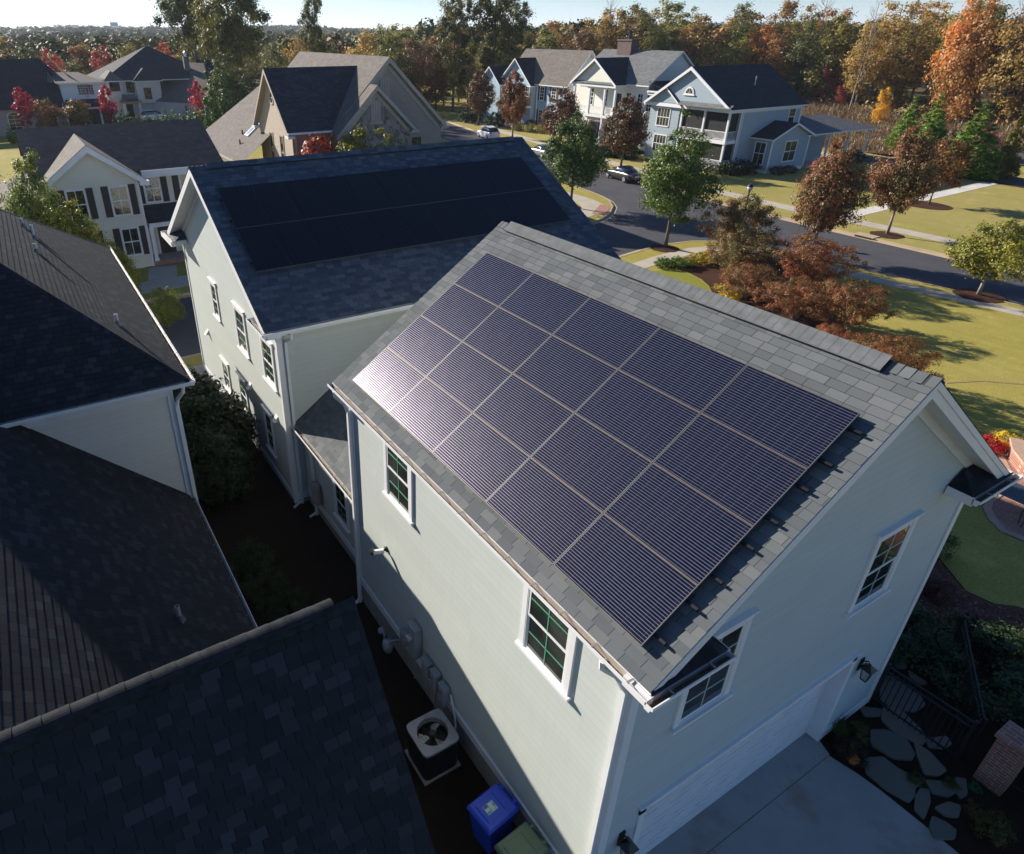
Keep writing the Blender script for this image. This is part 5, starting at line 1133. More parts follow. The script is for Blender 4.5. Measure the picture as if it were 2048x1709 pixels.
for i in range(9): q = [L[i]+V((0,0,.045)), L[i+1]+V((0,0,.045)), R[i+1]+V((0,0,.045)), R[i]+V((0,0,.045))]; b.poly(q if (q[1]-q[0]).cross(q[2]-q[1]).z > 0 else q[::-1])
tag(b.build('patio_border', M['edge_brick']), kind='structure')
t = thing('garden_wall', 'low curved red brick seat wall on the patio edge', 'garden wall', (-2.6,22.6,0)); b = MB()
pts = [(-3.3,23.6),(-2.9,22.8),(-2.3,22.1),(-1.6,21.6),(-.8,21.4),(.2,21.4)]
L, R = strip_poly(pts, -.17, .17)
for i in range(5): b.hexa([L[i],L[i+1],R[i+1],R[i]] + [q + V((0,0,.45)) for q in (L[i],L[i+1],R[i+1],R[i])])
b.build('wall_brick', M['red_brick'], t); b = MB(); L, R = strip_poly(pts, -.21, .21)
for i in range(5): b.hexa([q + V((0,0,.451)) for q in (L[i],L[i+1],R[i+1],R[i])] + [q + V((0,0,.52)) for q in (L[i],L[i+1],R[i+1],R[i])])
b.build('wall_cap', M['edge_brick'], t)

# ------------------------------------------------------------------ foliage
def quads_mesh(name, Q, mats, trunk=None):
    """Q: (n,4,3) leaf quads, material 0; trunk MB appended with material 1"""
    n = len(Q); v = Q.reshape(-1, 3); tv = np.zeros((0, 3)); tf = []
    if trunk is not None and trunk.f: tv = np.array(trunk.v, float); tf = trunk.f
    me = bpy.data.meshes.new(name); A = np.vstack([v, tv]); me.vertices.add(len(A)); me.vertices.foreach_set('co', A.astype(np.float32).ravel())
    idx = list(range(4*n)); starts = list(range(0, 4*n, 4)); tot = [4]*n; mi = [0]*n; k = 4*n
    for f in tf: starts.append(k); tot.append(len(f)); idx += [i + 4*n for i in f]; k += len(f); mi.append(1)
    me.loops.add(k); me.loops.foreach_set('vertex_index', np.array(idx, np.int32)); me.polygons.add(len(starts))
    me.polygons.foreach_set('loop_start', np.array(starts, np.int32)); me.polygons.foreach_set('loop_total', np.array(tot, np.int32)); me.polygons.foreach_set('material_index', np.array(mi, np.int32))
    for m in mats: me.materials.append(m)
    me.update(calc_edges=True); me.validate(); return me
def leaves(P, Nrm, s, rng, asp=.62):
    """one bent-free leaf quad at every point P, facing about Nrm"""
    n = len(P); nr = Nrm + rng.normal(0, .55, (n, 3)); nr /= np.linalg.norm(nr, axis=1)[:, None] + 1e-9
    t = rng.normal(0, 1, (n, 3)); a = np.cross(nr, t); a /= np.linalg.norm(a, axis=1)[:, None] + 1e-9; c = np.cross(nr, a)
    L = (s * rng.uniform(.6, 1.35, n))[:, None]; W = L * asp
    return np.stack([P - a*L, P + c*W + nr*L*.12, P + a*L, P - c*W + nr*L*.12], 1)
def crown_quads(env, n, s, seed, clumps=60, rc=.28, inner=.35, gap=0., squash=1., flat=.0):
    """foliage filling an envelope [(z,r)...]: boughs (clumps) spread through the volume, leaves round each bough"""
    rng = np.random.default_rng(seed); zs = np.array([e[0] for e in env]); rs = np.array([e[1] for e in env])
    zz = np.linspace(zs[0], zs[-1], 200); w = np.interp(zz, zs, rs) ** 2 + 1e-4; w /= w.sum()
    cz = rng.choice(zz, clumps, p=w); R = np.interp(cz, zs, rs); th = rng.uniform(0, 2*pi, clumps); lob = 1 + .22*np.sin(th*3 + seed) + .14*np.sin(th*5 + cz*2.1 + seed*2)
    rr = R * np.sqrt(rng.uniform(inner**2, 1, clumps)) * lob
    Cc = np.stack([rr*np.cos(th), rr*np.sin(th)*squash, cz], 1); H = zs[-1] - zs[0]
    rad = rc * rng.uniform(.6, 1.3, clumps) * (R / rs.max() * .6 + .4)
    k = rng.integers(0, clumps, n); d = rng.normal(0, 1, (n, 3)); d /= np.linalg.norm(d, axis=1)[:, None]
    rad_n = rad[k] * rng.uniform(.25, 1, n) ** .5 * np.where(rng.uniform(0, 1, n) < .38, rng.uniform(1, 2.3, n), 1)
    P = Cc[k] + d * rad_n[:, None] * np.array([1, 1, .75 - flat])
    if gap: 
        keep = rng.uniform(0, 1, n) > gap; P, d = P[keep], d[keep]
    axis = np.stack([np.zeros(len(P)), np.zeros(len(P)), np.full(len(P), zs[0] + H*.45)], 1); out = P - axis; out /= np.linalg.norm(out, axis=1)[:, None] + 1e-9
    return leaves(P, d*.8 + out*.6 + np.array([0, 0, .35]), s, rng)
def limbs(mb, h0, h1, r0, seed, n=9, spread=.45, top=.92, lean=(0, 0), sides=8, m=0):
    """tapered trunk with forking limbs reaching into the crown"""
    rr = random.Random(seed); P = []
    for i in range(7):
        t = i / 6; P.append(V((lean[0]*t + rr.uniform(-.02,.02)*h1*t*.4, lean[1]*t + rr.uniform(-.02,.02)*h1*t*.4, h1*top*t)))
    R = [r0 * (1.25 if i == 0 else (1 - .82*i/6)) for i in range(7)]; mb.tube(P, R, sides, m)
    for k in range(n):
        t = h0/h1*.9 + (1 - h0/h1) * (.05 + .75*k/n); j = min(5, int(t/top*6)); p = P[j].lerp(P[j+1], min(1, t/top*6 - j)); a = k*2.4 + rr.uniform(-.4,.4)
        L = h1 * spread * (1.05 - .6*k/n) * rr.uniform(.75, 1.1); d = V((cos(a), sin(a), rr.uniform(.55,1.0))).normalized()
        q = p + d*L*.5 + V((0,0,-L*.03)); e = q + (d + V((0,0,.45))).normalized()*L*.5; rb = r0*(1-.75*t)*.5
        mb.tube([p, q, e], [rb, rb*.6, rb*.2], 6, m)
        d2 = (d + V((rr.uniform(-.8,.8), rr.uniform(-.8,.8), .2))).normalized(); mb.tube([q, q + d2*L*.4], [rb*.5, rb*.15], 5, m)
LM = {
 'green': leafmat('green_pear_leaves', [(0,(0.033,0.063,0.015)),(.45,(0.068,0.117,0.024)),(.8,(0.128,0.173,0.039)),(1,(0.240,0.225,0.068))], .3),
 'redpear': leafmat('red_pear_leaves', [(0,(.05,.065,.02)),(.3,(.13,.10,.035)),(.55,(.24,.095,.05)),(.8,(.36,.10,.06)),(1,(.40,.24,.12))], .32),
 'crape': leafmat('crape_myrtle_leaves', [(0,(.075,.09,.025)),(.33,(.17,.13,.04)),(.58,(.31,.12,.05)),(.85,(.43,.15,.07)),(1,(.50,.30,.13))], .38),
 'yellowgreen': leafmat('yellowing_leaves', [(0,(0.105,0.128,0.021)),(.5,(0.255,0.247,0.033)),(1,(0.540,0.420,0.045))], .35),
 'lightgreen': leafmat('light_green_leaves', [(0,(0.075,0.112,0.022)),(.5,(0.180,0.225,0.045)),(1,(0.345,0.360,0.090))], .35),
 'oak': leafmat('autumn_oak_leaves', [(0,(.045,.065,.018)),(.4,(.12,.13,.03)),(.75,(.24,.21,.05)),(1,(.40,.29,.075))], .38, .12),
 'conifer': leafmat('arborvitae_sprays', [(0,(.03,.062,.012)),(.5,(.085,.16,.022)),(1,(.19,.29,.045))], .25, .8),
 'red': leafmat('crimson_leaves', [(0,(0.330,0.018,0.045)),(.6,(0.630,0.045,0.090)),(1,(0.900,0.165,0.195))], .35),
 'any': leafmat('mixed_wood_leaves', [(0,(.7,.75,.62)),(.4,(1.35,1.35,1.2)),(.75,(2.0,1.9,1.65)),(1,(2.9,2.5,1.9))], .42, .22),
 'shrub': leafmat('dark_shrub_leaves', [(0,(0.015,0.033,0.012)),(.5,(0.033,0.063,0.018)),(1,(0.075,0.120,0.033))], .2, 1.2),
 'any2': leafmat('mixed_shrub_leaves', [(0,(0.600,0.630,0.600)),(.5,(1.200,1.200,1.200)),(1,(1.950,1.875,1.650))], .25, 1.2),
}
PROTO = {}
def proto(key, lm, env, n, s, clumps, rc, trunk=None, **k):
    q = crown_quads(env, n, s, len(PROTO) + 3, clumps, rc, **k)
    cm = quads_mesh(key + '_crown', q, [LM[lm]]); tm = None
    if trunk:
        b = MB(); limbs(b, *trunk[:3], seed=len(PROTO) + 5, **(trunk[3] if len(trunk) > 3 else {}))
        tm = bpy.data.meshes.new(key + '_trunk'); tm.from_pydata(b.v, [], b.f); tm.materials.append(M[(trunk[4] if len(trunk) > 4 else 'bark')]); tm.polygons.foreach_set('use_smooth', [True]*len(b.f)); tm.update()
    PROTO[key] = (cm, tm, env[-1][0])
def plant(key, name, label, cat, pos, h, w=1., group=None, color=(1,1,1), rz=None, parts=('crown', 'trunk')):
    cm, tm, H = PROTO[key]; t = thing(name, label, cat, (pos[0], pos[1], pos[2] if len(pos) > 2 else 0), group)
    s = h / H; t.scale = (s*w, s*w, s); t.rotation_euler[2] = random.uniform(0, 6.28) if rz is None else rz
    c = bpy.data.objects.new(parts[0], cm); col.objects.link(c); c.parent = t; c.color = (*color, 1)
    if tm: c2 = bpy.data.objects.new(parts[1], tm); col.objects.link(c2); c2.parent = t
    return t
egg = lambda z0, h, r: [(z0, r*.35), (z0+(h-z0)*.12, r*.8), (z0+(h-z0)*.32, r), (z0+(h-z0)*.55, r*.85), (z0+(h-z0)*.8, r*.5), (h, r*.06)]
proto('pear_green', 'green', egg(1.9, 8.6, 2.5), 24000, .078, 260, .5, (1.9, 8.6, .13, {'n': 12, 'spread': .26}), gap=.05)
proto('pear_green_b', 'green', egg(1.6, 7.4, 2.5), 22000, .078, 240, .5, (1.6, 7.4, .12, {'n': 11, 'spread': .28}))
proto('pear_red', 'redpear', egg(1.7, 7.2, 2.35), 24000, .075, 260, .46, (1.7, 7.2, .12, {'n': 11, 'spread': .26}, 'bark_pale'), inner=.2)
proto('pear_red_b', 'redpear', egg(1.5, 7.0, 2.0), 13000, .10, 170, .45, (1.5, 7.0, .12, {'n': 10, 'spread': .24}), inner=.2)
proto('small_yellow', 'yellowgreen', egg(1.2, 4.4, 1.75), 13000, .062, 130, .36, (1.2, 4.4, .08, {'n': 9, 'spread': .34}, 'bark_pale'), gap=.08)
proto('round_light', 'lightgreen', [(.5,.9),(1.2,1.7),(2.2,1.9),(3.2,1.5),(4.1,.5),(4.4,.05)], 12000, .068, 130, .4, (.6, 4.2, .08, {'n': 8}))
proto('tall_light', 'lightgreen', [(.8,1.2),(2.0,2.0),(3.6,2.1),(5.2,1.5),(6.4,.7),(7,.05)], 22000, .072, 240, .45, (1, 6.8, .11, {'n': 10, 'spread': .3}))
proto('oak_big', 'oak', [(5,1.5),(8,4.2),(12,5.8),(16,6.2),(20,5),(23,2.8),(25,.4)], 26000, .2, 120, 1.15, (6, 25, .42, {'n': 15, 'spread': .26, 'top': .9, 'sides': 10}), inner=.1, gap=.1)
proto('oak_big_b', 'oak', [(4,1.6),(7,3.6),(11,4.4),(15,4.6),(19,3.6),(21,1.8),(22,.3)], 20000, .19, 105, 1.0, (5, 22, .36, {'n': 14, 'spread': .26, 'top': .9, 'sides': 10}), inner=.1, gap=.1)
proto('crape', 'crape', [(.6,.7),(1.3,2.2),(2.2,2.9),(3.1,2.5),(3.9,1.3),(4.3,.2)], 26000, .05, 230, .36, None, inner=.12, gap=.05)
proto('cone', 'conifer', [(.05,1.2),(.8,1.55),(2.0,1.35),(3.6,.98),(5.2,.6),(6.5,.25),(7.4,.02)], 20000, .085, 380, .26, None, inner=.5)
proto('arbor', 'conifer', [(.05,.6),(.8,.8),(2.4,.68),(4.0,.38),(5.0,.03)], 3600, .10, 110, .2, None, inner=.5)
proto('redtree', 'red', [(1.2,.35),(2.0,.9),(3.2,1.15),(4.4,.9),(5.4,.3),(5.8,.03)], 3200, .10, 60, .34, (1.0, 5.6, .06, {'n': 9, 'spread': .24}), gap=.15)
proto('brown_shrub', 'crape', [(.9,.5),(1.6,1.2),(2.5,1.5),(3.3,1.0),(3.8,.1)], 4200, .08, 90, .34, (.7, 3.6, .05, {'n': 8, 'spread': .3}))
proto('shrub', 'shrub', [(.02,.75),(.3,1.0),(.7,.95),(1.0,.55),(1.15,.05)], 9000, .03, 160, .16, None, inner=.6)
proto('shrub_any', 'any2', [(.02,.6),(.3,.95),(.65,.9),(.95,.5),(1.1,.05)], 4500, .042, 110, .18, None, inner=.5)
proto('bigshrub', 'shrub', [(.1,1.0),(.9,1.6),(2.0,1.5),(3.0,1.0),(3.6,.1)], 16000, .075, 220, .34, None, inner=.35)
# the three woods prototypes are single meshes (crown and trunk in one)
WOOD = []
for k, (env, n, s, cl, rc, tr) in enumerate((
    ([(3,1.2),(6,3.2),(9,4.0),(12,3.4),(15,1.8),(16.5,.2)], 7500, .175, 95, 1.0, (4, 16, .24)),
    ([(2,1.4),(5,3.0),(8,3.4),(11,2.8),(13,1.5),(14,.2)], 6800, .17, 85, .95, (3, 13.5, .2)),
    ([(4,1.0),(8,2.6),(12,3.2),(15,2.6),(17.5,1.2),(19,.1)], 7000, .175, 90, .95, (5, 18.6, .22)),
    ([(1,1.8),(3,2.6),(6,2.6),(9,1.9),(11,.9),(12,.1)], 6200, .165, 80, .85, (2, 11.5, .17)),
    ([(6,.5),(10,1.7),(14,2.2),(17,1.6),(19,.3)], 3000, .165, 55, .75, (5, 19, .2)))):
    b = MB(); limbs(b, *tr, seed=40+k, n=10, spread=.22)
    WOOD.append((quads_mesh('wood_tree_mesh', crown_quads(env, n, s, 70+k, cl, rc, inner=.25, gap=.06), [LM['any'], M['bark_pale'] if k in (2, 4) else M['bark']], b), env[-1][0]))
b = MB(); limbs(b, 5, 18, .2, 99, n=16, spread=.26)
for q in range(46): 
    rr = random.Random(q); a = rr.uniform(0,6.28); z = rr.uniform(8,17); r = rr.uniform(.4,2.4); b.tube([(r*.3*cos(a),r*.3*sin(a),z),(r*cos(a),r*sin(a),z+rr.uniform(.6,1.8))], [.03,.012], 4)
bare = bpy.data.meshes.new('bare_tree_mesh'); bare.from_pydata(b.v, [], b.f); bare.materials.append(M['bark_pale']); bare.update()
TONES = [((0.189,0.175,0.049),'olive green'),((0.280,0.189,0.063),'dull golden brown'),((0.238,0.126,0.049),'rusty orange brown'),((0.105,0.119,0.042),'dark green'),((0.182,0.105,0.070),'muted purple brown'),((0.336,0.266,0.063),'yellow gold'),((0.364,0.154,0.049),'bright orange'),((0.140,0.147,0.049),'mid green'),((0.266,0.217,0.126),'pale buff')]
def wood(x, y, k, h, tone, lab, w=1., grp='trees of the wood'):
    me, H = WOOD[k]; o = bpy.data.objects.new('wood_tree', me); col.objects.link(o); s = h/H
    o.location = (x, y, -.13); o.scale = (s*w, s*w, s); o.rotation_euler[2] = random.uniform(0, 6.28); o.color = (*tone, 1)
    tag(o, lab, 'tree', grp); return o

# -- street trees
LBL = 'tree'
plant('pear_green', 'street_tree', 'green street tree on the verge at the street corner, mulch ring at its foot', LBL, (-27.95,32.96), 8.9, .92, color=(1.35,1.3,1.1))
plant('pear_green_b', 'street_tree', 'dark green street tree beside the curved kerb and brick ramp', LBL, (-40.9,35.6), 7.9, 1.0, color=(1.35,1.3,1.1))
p2 = V((-21.6,40.0,0)); plant('pear_red', 'street_tree', 'reddening street tree on the near verge, behind the crape myrtles', LBL, p2, HT(p2, 268), .76, color=(1.25,1.2,1.1))
plant('pear_red', 'street_tree', 'reddening street tree in a mulch ring on the far verge by the storm drain', LBL, (-22.0,49.95), 8.1, .74, color=(1.25,1.2,1.1))
plant('small_yellow', 'street_tree', 'small yellow street tree in a mulch ring on the near verge', LBL, (-12.0,40.9), 4.6, 1.15)
plant('pear_red_b', 'street_tree', 'reddish brown street tree in front of the grey-blue house porch', LBL, (-52.6,53.2), 7.6, 1.0, color=(.8,.75,.8))
plant('pear_red_b', 'street_tree', 'reddish brown street tree left of the cream porch house', LBL, (-66.0,55.9), 7.6, 1.0, color=(.75,.75,.8))
plant('pear_red_b', 'street_tree', 'narrow rusty street tree in front of the pale blue house', LBL, (-78.2,57.5), 9.0, .72, color=(1.15,.95,.75))
plant('pear_red_b', 'street_tree', 'dark reddish street tree on the verge left of the pale blue house', LBL, (-93.0,61.8), 8.5, .85, color=(.75,.75,.7))
# -- crape myrtles behind the garage
CG = 'crape myrtles in the mulch bed'
for x, y, tv, w, l in ((-25.0,36.6,388,.95,'upright rust brown crape myrtle below the lamp post'), (-21.4,32.0,452,1.1,'broad rust brown crape myrtle in the middle of the mulch bed'), (-17.9,33.6,466,1.0,'red tipped crape myrtle at the street side of the mulch bed'), (-18.6,29.0,526,1.15,'spreading rust brown crape myrtle beside the golden shrub'), (-15.2,28.6,558,1.2,'spreading rust brown crape myrtle behind the garage ridge'), (-13.2,29.8,560,1.1,'red brown crape myrtle by the open lawn'), (-11.4,25.6,652,1.1,'low red crape myrtle just behind the garage ridge'), (-8.6,25.0,672,1.05,'small red crape myrtle at the right end of the bed'), (-8.0,23.2,700,1.1,'smallest red crape myrtle, nearest the garage gable')):
    h = HT((x, y, 0), tv)
    t = plant('crape', 'crape_myrtle', l, 'shrub', (x, y), h, w, CG, color=(1,1,1) if 'red' not in l else (1.1,.85,.85))
    b = MB()
    for k in range(6):
        a = k*1.05 + x; b.tube([(x+.12*cos(a),y+.12*sin(a),0),(x+.35*cos(a),y+.35*sin(a),h*.35),(x+.9*cos(a+.3),y+.9*sin(a+.3),h*.75)], [.045,.035,.015], 6)
    o = b.build('stem', M['bark_pale']); o.data.transform(Matrix.Translation((-x,-y,0))); o.data.transform(Matrix.Rotation(-t.rotation_euler[2],4,'Z')); o.data.transform(Matrix.Diagonal((1/t.scale[0],1/t.scale[1],1/t.scale[2],1))); o.parent = t
plant('brown_shrub', 'crape_myrtle', 'thin stemmed red crape myrtle in a round bed on the far lawn', 'shrub', (-25.7,63.4), 5.6, .95, color=(1.15,.8,.8))
b = MB(); tag(sheet('planting_bed', ring(-25.8,63.0,2.1,1.7,24,.04,3), .02, 'mulch'))
# -- shrubs and flowers
YF = ((.50,.36,.02)); 
for k, (x, y, h, c, l) in enumerate(((-24.1,32.3,.95,(.34,.26,.02),'bright yellow shrub in the mulch bed by the sidewalk'), (-19.6,28.7,.7,(.36,.26,.02),'yellow shrub in the mulch bed behind the ridge'), (-18.6,27.8,.65,(.42,.30,.02),'small golden shrub beside the crape myrtle stems'), (-25.0,29.5,.7,(.09,.16,.02),'bright green daylily clump nearest the sidewalk'), (-24.6,30.2,.75,(.10,.18,.025),'bright green clump behind the daylilies'), (-24.3,31.0,.6,(.2,.22,.03),'yellow green clump beside the yellow shrub'))):
    plant('shrub_any', 'flowering_shrub', l, 'shrub', (x, y), h, .95, None, c)
plant('shrub_any', 'chrysanthemum', 'round mound of dark red chrysanthemums by the patio', 'flowers', (-3.75,22.9), .6, .85, None, (.5,.02,.03))
plant('shrub_any', 'chrysanthemum', 'round mound of yellow chrysanthemums by the patio', 'flowers', (-3.55,23.7), .62, .85, None, (.55,.40,.02))
for x, y, h, w, l in ((-17.0,-1.75,3.5,1.0,'big dark broadleaf shrub between the two houses'), (-15.2,-1.9,2.7,.9,'dark broadleaf shrub in front of the bigger one in the side yard'), (-19.4,-2.0,3.0,.8,'dark broadleaf shrub at the street end of the side yard')): plant('bigshrub', 'broadleaf_shrub', l, 'shrub', (x, y), h, w, None, (.6,.6,.6))
for i, (u, v) in enumerate(((505,1135), (535,1195), (575,1240))): p = G(u, v); plant('shrub', 'clipped_shrub', 'round clipped shrub in the dark side yard, ' + ['farthest of three','middle of three','nearest the dark roof ridge'][i], 'shrub', p, .85, .75, 'clipped shrubs in the side yard')
for k, (x, y, h, w, l) in enumerate(((-2.6,9.6,1.7,1.0,'dark shrub against the right side of the garage'), (-1.0,10.6,1.8,1.1,'dark wide shrub behind the iron gate'), (.8,11.6,1.7,1.2,'dark shrub beyond the iron fence'), (2.6,12.2,1.8,1.2,'dark shrub at the right edge behind the brick pillar'), (-3.6,11.4,1.3,.9,'dark shrub by the corner of the lawn'), (-4.6,9.8,1.5,.9,'dark shrub beside the garage far corner'), (3.4,10.4,1.6,1.1,'dark shrub right of the brick pillar'))): plant('shrub', 'evergreen_shrub', l, 'shrub', (x, y), h*.62, w*1.35, None)
for k, (x, y, h, c, l) in enumerate(((-2.0,15.1,.9,(.10,.14,.03),'leafy green plant at the edge of the lawn by the garage corner'), (-.9,13.4,.6,(.12,.05,.04),'reddish low plant in the leaf strewn bed'), (.9,13.2,.7,(.12,.13,.05),'grassy tuft in the leaf strewn bed'), (.32,7.3,.5,(.08,.09,.02),'yellow green plant beside the garage door frame'), (.55,6.95,.45,(.03,.02,.015),'dark low plant at the driveway edge'), (1.55,7.55,.22,(.06,.075,.015),'moss clump between the big flagstones'), (1.95,8.05,.2,(.06,.075,.015),'moss clump near the brick pillar foot'), (2.24,8.4,.16,(.03,.16,.06),'small bright green plant at the pillar foot'), (2.75,7.7,.5,(.09,.08,.02),'yellowish tuft at the lower right corner'))): plant('shrub_any', 'low_plant', l, 'plant', (x, y), h, .8, None, c)
for k in range(15):
    x, y, h, l = [(-56.5,58.7,1.5,'dark'), (-44.0,59.6,1.5,'dark'), (-43.6,60.9,1.7,'dark'), (-41.3,64.6,1.0,'reddish'), (-41.2,66.6,.9,'reddish'), (-43.2,62.2,1.4,'dark'), (-41.5,79.0,1.4,'dark'), (-58.5,58.4,2.2,'dark'), (-60.8,58.9,1.3,'green'), (-83.5,65.2,1.6,'purple'), (-90.0,62.8,2.2,'dark'), (-97,63,2.6,'dark'), (-80.2,64.3,1.3,'straw'), (-82.2,63.6,1.3,'straw'), (-84.4,63.1,1.3,'straw')][k]
    c = {'dark': (.02,.035,.015), 'reddish': (.08,.05,.035), 'green': (.06,.08,.02), 'purple': (.09,.02,.03), 'straw': (.30,.27,.09)}[l]
    wh = ['left of the grey-blue porch','at the grey-blue porch corner','beside the grey-blue house wall','below the double window','below the side window corner','by the side door','at the rear porch post','between cream and grey-blue houses','by the cream house stairs','by the pale blue house windows','left of the pale blue porch','at the far end of the pale blue house','right of the pale blue porch','in front of the pale blue house','nearest the pale blue porch'][k]
    plant('shrub_any', 'foundation_shrub', f'{l} rounded shrub {wh}', 'shrub', (x, y), h, .9, None, c)
# -- conifers at right and the far-left hedge
for (u, v), tv, w, l in (((1922,354),200,1.7,'tall green arborvitae nearest the pale garden path'), ((1846,308),182,1.4,'tall green arborvitae in the middle of the right hand group'), ((1800,300),188,1.25,'tall green arborvitae farthest back, above the red street tree')):
    q = G(u, v); plant('cone', 'arborvitae', l, 'tree', (q.x, q.y), HT((q.x,q.y,0), tv), w, None, (1.75,1.55,1.0))
plant('cone', 'arborvitae', 'bronze tinted arborvitae right of the tall green one', 'tree', (-28.6,83.0), 6.6, .9, None, (1.5,.8,.5))
plant('shrub_any', 'roadside_shrub', 'pink flowering shrub between the arborvitae', 'shrub', (-36.5,95.0), 4.2, .6, None, (.35,.12,.13))
wood(-59.5,116.0,3,6.2,(.55,.33,.03),'golden yellow young tree at the edge of the wood',.8,None); wood(-24.0,108.0,3,9.5,(.13,.2,.04),'bright green young tree at the right edge of the meadow',1.,None)
wood(-97.5,84.0,3,7.0,(.26,.34,.03),'bright lime green young tree behind the verge',.9,None)
# left yards
plant('tall_light', 'garden_tree', 'tall green garden tree in front of the cream gable', 'tree', (-38.2,-4.7), HT((-38.2,-4.7,0), 286), .60)
plant('tall_light', 'garden_tree', 'yellowing garden tree below the cream house windows', 'tree', (-36.2,-3.3), HT((-36.2,-3.3,0), 392), .92, None, (1.5,1.2,.55))
plant('tall_light', 'garden_tree', 'small yellow green tree near the porch door', 'tree', (-33.6,-2.0), HT((-33.6,-2.0,0), 470), .85, None, (1.2,1.05,.6))
plant('round_light', 'garden_tree', 'low light green shrub tree by the street kerb', 'tree', (-30.6,-.3), HT((-30.6,-.3,0), 568), .8)
plant('round_light', 'garden_tree', 'round yellow green tree in front of the stone gable', 'tree', (-46.6,19.2), HT((-46.6,19.2,0), 243), 1.0, None, (1.5,1.15,.55))
plant('brown_shrub', 'garden_shrub', 'bright red shrub in front of the brick wing', 'shrub', (-48.3,15.6), HT((-48.3,15.6,0), 268), .8, None, (1.5,.35,.35))
plant('brown_shrub', 'garden_shrub', 'dark tangled shrub at the left frame edge', 'shrub', (-49,-7.6), 4.2, 1.6, None, (.5,.5,.5))
plant('bigshrub', 'garden_shrub', 'dark evergreen at the left edge by the lawn', 'shrub', (-58,-8.5), 5.0, 1.0)
for x, y, h, l in ((-111.5,-2.0,7.6,'crimson young tree at far left, in front of the arched window'), (-110.5,8.6,7.6,'crimson young tree before the screened porch corner'), (-113.0,22.2,7.6,'crimson young tree in front of the wide hip roof')): plant('redtree', 'crimson_tree', l, 'tree', (x, y), h, .72, None, (.8,.9,.9))
for x, y, h, l in ((-110.5,.6,5.4,'brown leaved tree between two crimson trees'), (-110.5,4.6,5.2,'orange brown tree left of the second crimson tree')): plant('brown_shrub', 'brown_tree', l, 'tree', (x, y), h, 1.0)
hx = [(-108.5,-4.4,2.6),(-108,-1.2,2.4),(-108,2.6,2.8),(-108,5.6,2.8),(-108,7.8,2.6),(-107.5,9.2,3.6),(-107.5,10.1,3.9),(-107.5,11.0,3.6),(-107.5,12.2,3.1),(-107.5,13.4,3.1),(-107.5,14.6,3.2),(-107.5,15.9,3.8),(-107.5,17.2,3.6),(-107.5,18.4,3.2),(-107.5,19.6,3.6),(-107.5,20.8,4.0),(-107.5,22.0,3.4),(-107.5,24.4,3.8),(-108,26.2,3.6)]
for i, (x, y, h) in enumerate(hx): plant('arbor', 'hedge_conifer', 'slim dark green conifer in the row before the far-left houses', 'hedge conifer', (x, y), h, 1.3, 'row of slim conifers before the far-left houses', (1.5,1.4,1.2))
for x, y, h, l in ((-101,21.0,9.0,'tall slim conifer left of the leafy tree'), (-97,22.2,9.0,'tall slim conifer nearest the brick house, left one'), (-104,27.4,8.4,'tall slim conifer right of the leafy tree')): plant('arbor', 'slim_conifer', l, 'tree', (x, y), h, .75)
plant('tall_light', 'garden_tree', 'dense olive tree between the slim conifers', 'tree', (-106,24.6), 10.5, .8, None, (.62,.62,.6))
# -- big oaks
plant('oak_big', 'oak_tree', 'huge oak with bare trunk above the grey hip roofs, right of the pair', 'tree', (-121.5,31.2), 28, .8, None, (1,1,1))
plant('oak_big', 'oak_tree', 'huge oak rising behind the grey hip roofs, left of the pair', 'tree', (-146,31.0), 31, .82, None, (.8,.85,.85))
plant('oak_big_b', 'oak_tree', 'slender tall oak behind the brick house ridge', 'tree', (-150,57.5), 23.5, .5, None, (1.05,1,.8))
plant('oak_big_b', 'oak_tree', 'tall oak left of the twin oaks behind the brick house', 'tree', (-112,69), 21.0, .75, None, (.85,.8,.75))
plant('oak_big_b', 'oak_tree', 'tall dark oak standing above the wood behind the brick house', 'tree', (-108,75), 24, .85, None, (.8,.72,.65))
plant('oak_big_b', 'oak_tree', 'olive oak right of the dark oak, by the pale blue house', 'tree', (-112,82), 20.5, .8, None, (.9,.85,.65))
# ------------------------------------------------------------------ the woods
rw = random.Random(5)
def row(line, depth0, rows, sp, hrange, tones, w=1.0, lab='', kinds=(0,1,2,3), jit=2.2):
    """staggered rows of individual trees behind a front line"""
    pts = [V((*p, 0)) for p in line]; seg = [(pts[i+1]-pts[i]).length for i in range(len(pts)-1)]; T = sum(seg)
    for r in range(rows):
        s = rw.uniform(0, sp)
        while s < T:
            q = s
            for i, l in enumerate(seg):
                if q <= l or i == len(seg)-1: p = pts[i].lerp(pts[i+1], min(1, q/l)); d = (pts[i+1]-pts[i]).normalized(); break
                q -= l
            nrm = V((-d.y, d.x, 0));
            if nrm.dot(V((-.76,.44,0)) + V((0,.6,0))) < 0: nrm = -nrm
            p = p + nrm*(depth0 + r*sp*.9 + rw.uniform(-jit,jit)) + d*rw.uniform(-jit,jit)
            c, nm = TONES[rw.choice(tones)]; k = rw.choice(kinds); h = rw.uniform(*hrange) * (1 + .06*r)
            v = rw.uniform(.8,1.2)
            wood(p.x, p.y, k, h, tuple(x*v for x in c), f'{nm} tree {lab}', w*rw.uniform(.9,1.2), f'{nm} trees {lab}')
            s += sp * rw.uniform(.8,1.25)
row([(-60,125),(-30,121),(-12,118),(4,116)], 0, 4, 6.0, (15.5,20.5), [0,1,7,2,3,2,1,4,3,0,6], .86, 'in the wood at right, behind the meadow', (0,1,2,3))
row([(-112,104),(-98,122),(-80,134),(-62,128)], 0, 4, 6.3, (14,18.5), [0,1,2,1,3,0,6,7,1,4,7], 1.0, 'in the wood behind the street houses', (0,1,2,3,4))
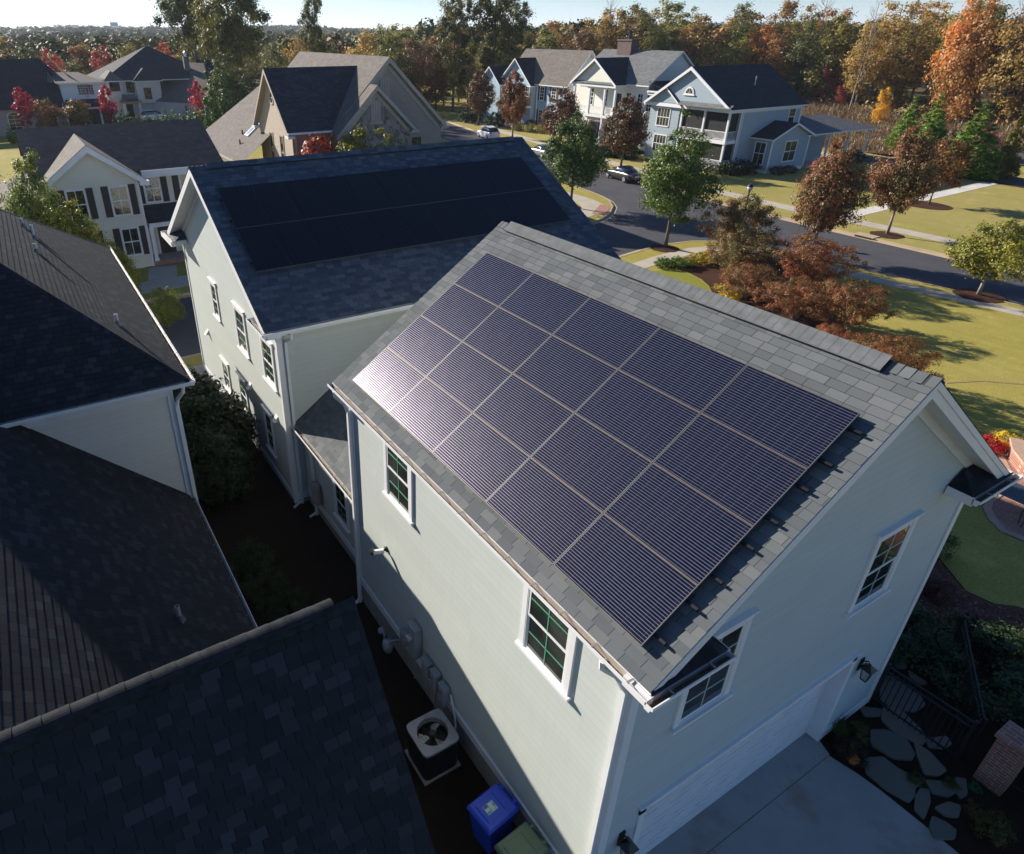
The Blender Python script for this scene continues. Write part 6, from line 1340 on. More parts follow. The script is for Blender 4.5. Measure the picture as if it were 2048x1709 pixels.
row([(-128,84),(-120,92),(-111,103)], 0, 3, 6.5, (11,15.5), [0,1,2,3,4,7], 1.0, 'behind the pale blue house', (0,1,2,3))
row([(-118,58),(-118,66),(-122,76),(-126,84)], 0, 3, 6.0, (11,15.0), [0,1,2,2,3,4,7], 1.0, 'behind the brick house', (0,1,3))
row([(-168,-45),(-164,-10),(-164,20),(-158,44),(-140,60)], 0, 3, 8.0, (9.0,12.5), [0,0,1,3,3,7,7,7,0,2], 1.15, 'in the low wood at far left', (0,1,3))
for x, y, h in ((-118,112,22), (-88,140,22), (-100,132,20), (-70,126,19), (-38,121,17), (-48,122.5,18)):
    o = bpy.data.objects.new('bare_tree', bare); col.objects.link(o); o.location = (x, y, -.13); s = h/18; o.scale = (s*.8, s*.8, s); o.rotation_euler[2] = x
    tag(o, 'bare leafless tree standing above the wood behind the houses', 'tree', 'bare trees in the wood')
for x, y, h, c, l in ((-158,27,12.5,(.36,.10,.05),'orange red tree behind the grey hip roof'), (-158,6,11.5,(.33,.07,.06),'dusky red tree at far left behind the roofs'), (-156,15,12,(.30,.07,.06),'second dusky red tree behind the far-left roofs'), (-78,131,9.5,(.16,.035,.05),'crimson young tree beside the black roof'), (-74,129,5.5,(.26,.05,.04),'bright red young tree behind the rear porch roof'), (-22,124,9,(.22,.05,.05),'crimson tree at the right in the wood')):
    wood(x, y, 3, h, c, l, .9, None)
# undergrowth at the foot of the wood, tall dry meadow grass: nobody could count these
rng = np.random.default_rng(21)
def scatter_quads(P, hts, wid, rng, lean=.25):
    n = len(P); a = rng.uniform(0, 2*pi, n); d = np.stack([np.cos(a), np.sin(a), np.zeros(n)], 1)*wid[:, None]
    t = np.stack([rng.normal(0, lean, n)*hts, rng.normal(0, lean, n)*hts, hts], 1)
    return np.stack([P - d, P + d, P + d*.45 + t, P - d*.45 + t], 1)
def in_poly(pts, n, rng):
    x0, x1 = min(p[0] for p in pts), max(p[0] for p in pts); y0, y1 = min(p[1] for p in pts), max(p[1] for p in pts); out = []
    while len(out) < n:
        xs = rng.uniform(x0, x1, n); ys = rng.uniform(y0, y1, n)
        for x, y in zip(xs, ys):
            c = False; j = len(pts) - 1
            for i in range(len(pts)):
                xi, yi = pts[i]; xj, yj = pts[j]
                if (yi > y) != (yj > y) and x < (xj-xi)*(y-yi)/(yj-yi) + xi: c = not c
                j = i
            if c: out.append((x, y, 0))
            if len(out) >= n: break
    return np.array(out)
M['meadow_blade'] = leafmat('dry_meadow_grass', [(0,(.09,.06,.035)),(.4,(.18,.12,.07)),(.75,(.26,.18,.095)),(1,(.30,.25,.09))], .3, .15)
mead = [(-62,85),(-46,88.5),(-42.5,88),(-38,105),(-8,114),(6,116),(6,122),(-40,126),(-60,126),(-84,132),(-84,90)]
P = in_poly(mead, 42000, rng); tall = .5 + .3*np.sin(P[:,0]*.13) * np.cos(P[:,1]*.11) + np.clip((P[:,1]-100)/22, 0, 1.2)
Q = scatter_quads(P, tall*rng.uniform(.5,1.3,len(P)), rng.uniform(.03,.09,len(P)), rng)
o = bpy.data.objects.new('meadow_grass', quads_mesh('meadow_grass', Q, [M['meadow_blade']])); col.objects.link(o); tag(o, 'tall dry brown meadow grass behind the houses', kind='stuff')
P = in_poly([(-98,80),(-92,84),(-84,80),(-90,72),(-99,72)], 2600, rng); Q = scatter_quads(P, rng.uniform(.8,1.9,len(P)), rng.uniform(.06,.15,len(P)), rng)
o = bpy.data.objects.new('meadow_grass', quads_mesh('verge_grass', Q, [M['meadow_blade']])); col.objects.link(o); tag(o, 'tall dry brown grass beside the pale blue house', kind='stuff')
def mass(name, label, centres, rad, n, s, tones, seed):
    """one mass of far woodland: a crown of leaf faces round every centre, tinted tree by tree"""
    rng = np.random.default_rng(seed); C = np.array(centres); m = len(C); k = rng.integers(0, m, n); d = rng.normal(0, 1, (n, 3)); d /= np.linalg.norm(d, axis=1)[:, None]; d[:, 2] = np.abs(d[:, 2])*1.0 - .25
    R = np.array(rad)[k]; P = C[k] + d * R * rng.uniform(.6, 1.05, (n, 1))
    Q = leaves(P, d + np.array([0, 0, .4]), np.ones(n)*s*R.mean(1)/3, rng, .75)
    me = quads_mesh(name, Q, [LM['far']]); ca = me.color_attributes.new('tint', 'FLOAT_COLOR', 'POINT')
    T = np.array([t for t in tones]); tc = T[rng.integers(0, len(T), m)] * rng.uniform(.75, 1.25, (m, 1)); cc = np.repeat(tc[k], 4, axis=0); cc = np.hstack([cc, np.ones((len(cc), 1))])
    ca.data.foreach_set('color', cc.astype(np.float32).ravel()); o = bpy.data.objects.new(name, me); col.objects.link(o); tag(o, label, kind='stuff'); return o
m, nt, b_, out = newmat('far_wood_leaves'); n = N(nt); at = nt.nodes.new('ShaderNodeAttribute'); at.attribute_name = 'tint'
ri = nt.nodes.new('ShaderNodeNewGeometry').outputs['Random Per Island']; n.put(b_.inputs['Base Color'], n.mix(1.0, at.outputs['Color'], n.ramp(ri, [(0,(.9,.9,.85)),(1,(2.1,2.0,1.8))]), 'MULTIPLY')); setb(b_, .7, .2); LM['far'] = m
tn = [t[0] for t in TONES]; tn2 = [tn[0], tn[7], tn[3], tn[1], tn[7], tn[0], tn[3], tn[2], tn[0]]; tn2 = [tuple(q*.62 for q in t) for t in tn2]; tn = [tuple(q*.62 for q in t) for t in tn]
C = []; Rr = []
for i in range(1500):                                                      # wood beyond the first rows
    a = radians(rw.uniform(96, 196)); r = rw.uniform(0, 1)**1.4*330 + 175; x, y = 3 + r*cos(a), -5 + r*sin(a)
    h = rw.uniform(10,13.5) if a > radians(150) else rw.uniform(13,17); rr = rw.uniform(3.2,5.0)
    C.append((x, y, gz(x, y) + h - rr*1.1)); Rr.append((rr, rr, rr*1.15))
mass('woodland', 'mass of autumn trees beyond the nearest rows', C, Rr, 200000, .46, tn2, 3)
C = []; Rr = []
for i in range(3400):
    a = radians(rw.uniform(96, 196)); r = 480 + rw.uniform(0,1)**.8*2400; x, y = 3 + r*cos(a), -5 + r*sin(a)
    rr = rw.uniform(6,10) * (1 + r/2500); C.append((x, y, gz(x, y) + 13 - rr*.7 + rw.uniform(-2,1.5))); Rr.append((rr*1.25, rr*1.25, rr*.9))
mass('distant_woodland', 'distant tree covered hills at the horizon', C, Rr, 150000, .7, [tn[0], tn[7], tn[3], tn[3]], 4)
C = []; Rr = []
for i in range(900):                                                       # undergrowth
    t = rw.random(); P = V((-112,101,0)).lerp(V((-84,131,0)), t) if rw.random() < .35 else V((-84,131,0)).lerp(V((6,115,0)), rw.random())
    P = P + V((rw.uniform(-3,3), rw.uniform(-3,3), 0)); P = P + V((rw.uniform(-4,1), rw.uniform(0,14), 0)); rr = rw.uniform(.9,2.4); C.append((P.x, P.y, rr*.5)); Rr.append((rr*1.2, rr*1.2, rr))
mass('undergrowth', 'brushy undergrowth along the foot of the wood', C, Rr, 60000, .34, [tn[2], tn[1], tn[4], tn[8], tn[0]], 6)

# ------------------------------------------------------------------ vehicles
M['tyre'] = pm('tyre_rubber', (.012,.012,.013), .8, .1); M['rim'] = pm('alloy_rim', (.6,.6,.62), .3, .05, 5, metal=.9)
M['car_glass'] = pm('car_glass', (.02,.025,.028), .05, .1, spec=.9); M['tail'] = pm('red_tail_lamp', (.4,.01,.015), .2, .05, spec=.7); M['lamp_clear'] = pm('clear_lamp', (.7,.72,.74), .12, .05, spec=.8)
def carpaint(n_, c, met=.5):
    m, nt, b, _ = newmat(n_); b.inputs['Base Color'].default_value = (*c, 1); setb(b, .28, .5, met, 1.0, .04); return m
def car(label, pos, rz, paint, suv=False, L=4.7, W=1.8):
    t = thing('parked_car', label, 'car', (*pos, -.126), 'cars parked along the kerb')
    t.rotation_euler[2] = rz; H = 1.72 if suv else 1.43
    xs = [0, .04, .14, .25, .34, .45, .58, .7, .8, .88, .96, 1.0]
    belt = [.62,.72,.80,.88,.93,.95,.96,.97,.98,.97,.93,.82] if not suv else [.72,.92,1.0,1.04,1.06,1.07,1.08,1.09,1.1,1.1,1.08,.98]
    hw = [.68,.82,.89,.9,.9,.9,.9,.9,.9,.88,.84,.74]
    def loft(st, rings, mat, nm, par, sub=2):
        b = MB(); k = len(rings[0])
        for r_ in rings: b.v += r_
        for i in range(len(rings)-1):
            for j in range(k-1): b.f.append((i*k+j, i*k+j+1, (i+1)*k+j+1, (i+1)*k+j)); b.m.append(0); b.u.append(None)
        b.f.append(tuple(range(k))[::-1]); b.m.append(0); b.u.append(None); b.f.append(tuple((len(rings)-1)*k + j for j in range(k))); b.m.append(0); b.u.append(None)
        me = bpy.data.meshes.new(nm); me.from_pydata(b.v, [], b.f); me.materials.append(mat); me.polygons.foreach_set('use_smooth', [True]*len(b.f)); me.update()
        o = bpy.data.objects.new(nm, me); col.objects.link(o); o.parent = par
        if sub: s_ = o.modifiers.new('sub', 'SUBSURF'); s_.levels = s_.render_levels = sub
        return o
    rings = []
    for x, zb, w_ in zip(xs, belt, hw):
        X = (x - .5)*L; w_ = w_*W/1.8; z0 = .22 if .06 < x < .95 else .32
        rings.append([(X,-w_*.86,z0),(X,-w_*.98,z0+.14),(X,-w_,(z0+zb)*.52),(X,-w_*.97,zb-.06),(X,-w_*.86,zb),(X,0,zb+.035),(X,w_*.86,zb),(X,w_*.97,zb-.06),(X,w_,(z0+zb)*.52),(X,w_*.98,z0+.14),(X,w_*.86,z0)])
    bd = loft(xs, rings, paint, 'body', t, 1)
    if suv: G_ = [(.27,1.04,.0),(.40,1.62,.80),(.5,H-.03,.74),(.7,H,.74),(.88,H-.06,.72),(.97,1.08,.76)]
    else: G_ = [(.27,.92,.0),(.41,1.34,.78),(.5,H-.02,.72),(.62,H,.70),(.72,1.36,.70),(.88,.95,.72)]
    rings = []
    for x, zt, w_ in G_:
        X = (x-.5)*L; w_ = (w_ or .76)*W/1.8; zb = .9 if not suv else 1.02
        rings.append([(X,-.80*W/1.8,zb),(X,-w_-.03,zb + (zt-zb)*.5),(X,-w_*.9,zt-.03),(X,0,zt+.02),(X,w_*.9,zt-.03),(X,w_+.03,zb + (zt-zb)*.5),(X,.80*W/1.8,zb)])
    loft(None, rings, M['car_glass'], 'glass', t, 1)
    b = MB(); r0, r1 = (.43,.9) if suv else (.43,.72); zt = H+.012
    b.poly([((r0-.5)*L,-.58,zt-.03),((r0-.5)*L,.58,zt-.03),((r1-.5)*L,.58,zt-.03),((r1-.5)*L,-.58,zt-.03)][::-1])
    rr_ = []
    for x, dz in ((r0,-.075),(.5,-.0),(.62,.02),(r1,-.06)): X = (x-.5)*L; rr_.append([(X,-.66,H-.05+dz),(X,-.5,H+.0+dz),(X,0,H+.025+dz),(X,.5,H+.0+dz),(X,.66,H-.05+dz)])
    loft(None, rr_, paint, 'car_roof', t, 1)
    for x in (.19, .80):
        for s in (-1, 1):
            X = (x-.5)*L; b = MB(); r = .33 if not suv else .36; y0 = s*(.80*W/1.8); b.cyl((X,y0,r+.0),(X,y0+s*.12,r+.0),r,r,20)
            m_ = bpy.data.meshes.new('wheel'); 
            w_ = b; me = m_; me.from_pydata(b.v, [], b.f); me.materials.append(M['tyre']); me.update(); o = bpy.data.objects.new('wheel', me); col.objects.link(o); o.parent = t
            b = MB(); b.cyl((X,y0+s*.115,r),(X,y0+s*.13,r),r*.66,r*.62,16)
            for q in range(5): a = q*1.257; b.cyl((X,y0+s*.13,r),(X+r*.58*cos(a),y0+s*.135,r+r*.58*sin(a)),.035,.025,6)
            me = bpy.data.meshes.new('rim'); me.from_pydata(b.v, [], b.f); me.materials.append(M['rim']); me.update(); o2 = bpy.data.objects.new('rim', me); col.objects.link(o2); o2.parent = o
    for s in (-1, 1):
        for nm, X, mt, z in (('tail_light', .488*L, 'tail', .78 if not suv else .98), ('headlight', -.475*L, 'lamp_clear', .66 if not suv else .84)):
            b = MB(); b.box(X-.08, X+.03, s*.5, s*.76, z-.08, z+.09); me = bpy.data.meshes.new(nm); me.from_pydata(b.v, [], b.f); me.materials.append(M[mt]); me.update(); o = bpy.data.objects.new(nm, me); col.objects.link(o); o.parent = t; bv = o.modifiers.new('b', 'BEVEL'); bv.width = .03; bv.segments = 2
    b = MB(); b.box(.485*L, .502*L, -.26, .26, .62, .74); me = bpy.data.meshes.new('number_plate'); me.from_pydata(b.v, [], b.f); me.materials.append(M['white_plastic']); me.update(); o = bpy.data.objects.new('number_plate', me); col.objects.link(o); o.parent = t
    return t
car('black sedan parked at the kerb by the grey-blue house', (-48.1,49.0), -.17, carpaint('black_car_paint', (.006,.006,.007), 0))
car('silver sedan parked at the kerb by the cream porch house', (-64.0,51.3), -.155, carpaint('silver_car_paint', (.42,.40,.38), .8))
car('white utility vehicle seen from behind at the kerb by the pale blue house', (-80.4,54.8), -.19, carpaint('white_car_paint', (.75,.75,.74), 0), True)
t = car('white pickup style vehicle standing at the far-left house entry', (-126.5,17.8), -1.35, carpaint('white_truck_paint', (.78,.78,.78), 0), True); t['group'] = 'vehicles on far driveways'; t.location.z = .02

# ------------------------------------------------------------------ street furniture and yard things
lp = G(1480,466); hh = HT(lp, 367)
t = thing('street_lamp', 'black street lamp with lantern head behind the crape myrtles', 'street lamp', lp); x, y = lp.x, lp.y; b = MB()
b.lathe((x,y,0), [(.16,0),(.16,.12),(.1,.2),(.075,.6),(.055,.7),(.05,hh-.62),(.09,hh-.58),(.09,hh-.54)], 14); b.build('lamp_pole', M['black_iron'], t, True)
b = MB(); b.lathe((x,y,hh-.54), [(.10,0),(.17,.08),(.2,.2),(.19,.3)], 14); b.build('lamp_globe', pm('frosted_lamp_globe', (.55,.57,.6), .2, .05, spec=.7), t, True)
b = MB(); b.lathe((x,y,hh-.24), [(.22,0),(.2,.06),(.12,.14),(.04,.18),(.03,.24),(.005,.26)], 14); b.build('lamp_cap', M['black_iron'], t, True)
a, c = G(1706,470), G(1742,478)
t = thing('storm_drain', 'dark storm drain opening in the far kerb', 'storm drain', ((a.x+c.x)/2, 48.15, 0)); b = MB(); xm = (a.x+c.x)/2
b.box(xm-.75,xm+.75,48.0,48.9,.0,.05); b.build('drain_cover', M['kerb'], t); b = MB(); b.box(xm-.6,xm+.6,47.98,48.02,-.12,.02); b.build('drain_opening', M['black_metal'], t)
# flags
def flag(label, p, stripes):
    m, nt, bb, _ = newmat('flag_cloth'); n = N(nt); x, y, z = n.sep(n.uv())
    if stripes:
        st = n.math('LESS_THAN', n.math('FRACT', n.math('MULTIPLY', x, 6.5)), .5); c = n.mix(st, (.7,.66,.68), (.42,.05,.09)); can = n.math('MULTIPLY', n.math('GREATER_THAN', y, .6), n.math('LESS_THAN', x, .54)); c = n.mix(can, c, (.04,.05,.16))
        stx = n.math('FRACT', n.math('MULTIPLY', x, 10)); sty = n.math('FRACT', n.math('MULTIPLY', y, 14)); dot = n.math('MULTIPLY', n.math('LESS_THAN', n.math('ABSOLUTE', n.math('SUBTRACT', stx, .5)), .2), n.math('LESS_THAN', n.math('ABSOLUTE', n.math('SUBTRACT', sty, .5)), .2)); c = n.mix(n.math('MULTIPLY', can, dot), c, (.75,.75,.78))
    else: c = n.mix(n.math('LESS_THAN', n.math('ABSOLUTE', n.math('SUBTRACT', n.math('ADD', x, n.math('MULTIPLY', y, .4)), .75)), .12), (.16,.035,.26), (.22,.06,.33))
    n.put(bb.inputs['Base Color'], c); setb(bb, .8, .1)
    t = thing('flag', label, 'flag', p); x0, y0, z0 = p; b = MB(); nx = 10
    for i in range(nx):
        for j in range(6):
            f = lambda i, j: (x0 + (i/nx - .1)*1.05, y0 - .14 + .07*sin(i*1.5 + j*.4) + .02*j/6, z0 - 1.55*j/6 - .06*i/nx)
            b.poly([f(i,j+1), f(i+1,j+1), f(i+1,j), f(i,j)], 0, [(i/nx,1-(j+1)/6),((i+1)/nx,1-(j+1)/6),((i+1)/nx,1-j/6),(i/nx,1-j/6)])
    b.build('flag_cloth', m, t); b = MB(); b.tube([(x0+1.1,y0-.05,z0+.15),(x0-.2,y0-.12,z0+.02)], .02, 6); b.build('flag_pole', M['white_plastic'], t)
q = atY(1186,245,60.5); flag('red and white striped flag hanging between the cream house porch posts', (-66.7,60.45,3.3), True); flag('purple flag hanging beside the striped flag on the cream porch', (-64.9,60.45,3.3), False)
# wall lanterns
for y, l in ((7.14,'black wall lantern right of the garage door'), (.5,'black wall lantern left of the garage door')):
    t = thing('wall_lantern', l, 'lantern', (0, y, 1.95)); b = MB(); b.box(.001,.03,y-.06,y+.06,1.98,2.3); b.tube([(.03,y,2.24),(.12,y,2.32),(.17,y,2.26)], .014, 6); b.build('wall_plate', M['black_iron'], t)
    b = MB(); c = (.17,y)
    for sx in (-1,1):
        for sy in (-1,1): b.cyl((c[0]+sx*.055,c[1]+sy*.055,1.86),(c[0]+sx*.085,c[1]+sy*.085,2.14),.008,.008,4)
    b.box(c[0]-.06,c[0]+.06,c[1]-.06,c[1]+.06,1.84,1.865)
    for sy in (-1,1): b.box(c[0]-.09,c[0]+.09,c[1]+sy*.085-.008,c[1]+sy*.085+.008,2.13,2.15); 
    for k in range(4):
        s0, s1, z0, z1 = [.12,.085,.045,.02][k], [.085,.045,.02,.008][k], [2.15,2.19,2.235,2.26][k], [2.19,2.235,2.26,2.29][k]
        b.hexa([(c[0]-s0,c[1]-s0,z0),(c[0]+s0,c[1]-s0,z0),(c[0]+s0,c[1]+s0,z0),(c[0]-s0,c[1]+s0,z0),(c[0]-s1,c[1]-s1,z1),(c[0]+s1,c[1]-s1,z1),(c[0]+s1,c[1]+s1,z1),(c[0]-s1,c[1]+s1,z1)])
    b.build('lantern_frame', M['black_iron'], t)
    b = MB(); s0, s1 = .05, .078; b.hexa([(c[0]-s0,y-s0,1.866),(c[0]+s0,y-s0,1.866),(c[0]+s0,y+s0,1.866),(c[0]-s0,y+s0,1.866),(c[0]-s1,y-s1,2.13),(c[0]+s1,y-s1,2.13),(c[0]+s1,y+s1,2.13),(c[0]-s1,y+s1,2.13)]); b.build('lantern_glass', pm('seeded_lantern_glass', (.3,.32,.3), .1, .1, spec=.8), t)
t = thing('security_camera', 'white bullet security camera with black hood on the sage garage wall', 'camera', (-7.0,-.1,3.0)); b = MB(); b.cyl((-7.0,-.002,3.03),(-7.0,-.03,3.03),.075,.075,16); b.tube([(-7.0,-.03,3.03),(-7.0,-.1,3.03)], .03, 8); b.build('camera_mount', M['black_metal'], t, True)
b = MB(); b.cyl((-6.96,-.1,3.04),(-7.08,-.3,3.0),.06,.06,16); b.build('camera_body', M['white_plastic'], t); b = MB(); b.cyl((-7.08,-.3,3.0),(-7.115,-.36,2.99),.064,.064,16); b.box(-7.17,-7.04,-.4,-.27,3.045,3.06); b.build('camera_hood', M['black_metal'], t)
# meters
M['red_label'] = pm('red_warning_label', (.45,.06,.04), .5, .05)
for i, (x, z0, w, h, d, l) in enumerate(((-5.55,1.12,.34,.86,.17,'tall grey electric meter enclosure, largest on the garage wall'), (-6.05,.95,.26,.34,.12,'low grey utility box left of the tall meter'), (-5.02,1.0,.27,.42,.15,'grey disconnect switch just right of the tall meter'), (-4.68,.92,.24,.5,.14,'grey disconnect box with red label, third from the meter'), (-4.33,.86,.25,.5,.14,'grey disconnect box with red label nearest the condenser'))):
    t = thing('electric_box', l, 'utility box', (x, -.1, z0), 'grey utility boxes on the garage wall'); b = MB(); b.box(x-w/2,x+w/2,-d-.03,-.03,z0,z0+h); b.box(x-w/2-.012,x+w/2+.012,-d-.045,-.028,z0+h,z0+h+.02); b.build('enclosure', M['grey_box'], t, bevel=.008)
    b = MB(); b.box(x-w/2+.03,x+w/2-.03,-d-.042,-d-.03,z0+.04,z0+h-.05); b.build('box_cover', M['grey_box'], t)
    if i == 0: b = MB(); b.cyl((x-.03,-d-.03,z0+.55),(x-.03,-d-.14,z0+.55),.09,.085,18); b.build('meter_dial', pm('meter_glass', (.35,.37,.38), .1, .2, 20, spec=.8), t)
    if i > 2: b = MB(); b.box(x-w/2+.05,x-w/2+.13,-d-.046,-d-.042,z0+h-.22,z0+h-.12); b.build('warning_label', M['red_label'], t)
    b = MB(); b.cyl((x,-d/2-.03,z0),(x,-d/2-.03,.3 if i != 2 else .6),.022,.022,8); b.build('conduit', M['grey_box'], t)
t = thing('gas_meter', 'grey gas meter with pipes low on the garage foundation', 'gas meter', (-6.5,-.3,0)); b = MB(); b.lathe((-6.5,-.32,.42), [(.05,-.02),(.13,.0),(.16,.12),(.14,.26),(.05,.3)], 14, 0, 1, .75); b.build('meter_body', M['grey_box'], t, True); b = MB(); b.tube([(-6.62,-.32,.66),(-6.66,-.32,.8),(-6.8,-.3,.8),(-6.8,-.2,.0)], .022, 8); b.tube([(-6.4,-.32,.66),(-6.36,-.3,.85),(-6.2,-.05,.9)], .022, 8); b.build('gas_pipe', M['grey_box'], t, True)
b = MB(); b.lathe((-6.85,-.3,.72), [(.02,-.05),(.085,-.03),(.085,.03),(.02,.05)], 12); b.build('regulator', M['grey_box'], t, True)
# air conditioner
cx, cy, s, zt = -3.83, -.68, .42, .9
t = thing('air_conditioner', 'air conditioning condenser with grey top and round fan beside the garage', 'air conditioner', (cx, cy, 0)); b = MB()
def rr_sq(s, r, z, n=48): return [(cx + s*cos(t)/(abs(cos(t))**9 + abs(sin(t))**9)**(1/9), cy + s*sin(t)/(abs(cos(t))**9 + abs(sin(t))**9)**(1/9), z) for t in [2*pi*i/n for i in range(n)]]
P0, P1 = rr_sq(s-.02,.09,.06), rr_sq(s-.02,.09,zt-.05); k = len(P0)
for i in range(k): b.poly([P0[i], P0[(i+1)%k], P1[(i+1)%k], P1[i]])
b.build('cabinet', M['black_metal'], t); b = MB()
for z in np.arange(.12, zt-.1, .045): 
    Pz = rr_sq(s-.012,.09,z)
    for i in range(k): b.poly([Pz[i], Pz[(i+1)%k], (Pz[(i+1)%k][0],Pz[(i+1)%k][1],z+.012), (Pz[i][0],Pz[i][1],z+.012)])
b.build('louvre', M['black_iron'], t); b = MB(); Rf = .32
A, B = rr_sq(s,.1,zt), rr_sq(s,.1,zt-.06); ci = [(cx + Rf*cos(atan2(p[1]-cy, p[0]-cx)), cy + Rf*sin(atan2(p[1]-cy, p[0]-cx)), zt+.012) for p in A]; cd = [(p[0], p[1], zt-.14) for p in ci]
for i in range(k): j = (i+1)%k; b.poly([A[i],A[j],ci[j],ci[i]]); b.poly([B[i],B[j],A[j],A[i]]); b.poly([ci[i],ci[j],cd[j],cd[i]])
b.build('top_panel', pm('condenser_top_grey', (.33,.33,.33), .5, .08, 6, .05, 60, dirt=.2), t); b = MB()
b.poly([(cx+Rf*cos(2*pi*i/24),cy+Rf*sin(2*pi*i/24),zt-.3) for i in range(24)]); b.build('fan_well', M['black_metal'], t)
M['blade'] = pm('fan_blade', (.55,.53,.47), .35, .1, metal=.3)
for a0 in (.3, 2.4, 4.5):
    b = MB(); F_ = lambda r, a, z: (cx + r*cos(a), cy + r*sin(a), zt-.14+z); b.poly([F_(.08,a0-.2,.0),F_(.28,a0-.38,.05),F_(.29,a0+.0,.015),F_(.27,a0+.35,-.05),F_(.08,a0+.3,-.02)]); b.build('fan_blade', M['blade'], t)
b = MB(); b.cyl((cx,cy,zt-.16),(cx,cy,zt-.03),.075,.07,16); b.build('fan_hub', M['black_metal'], t)
b = MB()
for r in np.arange(.1,.32,.055):
    pts = [(cx+r*cos(2*pi*i/28),cy+r*sin(2*pi*i/28),zt+.018+.025*(1-r/.32)) for i in range(29)]; b.tube(pts, .0035, 4)
for q in range(8): a = q*pi/4; b.tube([(cx+.06*cos(a),cy+.06*sin(a),zt+.042),(cx+.33*cos(a),cy+.33*sin(a),zt+.018)], .0045, 4)
b.build('fan_grille', M['black_iron'], t); b = MB(); b.box(cx-.43,cx+.43,cy-.43,cy+.43,0,.06); b.build('base_pad', M['found'], t)
# wheeled bins
def bin_(label, cx, cy, rz, colr, decal):
    mt = pm('bin_plastic', colr, .42, .06, 4, .05, 60, spec=.5); t = thing('wheeled_bin', label, 'bin', (cx, cy, 0)); t.rotation_euler[2] = rz
    def ob(b, nm, mm, par, bev=.02, sm=False):
        o = b.build(nm, mm); o.parent = par
        if bev: bv = o.modifiers.new('b', 'BEVEL'); bv.width = bev; bv.segments = 3; bv.limit_method = 'ANGLE'
        return o
    b = MB(); b.hexa([(-.22,-.25,.08),(.22,-.25,.08),(.22,.22,.08),(-.22,.22,.08),(-.29,-.37,1.02),(.29,-.37,1.02),(.29,.32,1.02),(-.29,.32,1.02)]); ob(b, 'bin_body', mt, t)
    b = MB(); b.hexa([(-.31,-.39,.97),(.31,-.39,.97),(.31,.34,.97),(-.31,.34,.97),(-.31,-.39,1.03),(.31,-.39,1.03),(.31,.34,1.03),(-.31,.34,1.03)]); ob(b, 'bin_rim', mt, t)
    b = MB(); b.hexa([(-.315,-.40,1.032),(.315,-.40,1.032),(.315,.36,1.032),(-.315,.36,1.032),(-.27,-.36,1.09),(.27,-.36,1.09),(.27,.32,1.10),(-.27,.32,1.10)]); lid = ob(b, 'bin_lid', mt, t, .025)
    b = MB(); b.hexa([(-.2,-.3,1.088),(.2,-.3,1.088),(.2,.14,1.095),(-.2,.14,1.095),(-.17,-.27,1.108),(.17,-.27,1.108),(.17,.11,1.112),(-.17,.11,1.112)]); ob(b, 'lid_panel', mt, lid, .012)
    b = MB(); b.tube([(-.26,.33,1.0),(-.26,.41,1.02),(.26,.41,1.02),(.26,.33,1.0)], .018, 8); ob(b, 'handle', mt, t, 0)
    for sx in (-1, 1):
        b = MB(); b.cyl((sx*.24,.22,.13),(sx*.29,.22,.13),.13,.13,18); ob(b, 'wheel', M['tyre'], t, 0); b = MB(); b.box(sx*.16-.03,sx*.16+.03,.3,.40,1.03,1.09); ob(b, 'hinge', mt, t, .01)
    if decal:
        b = MB(); z = 1.1125; b.box(-.09,.09,-.2,.03,z,z+.002); o = ob(b, 'sticker', pm('sticker_teal', (.30,.52,.46), .4, .05), lid, 0)
        for x0, x1, y0, y1, c in ((-.085,-.03,-.19,-.1,(.05,.12,.3)), (-.02,.03,-.19,-.12,(.6,.6,.6)), (.035,.08,-.19,-.11,(.1,.3,.45)), (-.08,.08,-.075,-.055,(.65,.68,.66)), (-.08,.05,-.04,-.025,(.65,.68,.66)), (-.03,.02,-.012,.022,(.06,.25,.12)), (.035,.075,-.09,-.07,(.5,.25,.1))):
            b = MB(); b.box(x0,x1,y0,y1,z+.002,z+.0035); ob(b, 'sticker_mark', pm('sticker_print', c, .4, .05), o, 0)
    return t
bin_('blue wheeled recycling bin with lid sticker beside the garage wall', -1.9, -.55, .12, (.012,.06,.52), True)
bin_('olive green wheeled bin at the bottom edge beside the blue one', -1.08, -.52, .08, (.10,.16,.09), False)
# satellite dish on the link roof
t = thing('satellite_dish', 'small satellite dish seen edge-on on the low link roof', 'satellite dish', (-9.3,1.0,3.6)); b = MB()
c = V((-9.25,.95,3.95)); ax = V((.3,-.75,.55)).normalized(); u_ = ax.orthogonal().normalized(); w_ = ax.cross(u_)
for i in range(5):
    for k in range(18):
        f = lambda r, k: c + (u_*cos(2*pi*k/18) + w_*sin(2*pi*k/18))*r + ax*(r*r*.55); r0, r1 = .06*i, .06*(i+1); b.poly([f(r0,k), f(r0,k+1), f(r1,k+1), f(r1,k)] if i else [f(.001,k), f(r1,k+1), f(r1,k)])
b.build('dish', M['grey_box'], t, True); b = MB(); b.tube([c - w_*.25, c - w_*.2 + ax*.3, c + ax*.52], .015, 6); b.build('dish_arm', M['grey_box'], t); b = MB(); b.cyl(c + ax*.5, c + ax*.62 , .035,.03,10); b.build('receiver', M['white_plastic'], t); b = MB(); b.tube([c - ax*.02, c - ax*.1 + V((0,.05,-.15)), (-9.25,1.15,3.62)], .02, 8); b.build('dish_mast', M['grey_box'], t)
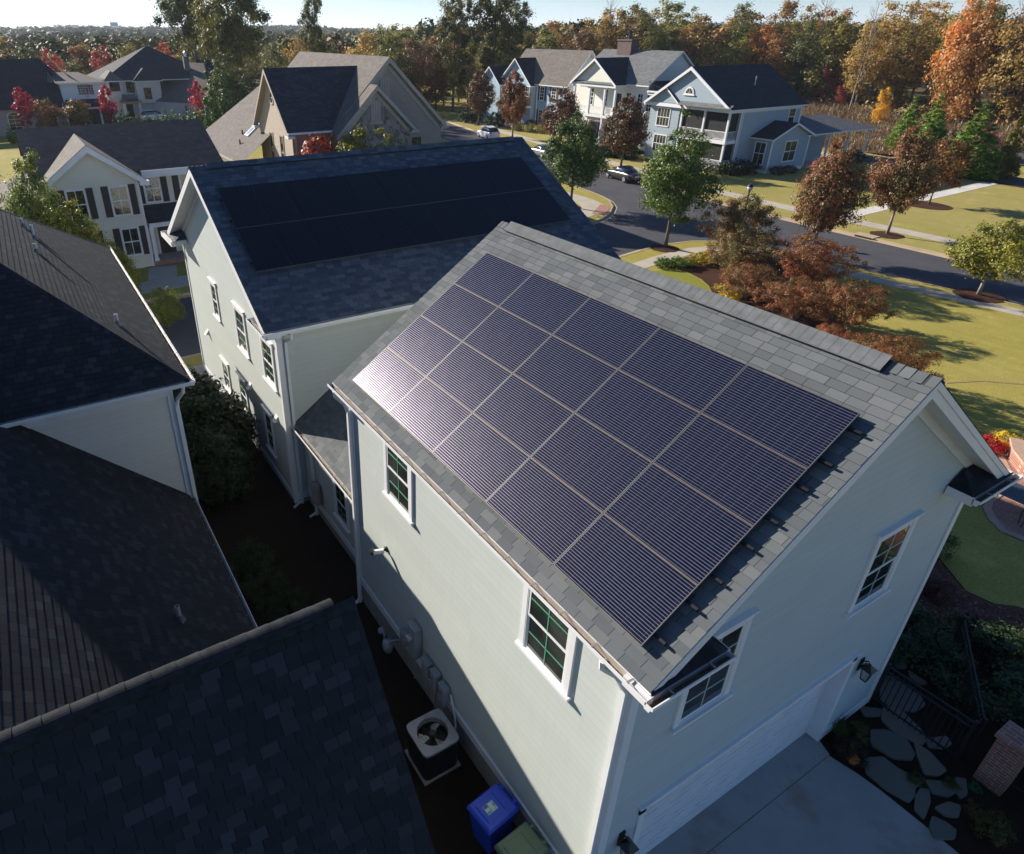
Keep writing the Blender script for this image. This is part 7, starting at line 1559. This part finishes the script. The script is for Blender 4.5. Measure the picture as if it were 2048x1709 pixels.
# iron gate, fence, brick pillar
def iron(label, p0, p1, h=1.25, gap=.11, name='iron_fence'):
    t = thing(name, label, 'fence', p0); p0, p1 = V(p0), V(p1); L = (p1-p0).length; d = (p1-p0)/L; s_ = V((-d.y,d.x,0)); b = MB()
    def bar(a0, a1, z0, z1, w): q = [p0+d*a0-s_*w, p0+d*a1-s_*w, p0+d*a1+s_*w, p0+d*a0+s_*w]; b.hexa([v+V((0,0,z0)) for v in q]+[v+V((0,0,z1)) for v in q])
    for z in (.12,h-.2,h-.04): b = MB(); bar(0, L, z, z+.035, .016); b.build('fence_rail', M['black_iron'], t)
    k = int(L/gap); pk = MB()
    for i in range(1, k):
        b = MB(); bar(i*L/k-.009, i*L/k+.009, .03, h-.005, .009); b.build('picket', M['black_iron'], t)
    for a in (0, L): b = MB(); bar(a-.03, a+.03, 0, h+.06, .03); b.build('fence_post', M['black_iron'], t)
    return t
iron('black iron gate between the garage corner and the brick pillar', (.06,8.64,0), (1.72,8.72,0), 1.22, name='iron_gate')
iron('black iron fence running from the brick pillar to the dark shrubs', (1.78,8.95,0), (.2,11.6,0), 1.2)
iron('black iron fence continuing right of the brick pillar', (2.4,9.0,0), (4.6,9.2,0), 1.2)
t = thing('brick_pillar', 'square red brick pillar with corbelled brick cap at the gate', 'pillar', (2.12,8.82,0)); b = MB(); px, py, w = 2.33, 8.9, .24; b.box(px-w,px+w,py-w,py+w,0,1.3); b.build('shaft', M['red_brick'], t); b = MB(); b.box(px-w-.05,px+w+.05,py-w-.05,py+w+.05,1.3,1.38); b.build('cap', M['red_brick_flat'], t)
for q, (a, c_) in enumerate(((-.21,0), (.07,0))): pass
FL = [[(610,400),(700,400),(860,500),(920,600),(850,650),(700,640),(600,560)],[(620,620),(760,660),(900,800),(930,860),(890,900),(700,810),(610,720)],[(530,800),(640,800),(780,860),(840,970),(820,1010),(690,1000),(530,900)],[(490,1010),(620,1000),(720,1080),(860,1150),(915,1155),(830,1290),(800,1320),(640,1230),(500,1110)],[(850,890),(960,960),(1080,1090),(1020,1130),(920,1120),(870,980)],[(930,1170),(1060,1180),(1160,1250),(1100,1290),(980,1260)],[(860,1225),(950,1240),(965,1330),(920,1450),(850,1380)],[(1000,1370),(1100,1330),(1190,1360),(1170,1440),(1080,1430)],[(980,1440),(1080,1485),(1150,1540),(1140,1600),(1000,1600),(960,1520)],[(1150,1150),(1230,1160),(1240,1270),(1190,1300),(1150,1250)],[(935,860),(1080,840),(1120,900),(1060,930),(960,920)],[(440,620),(595,640),(590,690),(480,690)],[(640,240),(760,260),(790,330),(720,330),(650,290)],[(800,345),(940,440),(900,450),(820,400)],[(380,880),(450,870),(460,960),(400,980)]]
FLN = ['just behind the gate','under the gate pickets','the broad one by the driveway, second from the wall','the largest one at the driveway edge','the long one left of the pillar','wide one in front of the pillar','narrow one at the driveway edge','squarish one toward the lower right','lowest one at the driveway','small upright one at the pillar foot','small one under the gate hinge end','small one at the garage wall','farthest one beyond the gate','thin one behind the gate','smallest one by the dark plant']
for q, (pts, l) in enumerate(zip(FL, FLN)):
    M['flag%d' % (q % 3)] = M.get('flag%d' % (q % 3)) or concrete('flagstone_%d' % (q % 3), [(.15,.14,.115),(.18,.16,.125),(.135,.132,.11)][q % 3], (.16,.10,.06), .5)
    W_ = [G(1600+x*.2686, 1250+y*.2686) for x, y in pts]; c = sum(W_, V())/len(W_); b = MB()
    sm = []
    for i in range(len(W_)): p, n_ = W_[i], W_[(i+1)%len(W_)]; sm += [p.lerp(n_,.1), p.lerp(n_,.9)]
    W_ = [c + (p-c)*1.08 for p in sm]; ar = sum(W_[i].x*W_[(i+1)%len(W_)].y - W_[(i+1)%len(W_)].x*W_[i].y for i in range(len(W_)))
    if ar < 0: W_ = W_[::-1]
    b.prism([(p.x,p.y,.004) for p in W_], (0,0,.045+.008*(q%3))); tag(b.build('flagstone', M['flag%d' % (q % 3)], loc=(c.x,c.y,0), bevel=.012), 'grey flagstone, ' + l, 'flagstone', 'flagstones between driveway and iron gate')
t = thing('pumpkin', 'small orange pumpkin at the edge of the driveway', 'pumpkin', (.66,6.86,0)); b = MB(); n_ = 24
prf = [(.02,.0),(.09,.02),(.12,.07),(.11,.13),(.06,.16),(.015,.155)]; i0 = 0
for r, z in prf:
    for k in range(n_): a = 2*pi*k/n_; rr_ = r*(1+.07*cos(8*a)); b.v.append((.66+rr_*cos(a),6.86+rr_*sin(a),z+.004))
for q in range(5):
    for k in range(n_): b.f.append((q*n_+k,q*n_+(k+1)%n_,(q+1)*n_+(k+1)%n_,(q+1)*n_+k)); b.m.append(0); b.u.append(None)
b.build('pumpkin_body', pm('pumpkin_skin', (.55,.20,.03), .45, .1), t, True); b = MB(); b.tube([(.66,6.86,.15),(.67,6.87,.2)], [.016,.01], 6); b.build('stalk', M['bark'], t)
# patio table and chairs
def chair(label, x, y, a):
    t = thing('patio_chair', label, 'chair', (x,y,.045)); R_ = Matrix.Rotation(a,4,'Z'); T = lambda p: tuple(R_ @ V(p) + V((x,y,.045)))
    b = MB(); b.poly([T((-.23,-.23,.43)),T((.23,-.23,.43)),T((.23,.23,.42)),T((-.23,.23,.42))]); b.poly([T((-.23,.23,.415)),T((.23,.23,.415)),T((.23,-.23,.425)),T((-.23,-.23,.425))]); b.build('seat', M['black_iron'], t)
    b = MB(); b.tube([T((-.23,.23,.42)),T((-.22,.3,.7)),T((-.15,.33,.9)),T((0,.34,.94)),T((.15,.33,.9)),T((.22,.3,.7)),T((.23,.23,.42))], .014, 6)
    for q in (-.1,0,.1): b.tube([T((q,.23,.42)),T((q,.33,.91))], .008, 5)
    b.build('backrest', M['black_iron'], t)
    for sx in (-1,1):
        for sy in (-1,1): b = MB(); b.tube([T((sx*.22,sy*.22,.42)),T((sx*.24,sy*.25,0))], .012, 6); b.build('leg', M['black_iron'], t)
t = thing('patio_table', 'dark square metal patio table with mesh top', 'table', (-1.75,19.35,.045)); b = MB(); x, y = -1.72, 19.4; b.box(x-.55,x+.55,y-.55,y+.55,.72,.745); b.build('table_top', pm('blue_grey_mesh', (.05,.06,.075), .5, .2, 12), t)
for sx in (-1,1):
    for sy in (-1,1): b = MB(); b.tube([(x+sx*.5,y+sy*.5,.72),(x+sx*.44,y+sy*.44,.4),(x+sx*.5,y+sy*.5,.045)], .016, 6); b.build('leg', M['black_iron'], t)
chair('black iron patio chair in front of the mesh table', -.75, 18.75, .9); chair('black iron patio chair behind the mesh table', -1.5, 20.5, 3.4); chair('black iron patio chair right of the mesh table', -.6, 19.9, -1.9)
# fallen leaves, litter of the beds
P = in_poly([(-3.2,14.4),(-2.4,13.1),(-1.0,12.5),(1.0,12.7),(4,13.6),(3,15.5),(.4,14.9),(0,14.45),(-.6,14.33),(-1.7,15.1)], 1500, rng); P[:,2] = .03; Q = leaves(P, np.tile([0,0,1.], (len(P),1)), np.full(len(P), .045), rng)
o = bpy.data.objects.new('fallen_leaves', quads_mesh('fallen_leaves', Q, [leafmat('fallen_leaf', [(0,(.10,.03,.03)),(.5,(.22,.10,.07)),(1,(.34,.22,.14))], .1)])); col.objects.link(o); tag(o, 'fallen reddish leaves on the bed by the garage corner', kind='stuff')
t = thing('billboard', 'pale billboard on a post far away on the left skyline', 'billboard', (-1180,180,0)); b = MB(); d_ = _ray(228,49); k = 900/(-d_.x); c = CAMLOC + d_*k; b.box(c.x-.3,c.x+.3,c.y-4,c.y+4,c.z-2,c.z+2); 
ORG[t.name] = V((c.x,c.y,0)); t.location = (c.x,c.y,0); b.build('billboard_panel', M['trim_far'], t); b = MB(); b.box(c.x-1.2,c.x-.4,c.y-.6,c.y+.6,0,c.z+1); b.build('billboard_post', M['pipe'], t)
# the air
b = MB(); b.box(-3600,3600,-3600,3600,-14,62); m = bpy.data.materials.new('haze'); m.use_nodes = True; nt = m.node_tree; nt.nodes.clear(); out = nt.nodes.new('ShaderNodeOutputMaterial'); pv_ = nt.nodes.new('ShaderNodeVolumePrincipled'); pv_.inputs['Color'].default_value = (.82,.9,1,1); pv_.inputs['Density'].default_value = .00013; pv_.inputs['Anisotropy'].default_value = .2; nt.links.new(pv_.outputs[0], out.inputs['Volume'])
tag(b.build('haze', m), kind='stuff')
# ------------------------------------------------------------------ light, sky, air
SUN = V((-.857, -.333, .396)).normalized(); EL = math.asin(SUN.z)
sl = bpy.data.lights.new('sun', 'SUN'); so = bpy.data.objects.new('sun', sl); col.objects.link(so)
sl.energy = 5.0; sl.angle = radians(.53); sl.color = (1.0, .915, .80)
so.rotation_euler = SUN.to_track_quat('Z', 'Y').to_euler(); so.location = (-60, -30, 60)
w = bpy.data.worlds.new('World'); scene.world = w; w.use_nodes = True
nt = w.node_tree; nt.nodes.clear(); n = N(nt)
out = nt.nodes.new('ShaderNodeOutputWorld'); bg = nt.nodes.new('ShaderNodeBackground'); nt.links.new(bg.outputs[0], out.inputs[0])
sky = nt.nodes.new('ShaderNodeTexSky'); sky.sky_type = 'NISHITA'; sky.sun_disc = False
sky.sun_elevation = EL; sky.sun_rotation = atan2(SUN.x, SUN.y)
sky.air_density = 1.0; sky.dust_density = .15; sky.ozone_density = 2.5; sky.altitude = 200
gen = nt.nodes.new('ShaderNodeTexCoord').outputs['Generated']
x, y, z = n.sep(gen)
zz = n.math('ADD', n.math('MAXIMUM', z, 0.0), .12)
pv = n.comb(n.math('DIVIDE', x, zz), n.math('DIVIDE', y, zz), 0.0)
cl = n.ramp(n.noise(pv, .55, 6, .6), [(.46, 0), (.72, 1)])
bw = nt.nodes.new('ShaderNodeRGBToBW'); nt.links.new(sky.outputs[0], bw.inputs[0])
grey = n.comb(n.math('MULTIPLY', bw.outputs[0], 1.25), n.math('MULTIPLY', bw.outputs[0], 1.25), n.math('MULTIPLY', bw.outputs[0], 1.3))
hz = n.math('POWER', n.math('SUBTRACT', 1.0, n.math('MINIMUM', n.math('MAXIMUM', z, 0.0), 1.0)), 26.0)      # bright milky band low over the horizon
blue = n.mix(1.0, sky.outputs[0], (.66, .97, 1.34), 'MULTIPLY')
sc = n.mix(n.math('MULTIPLY', cl, .3), blue, grey)
milk = n.comb(n.math('MULTIPLY', bw.outputs[0], 1.55), n.math('MULTIPLY', bw.outputs[0], 1.7), n.math('MULTIPLY', bw.outputs[0], 1.86))
n.put(bg.inputs[0], n.mix(n.math('MULTIPLY', hz, .85), sc, milk))
bg.inputs[1].default_value = .05
scene.view_settings.view_transform = 'Standard'; scene.view_settings.look = 'None'; scene.view_settings.gamma = 1
scene.view_settings.exposure = 1.0; scene.view_settings.use_curve_mapping = False
scene.render.engine = 'CYCLES'
scene.cycles.max_bounces = 6; scene.cycles.diffuse_bounces = 3; scene.cycles.glossy_bounces = 3; scene.cycles.transmission_bounces = 3
scene.cycles.transparent_max_bounces = 4; scene.cycles.volume_bounces = 0
scene.cycles.use_denoising = True
scene.cycles.sample_clamp_indirect = 6
